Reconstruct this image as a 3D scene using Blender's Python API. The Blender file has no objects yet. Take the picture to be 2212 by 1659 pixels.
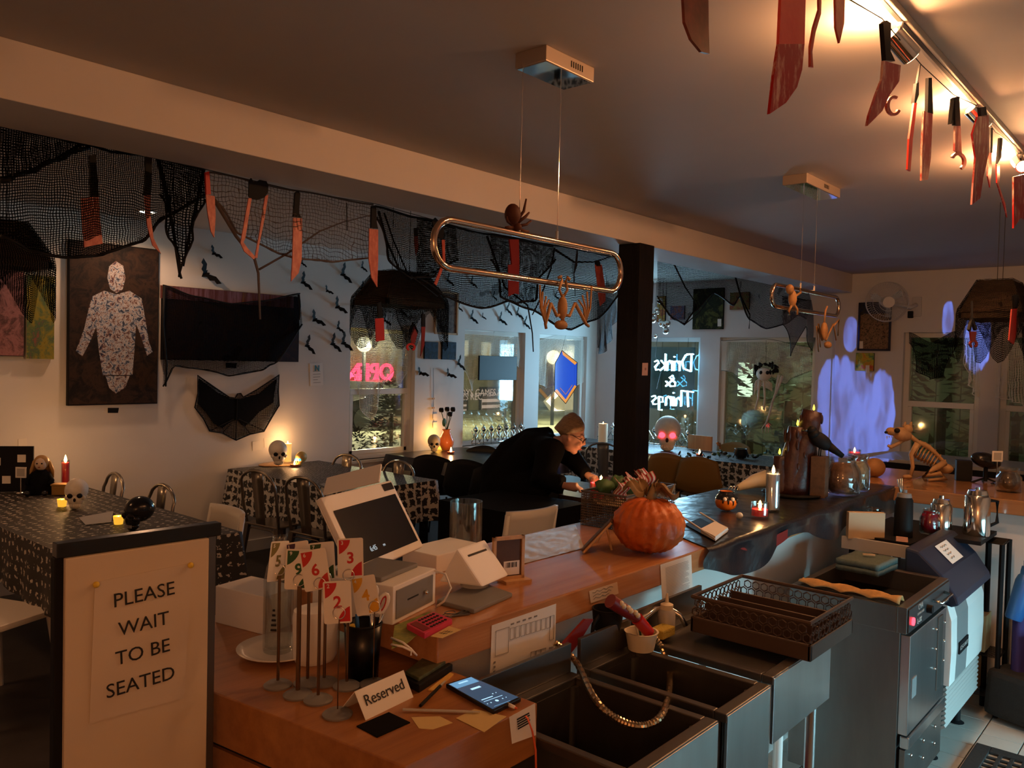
import bpy, bmesh, math, random
from mathutils import Vector, Matrix, Euler, noise
random.seed(7)
R = math.radians
S = bpy.context.scene
COL = S.collection
# ------------------------------------------------------------------ camera
FPX, YAW, PIT, ROL, EYE = 1768.1, .714687, -.0288759, .0241007, 1.70
_f = Vector((math.cos(YAW)*math.cos(PIT), math.sin(YAW)*math.cos(PIT), math.sin(PIT)))
_r0 = Vector((math.sin(YAW), -math.cos(YAW), 0)); _u0 = _r0.cross(_f)
_r = math.cos(ROL)*_r0 + math.sin(ROL)*_u0
_u = -math.sin(ROL)*_r0 + math.cos(ROL)*_u0
EYEP = Vector((0, 0, EYE))
cam = bpy.data.cameras.new('camera'); camo = bpy.data.objects.new('camera', cam); COL.objects.link(camo)
cam.sensor_fit = 'HORIZONTAL'; cam.sensor_width = 36; cam.lens = 36*FPX/2212; cam.clip_start = .02; cam.clip_end = 300
camo.matrix_world = Matrix(((_r.x, _u.x, -_f.x, 0), (_r.y, _u.y, -_f.y, 0), (_r.z, _u.z, -_f.z, EYE), (0, 0, 0, 1)))
S.camera = camo
def at(x, y, X=None, Y=None, Z=None, D=None):
    """pixel of the photograph -> point on a plane X=, Y=, Z= or at depth D"""
    d = _f + _r*((x-1106)/FPX) - _u*((y-829.5)/FPX)
    t = X/d.x if X is not None else Y/d.y if Y is not None else (Z-EYE)/d.z if Z is not None else D
    return EYEP + d*t
# ------------------------------------------------------------------ world, exposure
S.view_settings.view_transform = 'Standard'; S.view_settings.look = 'None'
S.view_settings.gamma = 1; S.view_settings.use_curve_mapping = False
S.view_settings.exposure = 0.0
w = bpy.data.worlds.new('night'); S.world = w; w.use_nodes = True
w.node_tree.nodes['Background'].inputs[0].default_value = (.30, .33, .30, 1)
w.node_tree.nodes['Background'].inputs[1].default_value = .035
def lamp(name, kind, loc, power, color, rot=None, target=None, **kw):
    l = bpy.data.lights.new(name, kind); l.energy = power; l.color = color
    for k, v in kw.items(): setattr(l, k, v)
    o = bpy.data.objects.new(name, l); COL.objects.link(o); o.location = loc
    if target is not None: o.rotation_euler = (Vector(target)-Vector(loc)).to_track_quat('-Z', 'Y').to_euler()
    elif rot: o.rotation_euler = rot
    return o
WARM = (1, .50, .20); WARMW = (1, .62, .33); CYAN = (.42, .85, 1); COOL = (.55, .88, 1)
# unseen warm bulbs added for orange light on ceiling, sign and left wall; the bottle cooler's own light is with the cooler
lamp('dining_bulb', 'AREA', (.2, 4.6, 2.66), 14, (1, .46, .20), rot=(0, 0, 0), size=.5)
lamp('entry_bulb', 'POINT', (-.9, -.9, 1.95), 36, (1, .37, .12), shadow_soft_size=.25)

# ------------------------------------------------------------------ materials
MT = {}
def mat(name, col=(.8, .8, .8), rough=.6, metal=0, spec=.5, var=0, vscale=8, stretch=(1, 1, 1), col2=None, bump=0, bscale=60,
        emit=None, estr=0, trans=0, alpha=1, coat=0, ior=1.45):
    if name in MT: return MT[name]
    m = bpy.data.materials.new(name); m.use_nodes = True; MT[name] = m
    nt = m.node_tree; N = nt.nodes; L = nt.links; b = N['Principled BSDF']
    b.inputs['Base Color'].default_value = (*col, 1); b.inputs['Roughness'].default_value = rough
    b.inputs['Metallic'].default_value = metal; b.inputs['Specular IOR Level'].default_value = spec
    b.inputs['Transmission Weight'].default_value = trans; b.inputs['Alpha'].default_value = alpha
    b.inputs['Coat Weight'].default_value = coat; b.inputs['IOR'].default_value = ior
    if emit: b.inputs['Emission Color'].default_value = (*emit, 1); b.inputs['Emission Strength'].default_value = estr
    if var or bump or col2:
        tc = N.new('ShaderNodeTexCoord'); mp = N.new('ShaderNodeMapping'); mp.inputs['Scale'].default_value = stretch
        L.new(tc.outputs['Object'], mp.inputs[0])
    if var or col2:
        n = N.new('ShaderNodeTexNoise'); n.inputs['Scale'].default_value = vscale; n.inputs['Detail'].default_value = 5
        n.inputs['Roughness'].default_value = .65
        L.new(mp.outputs[0], n.inputs['Vector'])
        cr = N.new('ShaderNodeValToRGB'); cr.color_ramp.elements[0].position = .3; cr.color_ramp.elements[1].position = .7
        c2 = col2 or tuple(c*(1-var) for c in col)
        cr.color_ramp.elements[0].color = (*c2, 1); cr.color_ramp.elements[1].color = (*col, 1)
        L.new(n.outputs['Fac'], cr.inputs[0]); L.new(cr.outputs[0], b.inputs['Base Color'])
    if bump:
        n2 = N.new('ShaderNodeTexNoise'); n2.inputs['Scale'].default_value = bscale; n2.inputs['Detail'].default_value = 4
        L.new(mp.outputs[0], n2.inputs['Vector'])
        bp = N.new('ShaderNodeBump'); bp.inputs['Strength'].default_value = bump; bp.inputs['Distance'].default_value = .01
        L.new(n2.outputs['Fac'], bp.inputs['Height']); L.new(bp.outputs[0], b.inputs['Normal'])
    return m
def emat(name, col, s):
    return mat(name, (0, 0, 0), .5, emit=col, estr=s)
def glassmat(name, tint=(1, 1, 1), refl=.1, rough=.03, haze=0, hazecol=(.5, .5, .5)):
    """thin pane: mostly see-through, a little mirror, optional milky haze"""
    if name in MT: return MT[name]
    m = bpy.data.materials.new(name); m.use_nodes = True; MT[name] = m
    nt = m.node_tree; N = nt.nodes; L = nt.links; N.remove(N['Principled BSDF']); out = N['Material Output']
    t = N.new('ShaderNodeBsdfTransparent'); t.inputs[0].default_value = (*tint, 1)
    g = N.new('ShaderNodeBsdfGlossy'); g.inputs['Roughness'].default_value = rough
    fr = N.new('ShaderNodeLayerWeight'); fr.inputs[0].default_value = .35
    mm = N.new('ShaderNodeMath'); mm.operation = 'MULTIPLY_ADD'; mm.inputs[1].default_value = .4; mm.inputs[2].default_value = refl
    L.new(fr.outputs['Fresnel'], mm.inputs[0]); mm.use_clamp = True
    mx = N.new('ShaderNodeMixShader'); L.new(mm.outputs[0], mx.inputs[0]); L.new(t.outputs[0], mx.inputs[1]); L.new(g.outputs[0], mx.inputs[2])
    last = mx
    if haze:
        d = N.new('ShaderNodeBsdfDiffuse'); d.inputs[0].default_value = (*hazecol, 1)
        tc = N.new('ShaderNodeTexCoord'); n = N.new('ShaderNodeTexNoise'); n.inputs['Scale'].default_value = 160; n.inputs['Detail'].default_value = 3
        L.new(tc.outputs['Object'], n.inputs['Vector'])
        cr = N.new('ShaderNodeValToRGB'); cr.color_ramp.elements[0].position = .45; cr.color_ramp.elements[1].position = .75
        cr.color_ramp.elements[0].color = (haze*.25,)*3+(1,); cr.color_ramp.elements[1].color = (min(1, haze*2.5),)*3+(1,)
        L.new(n.outputs['Fac'], cr.inputs[0])
        m2 = N.new('ShaderNodeMixShader'); L.new(cr.outputs[0], m2.inputs[0]); L.new(mx.outputs[0], m2.inputs[1]); L.new(d.outputs[0], m2.inputs[2]); last = m2
    L.new(last.outputs[0], out.inputs[0])
    return m
def netmat(name, col, cell=.012, w=.22, dist=.012, dense=0):
    """gauze: threads along UV (metres), the holes see-through"""
    if name in MT: return MT[name]
    m = bpy.data.materials.new(name); m.use_nodes = True; MT[name] = m
    nt = m.node_tree; N = nt.nodes; L = nt.links; N.remove(N['Principled BSDF']); out = N['Material Output']
    uv = N.new('ShaderNodeTexCoord')
    nz = N.new('ShaderNodeTexNoise'); nz.inputs['Scale'].default_value = 9; nz.inputs['Detail'].default_value = 3
    L.new(uv.outputs['UV'], nz.inputs['Vector'])
    sub = N.new('ShaderNodeVectorMath'); sub.operation = 'SUBTRACT'; sub.inputs[1].default_value = (.5, .5, .5); L.new(nz.outputs['Color'], sub.inputs[0])
    sc = N.new('ShaderNodeVectorMath'); sc.operation = 'SCALE'; sc.inputs['Scale'].default_value = dist*1.6; L.new(sub.outputs[0], sc.inputs[0])
    ad = N.new('ShaderNodeVectorMath'); ad.operation = 'ADD'; L.new(uv.outputs['UV'], ad.inputs[0]); L.new(sc.outputs[0], ad.inputs[1])
    sx = N.new('ShaderNodeSeparateXYZ'); L.new(ad.outputs[0], sx.inputs[0])
    outs = []
    for i, k in ((0, 1.0), (1, 1.25)):
        p = N.new('ShaderNodeMath'); p.operation = 'PINGPONG'; p.inputs[1].default_value = cell*k/2; L.new(sx.outputs[i], p.inputs[0])
        lt = N.new('ShaderNodeMath'); lt.operation = 'LESS_THAN'; lt.inputs[1].default_value = cell*k/2*w; L.new(p.outputs[0], lt.inputs[0]); outs.append(lt)
    mxx = N.new('ShaderNodeMath'); mxx.operation = 'MAXIMUM'; L.new(outs[0].outputs[0], mxx.inputs[0]); L.new(outs[1].outputs[0], mxx.inputs[1])
    # torn patches without cross threads, and denser clumps
    n2 = N.new('ShaderNodeTexNoise'); n2.inputs['Scale'].default_value = 3.5; n2.inputs['Detail'].default_value = 4; L.new(uv.outputs['UV'], n2.inputs['Vector'])
    cl = N.new('ShaderNodeMath'); cl.operation = 'GREATER_THAN'; cl.inputs[1].default_value = .68-dense; L.new(n2.outputs['Fac'], cl.inputs[0])
    c2 = N.new('ShaderNodeMath'); c2.operation = 'MULTIPLY'; c2.inputs[1].default_value = .55; L.new(cl.outputs[0], c2.inputs[0])
    m3 = N.new('ShaderNodeMath'); m3.operation = 'MAXIMUM'; L.new(mxx.outputs[0], m3.inputs[0]); L.new(c2.outputs[0], m3.inputs[1])
    t = N.new('ShaderNodeBsdfTransparent'); d = N.new('ShaderNodeBsdfDiffuse'); d.inputs[0].default_value = (*col, 1)
    mx = N.new('ShaderNodeMixShader'); L.new(m3.outputs[0], mx.inputs[0]); L.new(t.outputs[0], mx.inputs[1]); L.new(d.outputs[0], mx.inputs[2])
    L.new(mx.outputs[0], out.inputs[0]); return m
def woodmat(name, c1, c2, rough=.35, axis='X', scale=2.2, coat=0, spec=.5):
    st = {'X': (.35, 9, 9), 'Y': (9, .35, 9), 'Z': (9, 9, .35)}[axis]
    return mat(name, c1, rough, col2=c2, vscale=scale, stretch=st, bump=.05, bscale=20, coat=coat, spec=spec)
# ------------------------------------------------------------------ mesh builder
class MB:
    def __init__(s): s.v = []; s.f = []; s.uv = None
    def add(s, vs, fs):
        o = len(s.v); s.v += [Vector(v) for v in vs]; s.f += [[i+o for i in f] for f in fs]; return s
    def box(s, c, d, rz=0, rx=0, ry=0, taper=1):
        M = Euler((rx, ry, rz)).to_matrix(); c = Vector(c); vs = []
        for z in (-.5, .5):
            k = taper if z > 0 else 1
            for x, y in ((-.5, -.5), (.5, -.5), (.5, .5), (-.5, .5)): vs.append(c + M @ Vector((x*d[0]*k, y*d[1]*k, z*d[2])))
        return s.add(vs, [(3, 2, 1, 0), (4, 5, 6, 7), (0, 1, 5, 4), (1, 2, 6, 5), (2, 3, 7, 6), (3, 0, 4, 7)])
    def b2(s, a, b):
        a = Vector(a); b = Vector(b); return s.box((a+b)/2, [abs(x) for x in b-a])
    def tube(s, pts, r, n=8, closed=False, caps=True):
        pts = [Vector(p) for p in pts]; k = len(pts); rad = r if isinstance(r, (list, tuple)) else [r]*k
        vs = []; up = None
        for i, p in enumerate(pts):
            a = pts[i-1] if i > 0 or closed else p; b = pts[(i+1) % k] if i < k-1 or closed else p
            t = (b-a)
            if t.length < 1e-9: t = Vector((0, 0, 1))
            t.normalize()
            if up is None: up = Vector((0, 0, 1)) if abs(t.z) < .9 else Vector((1, 0, 0))
            x = up.cross(t)
            if x.length < 1e-6: x = Vector((1, .3, 0)).cross(t)
            x.normalize(); y = t.cross(x); up = y.copy() if False else up if abs(up.dot(t)) < .95 else y
            for j in range(n):
                q = 2*math.pi*j/n; vs.append(p + (x*math.cos(q)+y*math.sin(q))*rad[i])
        fs = []
        for i in range(k if closed else k-1):
            for j in range(n):
                a = i*n+j; b = i*n+(j+1) % n; c = ((i+1) % k)*n+(j+1) % n; d = ((i+1) % k)*n+j; fs.append((a, b, c, d))
        if caps and not closed: fs += [tuple(range(n))[::-1], tuple(range((k-1)*n, k*n))]
        return s.add(vs, fs)
    def cyl(s, a, b, r, r2=None, n=16): return s.tube([a, b], [r, r if r2 is None else r2], n)
    def lathe(s, prof, n=24, c=(0, 0, 0), caps=True, sx=1, sy=1):
        c = Vector(c); vs = []; m = len(prof)
        for r, z in prof:
            for j in range(n):
                q = 2*math.pi*j/n; vs.append(c+Vector((r*math.cos(q)*sx, r*math.sin(q)*sy, z)))
        fs = []
        for i in range(m-1):
            for j in range(n): fs.append((i*n+j, i*n+(j+1) % n, (i+1)*n+(j+1) % n, (i+1)*n+j))
        if caps: fs += [tuple(range(n))[::-1], tuple(range((m-1)*n, m*n))]
        return s.add(vs, fs)
    def ell(s, c, r, n=16, m=10, rot=None, fn=None):
        M = Euler(rot).to_matrix() if rot else Matrix.Identity(3); c = Vector(c)
        if not isinstance(r, (list, tuple)): r = (r, r, r)
        vs = [c + M @ Vector((0, 0, -r[2]))]
        for i in range(1, m):
            a = -math.pi/2+math.pi*i/m
            for j in range(n):
                q = 2*math.pi*j/n; v = Vector((math.cos(a)*math.cos(q), math.cos(a)*math.sin(q), math.sin(a)))
                if fn: v = fn(v)
                vs.append(c + M @ Vector((v.x*r[0], v.y*r[1], v.z*r[2])))
        vs.append(c + M @ Vector((0, 0, r[2]))); e = len(vs)-1; fs = []
        for j in range(n):
            fs.append((0, 1+(j+1) % n, 1+j)); fs.append((e, 1+(m-2)*n+j, 1+(m-2)*n+(j+1) % n))
        for i in range(m-2):
            for j in range(n): fs.append((1+i*n+j, 1+i*n+(j+1) % n, 1+(i+1)*n+(j+1) % n, 1+(i+1)*n+j))
        return s.add(vs, fs)
    def prism(s, poly, off):
        """3-D polygon pushed along off"""
        poly = [Vector(p) for p in poly]; off = Vector(off); n = len(poly)
        return s.add(poly+[p+off for p in poly], [tuple(range(n))[::-1], tuple(range(n, 2*n))]+[(i, (i+1) % n, n+(i+1) % n, n+i) for i in range(n)])
    def grid(s, fn, nu, nv, uvfn=None):
        o = len(s.v); s.v += [Vector(fn(i/nu, j/nv)) for j in range(nv+1) for i in range(nu+1)]
        W = nu+1
        s.f += [[o+j*W+i, o+j*W+i+1, o+(j+1)*W+i+1, o+(j+1)*W+i] for j in range(nv) for i in range(nu)]
        return s
    def xf(s, M, start=0):
        for i in range(start, len(s.v)): s.v[i] = M @ s.v[i]
        return s
    def build(s, name, m, parent=None, smooth=False, bevel=0, solid=0, org=None):
        me = bpy.data.meshes.new(name)
        if org is not None: s.v = [v-Vector(org) for v in s.v]
        me.from_pydata([tuple(v) for v in s.v], [], [tuple(f) for f in s.f])
        if s.uv:
            ul = me.uv_layers.new(name='UVMap')
            for lp in me.loops: ul.data[lp.index].uv = s.uv[lp.vertex_index]
        bm = bmesh.new(); bm.from_mesh(me); bmesh.ops.recalc_face_normals(bm, faces=bm.faces[:])
        if bevel: bmesh.ops.bevel(bm, geom=[e for e in bm.edges if e.is_manifold and e.calc_face_angle(0) > .5], offset=bevel, segments=2, profile=.6, affect='EDGES')
        bm.to_mesh(me); bm.free()
        o = bpy.data.objects.new(name, me); COL.objects.link(o)
        if org is not None: o.location = org
        if m is not None: me.materials.append(MT[m] if isinstance(m, str) else m)
        if smooth: me.shade_smooth() if smooth is True else me.set_sharp_from_angle(angle=smooth)
        if solid:
            q = o.modifiers.new('thick', 'SOLIDIFY'); q.thickness = solid; q.offset = 0
        if parent is not None: o.parent = parent
        return o
def tag(o, label, cat, group=None):
    o['label'] = label; o['category'] = cat
    if group: o['group'] = group
    return o
def thing(name, label, cat, loc=(0, 0, 0), rz=0, group=None, rot=None):
    o = bpy.data.objects.new(name, None); COL.objects.link(o); o.empty_display_size = .05
    o.location = loc; o.rotation_euler = rot or (0, 0, rz); return tag(o, label, cat, group)
def struct(o): o['kind'] = 'structure'; return o
def one(name, mb, m, label, cat, loc=None, group=None, smooth=False, bevel=0, rz=0, solid=0):
    """a thing that is one mesh; local mesh placed at loc, or world mesh re-centred at its base"""
    if loc is None:
        xs = [v.x for v in mb.v]; ys = [v.y for v in mb.v]; zs = [v.z for v in mb.v]
        org = Vector(((min(xs)+max(xs))/2, (min(ys)+max(ys))/2, min(zs)))
        o = mb.build(name, m, smooth=smooth, bevel=bevel, solid=solid, org=org)
    else:
        o = mb.build(name, m, smooth=smooth, bevel=bevel, solid=solid); o.location = loc; o.rotation_euler = (0, 0, rz)
    return tag(o, label, cat, group)
def dup(root, loc, rz=None, label=None, group=None, rot=None, scale=None):
    r = root.copy(); COL.objects.link(r); r.location = loc
    if rz is not None: r.rotation_euler = (0, 0, rz)
    if rot is not None: r.rotation_euler = rot
    if scale is not None: r.scale = (scale,)*3 if not isinstance(scale, tuple) else scale
    if label: r['label'] = label
    if group: r['group'] = group
    for ch in list(root.children):
        c = ch.copy(); COL.objects.link(c); c.parent = r
        for g in ch.children:
            d = g.copy(); COL.objects.link(d); d.parent = c
    return r
def text(name, s, size, m, parent, M, ext=.0004, align='CENTER', bold=0, shear=0, sx=1):
    """flat lettering as a mesh; M maps the text plane (x right, y up) into the parent's space"""
    c = bpy.data.curves.new('t', 'FONT'); c.body = s; c.size = size; c.extrude = ext; c.align_x = align; c.align_y = 'CENTER'; c.offset = bold; c.shear = shear
    c.resolution_u = 3
    o = bpy.data.objects.new('t', c); COL.objects.link(o)
    me = bpy.data.meshes.new_from_object(o.evaluated_get(bpy.context.evaluated_depsgraph_get()))
    bpy.data.objects.remove(o); bpy.data.curves.remove(c)
    me.name = name; me.materials.clear(); me.materials.append(m)
    me.transform(M @ Matrix.Diagonal((sx, 1, 1, 1)))
    q = bpy.data.objects.new(name, me); COL.objects.link(q); q.parent = parent; return q
def frame(o, x, y):
    """4x4 with origin o, x axis x, y axis y (orthogonalised)"""
    x = Vector(x).normalized(); y = Vector(y); y = (y-x*y.dot(x)).normalized(); z = x.cross(y)
    return Matrix(((x.x, y.x, z.x, o[0]), (x.y, y.y, z.y, o[1]), (x.z, y.z, z.z, o[2]), (0, 0, 0, 1)))
def rnd(a, b): return random.uniform(a, b)
# ------------------------------------------------------------------ shared materials
mat('paint', (.74, .72, .69), .7, var=.06, vscale=1.5, bump=.06, bscale=220)
mat('paint_end', (.70, .69, .70), .7, var=.08, vscale=2, bump=.08, bscale=220)
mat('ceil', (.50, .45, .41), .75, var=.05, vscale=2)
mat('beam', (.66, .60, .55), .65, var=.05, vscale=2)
mat('trimw', (.78, .77, .74), .45)
mat('vinyl', (.80, .79, .74), .35)
mat('floor_dark', (.055, .048, .045), .45, var=.4, vscale=5, bump=.05)
mat('tile', (.52, .54, .50), .5, var=.12, vscale=6)
mat('post', (.010, .008, .007), .6, spec=.25, var=.4, vscale=14, stretch=(3, 3, .4), bump=.3, bscale=30)
woodmat('bar_wood', (.55, .26, .11), (.38, .16, .06), .22, 'X', 2.6, coat=.25)
woodmat('side_wood', (.42, .18, .055), (.27, .10, .028), .28, 'X', 2.6, coat=.15)
woodmat('light_wood', (.60, .36, .17), (.45, .25, .11), .45, 'Z', 3)
woodmat('dark_wood', (.12, .06, .03), (.06, .03, .015), .5, 'X', 3)
mat('steel', (.52, .54, .55), .3, 1, var=.25, vscale=5, stretch=(1, 1, .15), bump=.03, bscale=15)
mat('steel_dark', (.20, .19, .18), .38, .9, var=.3, vscale=4, stretch=(1, 1, .2))
mat('chrome', (.78, .76, .72), .12, 1)
mat('black', (.008, .008, .009), .6, spec=.2)
mat('black_gloss', (.010, .010, .012), .18)
mat('black_cloth', (.005, .005, .006), .9, spec=.1, var=.4, vscale=30)
mat('rubber', (.02, .022, .022), .7, var=.3, vscale=40, bump=.3, bscale=90)
mat('white', (.80, .78, .75), .5); mat('white_gloss', (.82, .80, .77), .25)
mat('paper', (.80, .77, .71), .75, var=.05, vscale=6)
mat('cream', (.72, .64, .47), .55)
mat('grey', (.20, .20, .20), .45); mat('grey_light', (.42, .41, .39), .45); mat('ink', (.015, .014, .014), .7); mat('ink_grey', (.22, .21, .20), .7)
mat('red', (.50, .02, .015), .4); mat('red_dark', (.20, .012, .010), .45); mat('orange', (.72, .20, .02), .35)
mat('blue', (.03, .14, .42), .35, coat=.3); mat('green', (.05, .12, .04), .6); mat('green_dark', (.03, .09, .06), .6); mat('yellow', (.72, .50, .05), .5)
mat('bone', (.56, .44, .27), .55, var=.3, vscale=14); mat('bone_dark', (.40, .20, .07), .6, var=.4, vscale=16); mat('bone_white', (.72, .67, .58), .5, var=.2, vscale=14)
mat('pink', (.55, .035, .09), .4); mat('brown', (.10, .05, .03), .6, var=.3, vscale=9); mat('skin', (.52, .27, .19), .55, var=.08, vscale=20)
mat('blood', (.66, .40, .32), .35, col2=(.36, .010, .008), vscale=30, stretch=(1, 1, .4), spec=.5)
crb = MT['blood'].node_tree.nodes['Color Ramp'].color_ramp.elements; crb[0].position = .50; crb[1].position = .64
mat('blood_red', (.62, .14, .08), .35, col2=(.34, .012, .008), vscale=45, stretch=(1, 1, .5), spec=.6)
glassmat('glass', (.96, .98, .97), .06); glassmat('pane_a', (.9, .93, .9), .07, .04, .05, (.55, .58, .5)); glassmat('pane_b', (.8, .86, .76), .10, .05, .10, (.5, .55, .42))
emat('flame', (1, .55, .16), 26); emat('led_yellow', (1, .72, .06), 3.2); emat('led_red', (1, .03, .05), 7); emat('led_blue', (.05, .5, 1), 4)
netmat('net_black', (.004, .004, .004), .0085, .36, .016, .06); netmat('net_black_thin', (.004, .004, .004), .0095, .42, .016, .05); netmat('net_brown', (.085, .062, .048), .018, .13, .035)
netmat('net_white', (.75, .74, .68), .012, .26, .012); netmat('net_grey', (.10, .105, .115), .007, .5, .008, .06)
# ------------------------------------------------------------------ the room
CEIL, WL, WE = 2.70, 6.27, 8.92          # ceiling height, left wall, end wall
def wall(name, axis, a, b, u0, u1, holes, m, z1=CEIL):
    mb = MB(); us = sorted({u0, u1, *[h[0] for h in holes], *[h[1] for h in holes]})
    for i in range(len(us)-1):
        p, q = us[i], us[i+1]; hs = sorted([h for h in holes if h[0] <= p and h[1] >= q], key=lambda h: h[2]); z = 0
        for h in hs+[(0, 0, z1, z1)]:
            if h[2] > z+1e-4:
                mb.b2((p, a, z), (q, b, h[2])) if axis == 'Y' else mb.b2((a, p, z), (b, q, h[2]))
            z = h[3]
    o = mb.build(name, m); return struct(o)
WINL = [(4.87, 5.70, .70, 2.03), (6.42, 7.45, .74, 2.03), (7.72, 8.70, .74, 2.03)]
WINE = [(4.76, 5.95, .63, 2.03), (3.37, 4.50, .63, 2.03), (1.77, 2.47, .70, 2.08), (.75, 1.60, .70, 2.08)]
wall('wall_left', 'Y', WL, WL+.2, -1.7, WE+.2, WINL, 'paint')
wall('wall_far', 'X', WE, WE+.2, -1.7, WL, WINE, 'paint_end')
wall('wall_back', 'Y', -1.9, -1.7, -1.7, WE, [], 'paint')
wall('wall_near', 'X', -1.9, -1.7, -1.7, WL, [], 'paint')
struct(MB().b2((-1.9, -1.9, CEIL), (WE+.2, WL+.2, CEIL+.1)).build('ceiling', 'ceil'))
FL = struct(MB().b2((-1.9, -1.9, -.1), (WE+.2, WL+.2, 0)).build('floor', 'floor_dark'))
tm = None
for i in range(21):
    for j in range(13):
        x, y = 1.42+i*.166, -.62+j*.166
        if tm is None:
            t = MB().box((0, 0, .004), (.161, .161, .008)).build('tile', 'tile', FL, bevel=.0012); tm = t
        else:
            t = tm.copy(); COL.objects.link(t); t.parent = FL
        t.location = (x, y, 0)
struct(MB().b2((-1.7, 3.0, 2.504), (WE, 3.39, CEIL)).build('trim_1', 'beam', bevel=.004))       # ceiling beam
struct(MB().b2((4.68, 2.96, 0), (4.86, 3.13, 2.504)).build('trim_2', 'post', bevel=.004))        # dark wooden post
struct(MB().b2((-1.7, WL-.015, 0), (WE, WL, .10)).build('baseboard_left', 'trimw', bevel=.003))
struct(MB().b2((WE-.015, -1.7, 0), (WE, WL-.02, .10)).build('baseboard_far', 'trimw', bevel=.003))
struct(MB().cyl(at(1803, 700, X=WE-.03), (WE-.03, at(1800, 800, X=WE-.03).y, .1), .014, n=8).build('trim_3', 'paint_end', smooth=True))  # conduit
# ------------------------------------------------------------------ windows
def window(n, axis, pos, h, rail=None, pane='pane_a', mull=None):
    u0, u1, z0, z1 = h; e = bpy.data.objects.new('window_%d' % n, None); COL.objects.link(e); struct(e)
    def B(mb, a, b, c, d, t0=.06, t1=.13): mb.b2((a, pos+t0, c), (b, pos+t1, d)) if axis == 'Y' else mb.b2((pos+t0, a, c), (pos+t1, b, d))
    k = .05; mb = MB()
    B(mb, u0, u0+k, z0, z1); B(mb, u1-k, u1, z0, z1); B(mb, u0+k, u1-k, z0, z0+k); B(mb, u0+k, u1-k, z1-k, z1)
    mb.build('window_frame', 'vinyl', e, bevel=.003)
    sl = MB(); B(sl, u0-.02, u1+.02, z0-.03, z0, -.025, .06); sl.build('window_sill', 'vinyl', e, bevel=.003)
    if rail:
        r = MB(); B(r, u0+k, u1-k, rail-.028, rail+.028, .05, .12); r.build('meeting_rail', 'vinyl', e, bevel=.003)
        lo = MB(); B(lo, u0+k, u0+k+.035, z0+k, rail-.03, .055, .1); B(lo, u1-k-.035, u1-k, z0+k, rail-.03, .055, .1); B(lo, u0+k, u1-k, z0+k, z0+k+.04, .055, .1)
        lo.build('lower_sash', 'vinyl', e, bevel=.002)
        for c, d in ((z0+k, rail-.028), (rail+.028, z1-k)):
            g = MB(); B(g, u0+k, u1-k, c, d, .088, .092); g.build('pane', pane, e)
    else:
        g = MB(); B(g, u0+k, u1-k, z0+k, z1-k, .088, .092); g.build('pane', pane, e)
    return e
window(1, 'Y', WL, WINL[0], 1.36)
window(2, 'Y', WL, WINL[1]); window(3, 'Y', WL, WINL[2])
window(4, 'X', WE, WINE[0]); window(5, 'X', WE, WINE[1], pane='pane_b')
window(6, 'X', WE, WINE[2], 1.357, 'pane_b'); window(7, 'X', WE, WINE[3], 1.357, 'pane_b')
# ------------------------------------------------------------------ bar, side counter, peninsula
BZ, SZ = 1.06, .97
bar = thing('bar_counter', 'long butcher block bar counter with orange wooden top and white panel', 'counter', (3, 1.63, 0))
MB().b2((1.31, 1.345, BZ-.075), (5.62, 1.92, BZ)).xf(Matrix.Translation((-3, -1.63, 0))).build('counter_top', 'bar_wood', bar, bevel=.004)
MB().b2((1.40, 1.44, 0), (4.72, 1.54, BZ-.075)).xf(Matrix.Translation((-3, -1.63, 0))).build('bar_panel', 'paint', bar)
side = thing('side_counter', 'lower wooden side counter at the end of the bar with drawer seam', 'counter', (1.1, 1.5, 0))
mb = MB(); mb.prism([(.975, 1.078, SZ-.11), (1.35, 1.078, SZ-.11), (1.35, 2.10, SZ-.11), (.845, 2.10, SZ-.11)], (0, 0, .11))
mb.xf(Matrix.Translation((-1.1, -1.5, 0))).build('counter_top', 'side_wood', side, bevel=.003)
mb = MB(); mb.prism([(.985, 1.10, 0), (1.22, 1.10, 0), (1.22, 2.08, 0), (.86, 2.08, 0)], (0, 0, SZ-.128))
mb.xf(Matrix.Translation((-1.1, -1.5, 0))).build('cabinet', 'side_wood', side)
MB().prism([(.992, 1.105, SZ-.128), (1.21, 1.105, SZ-.128), (1.21, 2.07, SZ-.128), (.87, 2.07, SZ-.128)], (0, 0, .018)).xf(Matrix.Translation((-1.1, -1.5, 0))).build('seam', 'black', side)
pen = thing('peninsula_counter', 'wooden return counter carrying the dog skeleton, white panel below', 'counter', (5.2, .5, 0))
MB().b2((4.74, -1.2, BZ-.075), (5.62, 1.343, BZ)).xf(Matrix.Translation((-5.2, -.5, 0))).build('counter_top', woodmat('pen_wood', (.42, .22, .10), (.28, .13, .05), .16, 'Y', 2.6, coat=.4), pen, bevel=.004)
MB().b2((4.83, -1.2, 0), (4.93, 1.36, BZ-.075)).xf(Matrix.Translation((-5.2, -.5, 0))).build('white_panel', 'white', pen)
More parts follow.
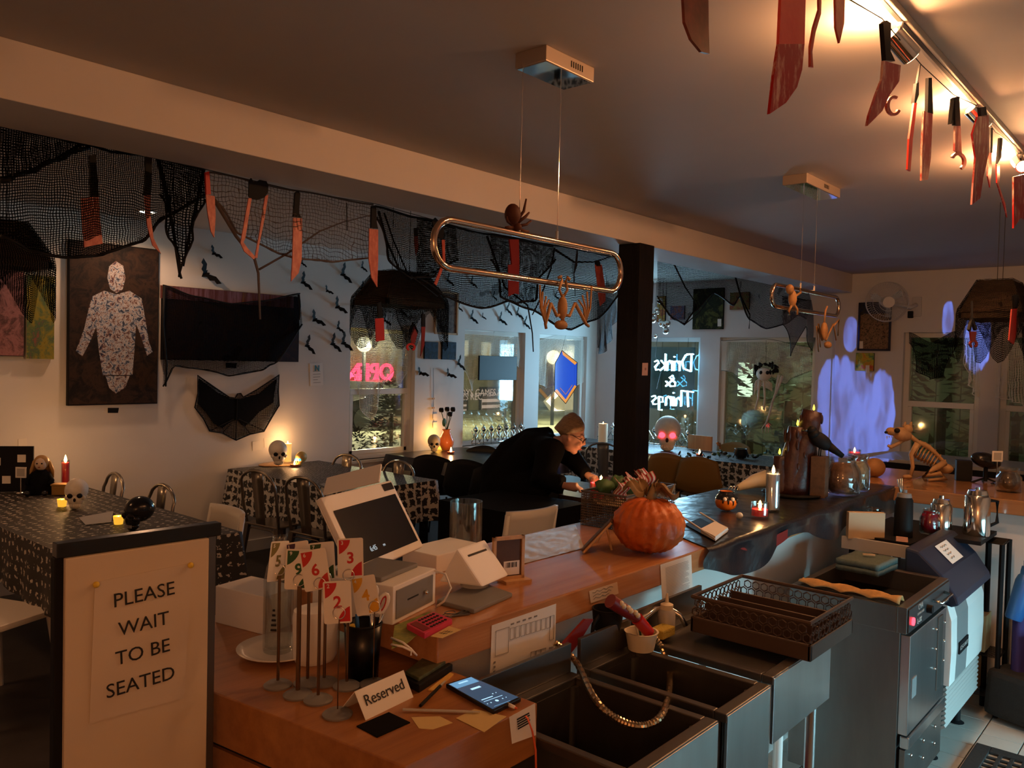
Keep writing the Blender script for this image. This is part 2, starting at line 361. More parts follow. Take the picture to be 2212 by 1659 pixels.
# ------------------------------------------------------------------ sinks
def sink(name, label, x0, x1, y0, y1, z, h, drain=False):
    t = thing(name, label, 'sink', ((x0+x1)/2, (y0+y1)/2, 0), group='underbar sink units'); T = Matrix.Translation((-(x0+x1)/2, -(y0+y1)/2, 0))
    r = .032; mb = MB()
    mb.b2((x0, y0, z-.022), (x1, y0+r, z)).b2((x0, y1-r, z-.022), (x1, y1, z)).b2((x0, y0+r, z-.022), (x0+r*.7, y1-r, z)).b2((x1-r*.7, y0+r, z-.022), (x1, y1-r, z))
    mb.xf(T).build('rim', 'steel_dark', t, bevel=.003)
    if drain:
        MB().b2((x0+r*.7, y0+r, z-.03), (x1-r*.7, y1-r, z-.015)).xf(T).build('drain_board', 'steel_dark', t)
    else:
        d = .26; mb = MB(); a, b, c, e = x0+.02, x1-.02, y0+.03, y1-.03
        mb.b2((a, c, z-d), (b, e, z-d+.004)).b2((a, c, z-d), (a+.003, e, z-.02)).b2((b-.003, c, z-d), (b, e, z-.02)).b2((a, c, z-d), (b, c+.003, z-.02)).b2((a, e-.003, z-d), (b, e, z-.02))
        mb.xf(T).build('basin', 'steel_dark', t)
        MB().cyl(((a+b)/2, (c+e)/2, z-d+.002), ((a+b)/2, (c+e)/2, z-d+.008), .022).xf(T).build('drain', 'chrome', t, smooth=R(40))
    MB().b2((x0+.002, y0-.002, z-h), (x1-.002, y0+.006, z-.004)).xf(T).build('front_panel', 'steel', t, bevel=.0015)
    MB().b2((x0, y1, z-.03), (x1, y1+.012, z+.075)).xf(T).build('backsplash', 'steel_dark', t, bevel=.002)
    for xx in (x0+.03, x1-.03):
        for yy in (y0+.04, y1-.03): MB().cyl((xx, yy, 0), (xx, yy, z-.02), .016, n=10).xf(T).build('leg', 'steel', t, smooth=R(40))
    return t
sink('bar_sink', 'stainless steel sink basin next to the side counter', 1.362, 1.715, .84, 1.26, .89, .30)
sink('bar_sink', 'narrow stainless steel sink basin with the faucet hose above', 1.757, 2.0, .84, 1.26, .89, .30)
sink('drain_board', 'stainless steel drain board under the brown glass rack', 2.017, 2.424, .84, 1.26, .905, .175, True)
# ------------------------------------------------------------------ glass washer
dw = thing('dishwasher', 'stainless undercounter dishwasher with a red lamp on its front', 'dishwasher', (3.5, 1.06, 0)); T = Matrix.Translation((-3.5, -1.06, 0))
x0, x1, y0, y1, zt = 3.205, 3.80, .84, 1.28, .828
MB().b2((x0+.03, y0+.03, .10), (x1-.02, y1, .73)).xf(T).build('body', 'steel_dark', dw, bevel=.004)
mb = MB(); mb.b2((x0, y0, .73), (x1, y0+.035, zt)).b2((x0, y0+.035, .73), (x0+.035, y1, zt)).b2((x1-.035, y0+.035, .73), (x1, y1, zt)).b2((x0+.035, y1-.03, .73), (x1-.035, y1, zt))
mb.xf(T).build('hood', 'steel_dark', dw, bevel=.003)
MB().b2((x0+.035, y0+.035, .735), (x1-.035, y1-.03, .75)).xf(T).build('top_well', 'black', dw)
fp = MB().b2((x0+.005, y0-.006, .735), (x1-.005, y0, .820)).xf(T).build('control_panel', mat('panel', (.03, .032, .034), .35), dw, bevel=.001)
yf = y0-.0065-1.06
MB().cyl((x0+.05-3.5, yf, .77), (x0+.05-3.5, yf-.006, .77), .015, n=16).build('red_lamp', 'led_red', fp)
FM = lambda x, z, y=yf: frame((x-3.5, y, z), (1, 0, 0), (0, 0, 1))
text('lettering', 'CMA', .03, MT['grey_light'], fp, FM(x0+.155, .805)); text('lettering', 'DISHMACHINES', .013, MT['grey_light'], fp, FM(x0+.16, .78)); text('lettering', 'L-1X', .028, MT['paper'], fp, FM(x0+.145, .753))
MB().cyl((x0+.25-3.5, yf, .775), (x0+.25-3.5, yf-.02, .775), .016, n=14).build('knob', 'black', fp); MB().tube([(x0+.33-3.5, yf, .79), (x0+.33-3.5, yf-.03, .785), (x0+.5-3.5, yf-.03, .785), (x0+.5-3.5, yf, .79)], .006, 6).build('handle', 'chrome', fp, smooth=True)
dr = MB().b2((x0+.04, y0-.004, .34), (x1-.03, y0+.03, .715)).xf(T).build('door', 'steel', dw, bevel=.003)
mb = MB(); mb.b2((x1-.17, y0-.010, .40), (x1-.10, y0-.004, .70)).xf(T).build('bracket', 'steel_dark', dr, bevel=.002)
for xx in (x1-.2, x1-.07):
    for zz in (.66, .58, .50): MB().ell((xx-3.5, y0-.008-1.06, zz), (.006, .005, .006), 8, 6).build('rivet', 'chrome', dr, smooth=True)
MB().b2((x0+.075, y0-.007, .47), (x0+.135, y0-.004, .545)).xf(T).build('data_plate', 'grey', dr)
MB().b2((x0+.04, y0-.012, .29), (x1-.03, y0+.02, .335)).xf(T).build('sill_strip', 'steel', dw, bevel=.004)
lp = MB().b2((x0+.04, y0, .10), (x1-.03, y0+.02, .285)).xf(T).build('lower_panel', 'steel_dark', dw, bevel=.002)
for k in range(3):
    for zz in (.24, .17): MB().ell((x0+.12+k*.17-3.5, y0-.002-1.06, zz), (.008, .005, .009), 8, 6).build('rivet', 'chrome', lp, smooth=True)
for xx in (x0+.08, x1-.08):
    for yy in (y0+.05, y1-.06): MB().lathe([(.034, 0), (.034, .008), (.014, .02), (.014, .11)], 12, (xx-3.5, yy-1.06, 0)).build('foot', 'black', dw, smooth=R(40))
# ------------------------------------------------------------------ ice machine
ic = thing('ice_machine', 'grey and white ice machine with louvred base and dark slanted lid', 'ice machine', (4.12, 1.07, 0)); T = Matrix.Translation((-4.12, -1.07, 0))
x0, x1, y0, y1 = 3.83, 4.45, .84, 1.30
MB().b2((x0, y0+.03, .16), (x1, y1, .74)).xf(T).build('body', 'grey', ic, bevel=.006)
for a, b, m in ((x0, x0+.10, 'white_gloss'), (x0+.10, x0+.30, 'grey'), (x0+.30, x1, 'white_gloss')):
    mb = MB(); n = 8; prof = [(y0-.012, .36), (y0-.016, .5), (y0-.012, .64), (y0+.012, .72), (y0+.03, .735)]
    poly = [(a, y, z) for y, z in prof]+[(a, y0+.032, .735), (a, y0+.032, .36)]
    mb.prism(poly, (b-a-.003, 0, 0)).xf(T); p = mb.build('front_strip', m, ic, bevel=.002)
MB().b2((x0+.12, y0-.022, .47), (x0+.28, y0-.014, .52)).xf(T).build('name_plate', 'black', ic)
text('lettering', 'ICE-O-MATIC', .026, MT['grey_light'], ic, frame((x0+.20-4.12, y0-.0235-1.07, .495), (1, 0, 0), (0, 0, 1)))
for k in range(9): MB().box((0, 0, 0), (x1-x0-.01, .03, .011), rx=R(-35)).xf(Matrix.Translation(((x0+x1)/2-4.12, y0+.012-1.07, .175+k*.0205))).build('louvre', 'grey_light', ic)
lid = MB()
poly = [(x0-.01, 1.02, .925), (x0-.01, .965, .915), (x0-.01, .87, .83), (x0-.01, .81, .745), (x0-.01, .80, .715), (x0-.01, .83, .70), (x0-.01, 1.02, .75)]
lid.prism(poly, (x1-x0+.02, 0, 0)).xf(T); ld = lid.build('lid', mat('navy', (.018, .026, .05), .4), ic, bevel=.01)
nt = frame((x0+.30-4.12, .917-1.07, .872), (1, 0, 0), (0, .095, .085))
MB().box((0, 0, .004), (.2, .10, .001)).xf(nt).build('note', 'paper', ld)
for k in range(4): text('lettering', ('Ice', 'scoop', 'back', 'here')[k], .026, MT['ink_grey'], ld, nt @ Matrix.Translation((-.02+k*.01, .05-k*.034, .006)), shear=.3) if False else MB().tube([(-.06+q*.012, .032-k*.02+.004*math.sin(q*2.1+k), .006) for q in range(9-k)], .0016, 4).xf(nt).build('handwriting', 'ink_grey', ld)
for xx in (x0+.07, x1-.07):
    for yy in (y0+.07, y1-.06): MB().lathe([(.035, 0), (.035, .01), (.018, .02), (.018, .17)], 12, (xx-4.12, yy-1.07, 0)).build('foot', 'black', ic, smooth=R(40))
# glass-door bottle cooler along the back wall, its cold lamp lights the aisle
co = thing('bottle_cooler', 'low bottle cooler with a lit glass front along the back wall', 'cooler', (3.55, -1.45, 0))
MB().b2((-.9, -.22, 0), (.9, .10, .06)).b2((-.9, -.22, .06), (.9, -.18, .92)).b2((-.9, -.22, .88), (.9, .10, .92)).b2((-.9, -.22, .06), (-.87, .10, .88)).b2((.87, -.22, .06), (.9, .10, .88)).build('cabinet', 'black', co)
MB().b2((-.86, -.17, .84), (.86, -.13, .87)).build('tube_lamp', emat('cool_tube', (.6, .95, 1), 6), co)
l = lamp('cooler_light', 'AREA', (0, 0, 0), 26, (.40, .85, 1), shape='RECTANGLE', size=1.5, size_y=.7, spread=R(88)); l.parent = co; l.location = (0, .11, .48); l.rotation_euler = (R(72), 0, 0)
# ------------------------------------------------------------------ aisle floor: mat, tote bins
fm = thing('floor_mat', 'black perforated rubber floor mat on the white tiles', 'mat', (3.55, .3, .008))
mb = MB(); mb.b2((-.62, -.5, 0), (.62, -.44, .014)).b2((-.62, .42, 0), (.62, .48, .014)).b2((-.62, -.44, 0), (-.56, .42, .014)).b2((.56, -.44, 0), (.62, .42, .014)); mb.build('border', 'rubber', fm, bevel=.003)
mb = MB()
for k in range(1, 24): mb.box((-.56+k*1.12/24, -.01, .005), (.016, .86, .008))
for k in range(1, 19): mb.box((0, -.44+k*.86/19, .006), (1.12, .014, .008))
mb.build('web', 'rubber', fm)
bn = thing('tote_bin', 'black plastic bin with a white label on the tiles by the peninsula', 'bin', (4.55, .28, .009), R(8))
def tub(n, w, d, h, m, par, z=0, taper=1.12, y=0, rot=0):
    mb = MB(); mb.box((0, y, z+h/2), (w, d, h), taper=taper, rx=rot); return mb.build(n, m, par, bevel=.03)
tub('body', .30, .42, .42, 'rubber', bn); MB().box((0, 0, .43), (.37, .50, .03)).build('rim', 'rubber', bn, bevel=.012)
MB().box((-.17, -.06, .30), (.003, .14, .10), ry=R(-4)).build('label_sticker', 'paper', bn)
b2 = thing('tote_bin', 'small black bin lying tipped over against the bin', 'bin', (4.58, .68, .135), R(18), rot=(R(96), 0, R(70)))
tub('body', .24, .22, .20, 'rubber', b2, -.1)
# bucket, jug and pipes under the drain board
bk = thing('bucket', 'red plastic bucket under the drain board', 'bucket', (2.24, 1.03, .008))
mb = MB(); mb.lathe([(.10, 0), (.135, .42), (.15, .425), (.15, .44), (.13, .44), (.128, .42), (.095, .012), (.0, .012)], 4, caps=False, sx=1.2, sy=1.2); mb.xf(Matrix.Rotation(R(45), 4, 'Z')).build('body', 'red', bk, bevel=.012)
MB().tube([(.15*math.cos(R(a)), 0, .40+.10*math.sin(R(a))) for a in range(0, 181, 15)], .004, 6).build('handle', 'chrome', bk, smooth=True)
jg = thing('plastic_jug', 'white plastic jug standing beside the red bucket', 'jug', (2.52, 1.0, .008))
MB().lathe([(.09, 0), (.10, .02), (.10, .17), (.07, .22), (.03, .245), (.03, .27)], 16).build('body', 'white', jg, smooth=R(50)); MB().tube([(.03, 0, .25), (.08, 0, .27), (.105, 0, .23), (.10, 0, .15)], .012, 8).build('handle', 'white', jg, smooth=True)
pp = thing('water_pipe', 'white plastic drain pipes beside the dishwasher', 'pipe', (2.95, 1.2, 0))
for k, x in enumerate((0, .045, .085)): MB().tube([(x, .02*k, 0), (x, .02*k, .55+.05*k), (x-.02, .05, .66), (x-.05, .12, .7)], .016, 8).build('tube', ('white', 'grey_light', 'white')[k], pp, smooth=True)
# ------------------------------------------------------------------ small helpers for things on counters
def dep(P): return (Vector(P)-EYEP).dot(_f)
def zat(P, y, x=1106):                       # height above P at which image row y is reached
    return at(x, y, D=dep(P)).z
def pgram(px, D0):
    """four image corners of a flat rectangle (TL, TR, BR, BL) and the depth of BL -> its corners in space"""
    d = [_f + _r*((x-1106)/FPX) - _u*((y-829.5)/FPX) for x, y in px]
    # t0 d0 - t1 d1 + t2 d2 = t3 d3
    M = Matrix(((d[0].x, -d[1].x, d[2].x), (d[0].y, -d[1].y, d[2].y), (d[0].z, -d[1].z, d[2].z)))
    t = M.inverted() @ (d[3]*D0)
    return [EYEP+d[0]*t[0], EYEP+d[1]*t[1], EYEP+d[2]*t[2], EYEP+d[3]*D0]
def slab(mb, q, th):
    n = (q[1]-q[0]).cross(q[3]-q[0]).normalized()
    if n.dot(EYEP-q[0]) < 0: n = -n
    mb.prism(q, -n*th); return n
def lines(parent, q, rows, m='ink_grey', w=.0012, x0=.12, x1=.88, y0=.15, y1=.9, off=.001, org=(0, 0, 0)):
    """rows of small print on the quad q"""
    n = (q[1]-q[0]).cross(q[3]-q[0]).normalized()
    if n.dot(EYEP-q[0]) < 0: n = -n
    mb = MB()
    for k in range(rows):
        v = y0+(y1-y0)*k/max(1, rows-1); e = x1-rnd(0, .25) if k % 4 == 3 else x1-rnd(0, .06)
        P = lambda u, v: q[0]+(q[1]-q[0])*u+(q[3]-q[0])*v+n*off-Vector(org)
        a, b = P(x0, v), P(e, v); dn = (q[3]-q[0]).normalized()*w
        mb.add([a, b, b+dn, a+dn], [(0, 1, 2, 3)])
    return mb.build('print', m, parent)
# ------------------------------------------------------------------ number cards in wire holders on the side counter
CARDS = [  # number, base pixel, ring pixel row, card centre, yaw off the viewer, roll, colour, pole radius
    ('5', (600, 1482), 1240, (601, 1212), 62, -8, (.20, .17, .05), .0035), ('9', (643, 1503), 1262, (645, 1230), 8, -2, (.02, .09, .03), .005),
    ('6', (687, 1514), 1268, (681, 1231), 4, 10, (.55, .03, .02), .0035), ('2', (729, 1545), 1330, (729, 1301), 6, 3, (.55, .02, .025), .0014),
    ('3', (749, 1484), 1248, (757, 1205), 10, 2, (.55, .02, .025), .0035), ('4', (806, 1480), 1315, (790, 1286), -4, 12, (.72, .38, .03), .0014),
    ('11', (664, 1478), 1252, (643, 1212), 12, 8, (.05, .02, .06), .0035), ('7', (700, 1476), 1255, (696, 1213), 14, 4, (.03, .08, .02), .0035)]
NUMW = {'5': 'olive five', '9': 'dark green nine', '6': 'bright red six', '2': 'crimson two', '3': 'crimson three', '4': 'yellow four', '11': 'dark purple eleven', '7': 'green seven'}
for num, bp, ry, cc, yaw, roll, col, pr_ in CARDS:
    P = at(*bp, Z=SZ); zr = zat(P, ry)
    h = thing('card_holder', 'metal table stand on the side counter clipping the card with the %s' % NUMW[num], 'card holder', P, group='number card stands')
    MB().lathe([(.030, 0), (.031, .004), (.024, .009), (.010, .010), (.006, .013)], 20).build('base', 'grey', h, smooth=R(40))
    MB().cyl((0, 0, .01), (0, 0, zr-SZ-.013), pr_, n=8).build('pole', mat('pole', (.22, .13, .07), .2, .9), h, smooth=R(40))
    ax = _r0; rg = [Vector((0, 0, zr-SZ)) + ax*.0125*math.cos(a) + Vector((0, 0, .0125*math.sin(a))) for a in [2*math.pi*k/18 for k in range(18)]]
    MB().tube([p+Vector((-math.cos(YAW)*.003, -math.sin(YAW)*.003, 0)) for p in rg], .0011, 5, closed=True).build('clip_ring', 'chrome', h, smooth=True)
    cpos = at(*cc, D=dep(P)-(.004 if num not in ('11', '7') else -.01))
    xa = Matrix.Rotation(R(yaw), 3, 'Z') @ _r0; up = Vector((0, 0, 1)); z = xa.cross(up)
    xa2 = (Matrix.Rotation(R(roll), 3, z) @ xa); up2 = (Matrix.Rotation(R(roll), 3, z) @ up)
    c = thing('number_card', 'white playing card printed with a large %s' % NUMW[num], 'card', cpos, group='number cards on stands')
    c.matrix_world = frame(cpos, xa2, up2)
    w2, h2 = .028, .0435; rr = .004; poly = []
    for sx, sy, a0 in ((1, 1, 0), (-1, 1, 90), (-1, -1, 180), (1, -1, 270)):
        for k in range(4): a = R(a0+30*k); poly.append((sx*(w2-rr)+rr*math.cos(a), sy*(h2-rr)+rr*math.sin(a), 0))
    MB().prism(poly, (0, 0, -.0004)).build('sheet', 'paper', c)
    cm = mat('card_ink_'+num, col, .6)
    for sg in (1, -1):
        pts = [(-sg*.0245, sg*.040, .0003), ]+[(-sg*(.0245-.024*math.cos(R(a))), sg*(.040-.031*math.sin(R(a))*(1-.25*math.cos(R(a)))), .0003) for a in range(0, 91, 15)]
        MB().add(pts, [tuple(range(len(pts)))]).build('corner_wedge', cm, c)
    text('lettering', num, .034, cm, c, Matrix.Translation((0, -.001, .0003)), bold=.0009)
    text('lettering', num, .011, MT['paper'], c, Matrix.Translation((-.0175, .0335, .0006)), bold=.0002)
# ------------------------------------------------------------------ side counter clutter
P = at(605, 1412, Z=SZ)
pl = one('plate', MB().lathe([(.0, .0), (.055, 0), (.075, .006), (.102, .016), (.103, .019), (.075, .010), (.055, .005), (.0, .005)], 40, caps=False), 'white_gloss', 'round white dinner plate on the side counter', 'plate', P, smooth=True)
bo = thing('water_bottle', 'tall clear glass water bottle standing on the white plate', 'bottle', P+Vector((.0, .01, .0058)))
hb = zat(P, 1175)-SZ
MB().lathe([(.0, 0), (.034, 0), (.036, .01), (.036, hb*.62), (.030, hb*.74), (.017, hb*.86), (.016, hb*.98), (.019, hb), (.013, hb), (.012, hb*.86), (.031, hb*.6), (.031, .012), (.0, .012)], 24, caps=False).build('glass', 'glass', bo, smooth=True)
for k in range(5): MB().box((-.037*math.cos(.7+k*.0), -.037*math.sin(.7), hb*.22+k*.012), (.002, .014-.002*k, .005), rz=.7).build('print', 'ink', bo)
P = at(738, 1392, Z=SZ); P.z = SZ
cn = one('canister', MB().lathe([(0, 0), (.048, 0), (.055, .012), (.058, .11), (.055, .125), (0, .13)], 28, caps=False, sx=1, sy=.8), 'white', 'rounded white plastic canister with a thin cord behind the number cards', 'canister', (1.17, 1.62, SZ), smooth=R(50))
wb = one('white_box', MB().b2((0, -.185, 0), (.125, 0, .10)), 'white', 'plain white cardboard box at the end of the side counter', 'box', (1.145, 2.04, SZ), bevel=.002, rz=R(11))
P = at(797, 1457, Z=SZ); P.x -= .02
cup = thing('pen_cup', 'black mesh pen cup full of pens', 'pen cup', P)
hc = zat(P, 1352)-SZ
MB().lathe([(.0, 0), (.036, 0), (.043, hc), (.0415, hc), (.0345, .003), (.0, .003)], 28, caps=False).build('mesh_wall', glassmat('mesh_cup', (.10, .085, .075), .02, .3), cup, smooth=True)
MB().lathe([(.043, hc-.002), (.0445, hc), (.043, hc+.003), (.041, hc+.001)], 28, caps=False).build('rim', 'black', cup, smooth=True); MB().cyl((0, 0, 0), (0, 0, .004), .0365).build('bottom', 'black', cup)
for k, (a, l, m, rad) in enumerate(((20, .12, 'ink', .004), (75, .135, 'blue', .0045), (130, .125, 'white', .006), (190, .13, 'yellow', .007), (250, .12, 'grey_light', .004), (300, .14, 'black', .004), (340, .115, 'red_dark', .004))):
    a = R(a); b = Vector((math.cos(a)*.012, math.sin(a)*.012, .005)); tp = Vector((math.cos(a)*.036, math.sin(a)*.036, l))
    pn = thing('pen', ('black ballpoint', 'blue ballpoint', 'white marker', 'fat yellow highlighter', 'grey pencil', 'thin black pen', 'dark red pen')[k]+' standing in the mesh cup', 'pen', P, group='pens in the mesh cup')
    MB().tube([b, b.lerp(tp, .8)], rad, 8).build('barrel', m, pn, smooth=R(40)); MB().tube([b.lerp(tp, .8), tp], [rad*1.1, rad*.8], 8).build('cap', m if m != 'white' else 'cream', pn, smooth=R(40))
sc = thing('scissors', 'scissors with red and white handles standing in the mesh cup', 'scissors', P+Vector((.012, -.008, .004)))
xa = _r0
for s, m, dx, dz in ((1, 'red', .030, .165), (-1, 'red', .004, .182)):
    ctr = xa*dx+Vector((0, 0, dz)); ring = [ctr+(xa*(.010*math.cos(a)+.006*math.sin(a))+Vector((0, 0, .022*math.sin(a)))) for a in [2*math.pi*k/16 for k in range(16)]]
    MB().tube(ring, .0045, 8, closed=True).build('handle', 'white', sc, smooth=True)
    MB().tube([p*.999 for p in [ctr+(xa*(.0072*math.cos(a)+.005*math.sin(a))+Vector((0, 0, .018*math.sin(a)))) for a in [2*math.pi*k/16 for k in range(16)]]], .0034, 6, closed=True).build('grip', 'red', sc, smooth=True)
    MB().tube([ctr+Vector((0, 0, -.022)), xa*.008+Vector((0, 0, .09)), xa*(.004*s)+Vector((0, 0, .005))], [.005, .005, .002], 6).build('blade', 'chrome', sc, smooth=True)
# reserved tent card
q3, q2_ = at(790, 1556, Z=SZ), at(893, 1506, Z=SZ); nb_ = Vector((-(q2_-q3).y, (q2_-q3).x, 0)).normalized()
hh = Vector((0, 0, .052))+nb_*.030; q = [q3+hh-(q2_-q3)*.02, q2_+hh, q2_, q3]
org = (q[3]+q[2])/2; org.z = SZ
rs = thing('reserved_sign', 'folded beige tent card reading Reserved', 'sign', org)
mb = MB(); n = slab(mb, [p-org for p in q], .001); mb.build('front_leaf', 'paper', rs)
back = Vector((-n.x, -n.y, 0)).normalized()*.075
mb = MB(); slab(mb, [q[0]-org, q[1]-org, q[2]-org+back, q[3]-org+back], .001); mb.build('back_leaf', 'paper', rs)
c0 = (q[0]+q[1]+q[2]+q[3])/4-org; M = frame(c0+n*.0012+(q[0]-q[3])*.06, q[1]-q[0], q[0]-q[3])
text('lettering', 'Reserved', (q[1]-q[0]).length*.215, MT['ink'], rs, M)
# notes, cloth, pens, phones
def flat(name, px, z, m, label, cat, th=.0008, group=None, curl=0):
    q = [at(x, y, Z=z) for x, y in px]; c = sum(q, Vector())/len(q); c.z = z
    return one(name, MB().prism([p-c for p in q], (0, 0, th)), m, label, cat, c, group)
flat('sticky_note', [(888, 1550), (950, 1548), (978, 1562), (935, 1576), (905, 1574)], SZ, mat('note_y', (.62, .46, .20), .8), 'pale yellow sticky note nearest the black cloth square', 'note')
flat('sticky_note', [(985, 1552), (1025, 1532), (1094, 1548), (1046, 1582)], SZ+.0006, 'note_y', 'pale yellow sticky note under the phone hanging over the counter edge', 'note')
flat('cloth_square', [(770, 1570), (840, 1540), (886, 1562), (815, 1594)], SZ, 'black_cloth', 'small black cloth square in front of the Reserved card', 'cloth', .002)
def rod(name, a, b, z, r, m, label, cat):
    A, B = at(*a, Z=z), at(*b, Z=z); A.z += r; B.z += r; c = (A+B)/2; c.z = z
    t = thing(name, label, cat, c); MB().tube([A-c, A.lerp(B, .78)-c], r, 8).build('barrel', m, t, smooth=R(40)); MB().tube([A.lerp(B, .78)-c, B-c], [r, r*.5], 8).build('tip', 'grey_light', t, smooth=R(40))
rod('ballpoint_pen', (908, 1528), (962, 1474), SZ, .0035, 'black', 'thin black pen lying beside the phone', 'pen')
rod('ballpoint_pen', (870, 1536), (1037, 1541), SZ+.0015, .003, 'grey_light', 'clear pen lying across the yellow notes', 'pen')
wl = [at(x, y, Z=SZ) for x, y in ((868, 1478), (925, 1432), (978, 1450), (905, 1498))]; c = sum(wl, Vector())/4
ws = thing('wallet_case', 'black folded wallet case with a camouflage phone lying on top', 'case', c)
MB().prism([p-c for p in wl], (0, 0, .018)).build('case', 'black', ws, bevel=.003)
mb = MB(); mb.prism([(p-c)*.80+Vector((-.002, .004, .018)) for p in wl], (0, 0, .008)); mb.build('phone', mat('camo', (.10, .12, .06), .4, col2=(.02, .03, .02), vscale=60), ws, bevel=.002)
one('envelope', MB().prism([at(x, y, Z=SZ) for x, y in ((925, 1492), (972, 1455), (980, 1458), (940, 1494))], (0, 0, .003)), mat('manila', (.70, .42, .10), .7), 'small orange envelope tucked under the wallet case', 'envelope')
ph = [at(x, y, Z=SZ+.009) for x, y in ((963, 1478), (1016, 1461), (1126, 1508), (1066, 1536))]; c = sum(ph, Vector())/4; c.z = SZ
pm = thing('smartphone', 'black smartphone with a lit blue music screen', 'phone', c)
MB().prism([Vector((p.x-c.x, p.y-c.y, .001)) for p in ph], (0, 0, .009)).build('body', 'black_gloss', pm, bevel=.002)
ctr = Vector((0, 0, .0103)); sq = [Vector((p.x-c.x, p.y-c.y, 0))*.93+ctr for p in ph]
scm = bpy.data.materials.new('phone_screen'); scm.use_nodes = True; MT['phone_screen'] = scm
b = scm.node_tree.nodes['Principled BSDF']; b.inputs['Base Color'].default_value = (.01, .01, .012, 1); b.inputs['Roughness'].default_value = .15; b.inputs['Emission Color'].default_value = (.05, .09, .15, 1); b.inputs['Emission Strength'].default_value = .8
MB().add(sq, [(0, 1, 2, 3)]).build('screen', scm, pm)
def on(u, v, k=.0004): return sq[0]+(sq[1]-sq[0])*u+(sq[3]-sq[0])*v+Vector((0, 0, k))
e1 = emat('ui_blue', (.16, .38, .62), .9); e2 = emat('ui_light', (.45, .75, 1), 1.3)
def ui(u0, u1, v0, v1, m): MB().add([on(u0, v0), on(u1, v0), on(u1, v1), on(u0, v1)], [(0, 1, 2, 3)]).build('screen_item', m, pm)
ui(.02, .98, .01, .20, e1); ui(.3, .7, .06, .1, e2); ui(.35, .75, .32, .37, e2); ui(.12, .6, .69, .71, e2); ui(.1, .9, .755, .765, e2); ui(.15, .85, .95, .96, e1)
for u, v, k in ((.5, .84, .06), (.25, .84, .025), (.75, .84, .025), (.1, .84, .02), (.9, .84, .02), (.72, .64, .025), (.86, .64, .02)):
    MB().add([on(u+k*math.cos(a), v+k*.5*math.sin(a)) for a in [2*math.pi*i/14 for i in range(14)]], [tuple(range(14))]).build('screen_item', e2, pm)
cb = thing('charging_cable', 'orange charging cable running from the phone over the counter edge', 'cable', at(1096, 1524, Z=SZ))
o_ = cb.location; pts = [at(1096, 1521, Z=SZ+.006), at(1112, 1528, Z=SZ+.006)]
MB().tube([p-o_ for p in pts], [.0045, .0035], 8).build('plug', 'white', cb, smooth=True)
pts = [pts[1]]+[at(x, y, Y=yy) for x, y, yy in ((1126, 1536, 1.10), (1140, 1552, 1.065), (1150, 1580, 1.062), (1157, 1620, 1.06), (1158, 1665, 1.06), (1150, 1720, 1.065))]
MB().tube([p-o_ for p in pts], .0022, 8).build('cord', mat('cord_o', (.75, .13, .05), .5), cb, smooth=True)
ql = [at(x, y, Y=1.0765) for x, y in ((1100, 1549), (1156, 1519), (1158, 1588), (1106, 1607))]
c = sum(ql, Vector())/4; st = thing('paper_label', 'white paper label taped on the front of the side counter', 'label', c)
MB().prism([p-c for p in ql], (0, .0005, 0)).build('sheet', 'paper', st, ); lines(st, ql, 5, 'ink', .0035, .25, .75, .2, .55, .001, c)
# ------------------------------------------------------------------ things on the bar top
def seat(px, z=BZ): return at(*px, Z=z)
# cash drawer with terminal
A, B = at(848, 1351, Z=BZ), at(940, 1304, Z=BZ); c = (A+B)/2
e = (B-A).normalized(); nb = Vector((-e.y, e.x, 0)); L = (B-A).length; hd = zat(B, 1231)-BZ
dwr = thing('cash_drawer', 'white cash drawer with grey front and small knob on the bar', 'drawer', c); dwr.rotation_euler = (0, 0, math.atan2(e.y, e.x))
MB().b2((-L/2, 0, 0), (L/2, .24, hd)).build('case', 'white', dwr, bevel=.003)
MB().b2((-L/2+.012, -.003, .012), (L/2-.018, .002, hd-.012)).build('front', 'grey', dwr, bevel=.001)
MB().ell((L*.2, -.008, hd*.5), .006, 10, 8).build('knob', 'chrome', dwr, smooth=True); MB().b2((-L*.2, -.004, hd*.49), (L*.05, -.003, hd*.53)).build('slot', 'ink', dwr)
TB = Vector(c)+nb*.12+Vector((0, 0, hd))
pos = thing('pos_terminal', 'white point of sale terminal with tilted dark screen showing the time', 'terminal', TB)
MB().box((.0, .0, .006), (.17, .15, .012), rz=math.atan2(e.y, e.x)).build('base_plate', 'grey', pos, bevel=.004)
q = pgram([(693, 1074), (845, 1037), (915, 1180), (772, 1243)], dep(TB)-.03)
mb = MB(); n = slab(mb, [p-TB for p in q], .016); mb.build('screen_housing', 'white', pos, bevel=.004)
U = lambda u, v, k=.0012: q[0]+(q[1]-q[0])*u+(q[3]-q[0])*v+n*k-TB
MB().add([U(.06, .20), U(.955, .20), U(.955, .90), U(.06, .90)], [(0, 1, 2, 3)]).build('screen', mat('screen_dark', (.006, .007, .008), .2), pos)
MB().add([U(.82, .03), U(.98, .03), U(.98, .13), U(.82, .13)], [(0, 1, 2, 3)]).build('camera_window', 'black', pos)
text('lettering', '6:45', .021, emat('ui_clock', (.75, .85, .9), .45), pos, frame(U(.32, .78, .002), q[1]-q[0], q[0]-q[3]))
text('lettering', 'PM', .009, MT['ui_clock'], pos, frame(U(.47, .79, .002), q[1]-q[0], q[0]-q[3]))
q2 = pgram([(706, 1032), (823, 1002), (818, 1040), (697, 1068)], dep(TB)+.06)
mb = MB(); slab(mb, [p-TB for p in q2], .004); mb.build('rear_panel', 'white', pos)
mb = MB(); mb.prism([q[0]-n*.018-TB, q[3]-n*.018-TB, Vector((-.03, .03, .012))], (q[1]-q[0])*.9); mb.build('stand', 'white', pos)
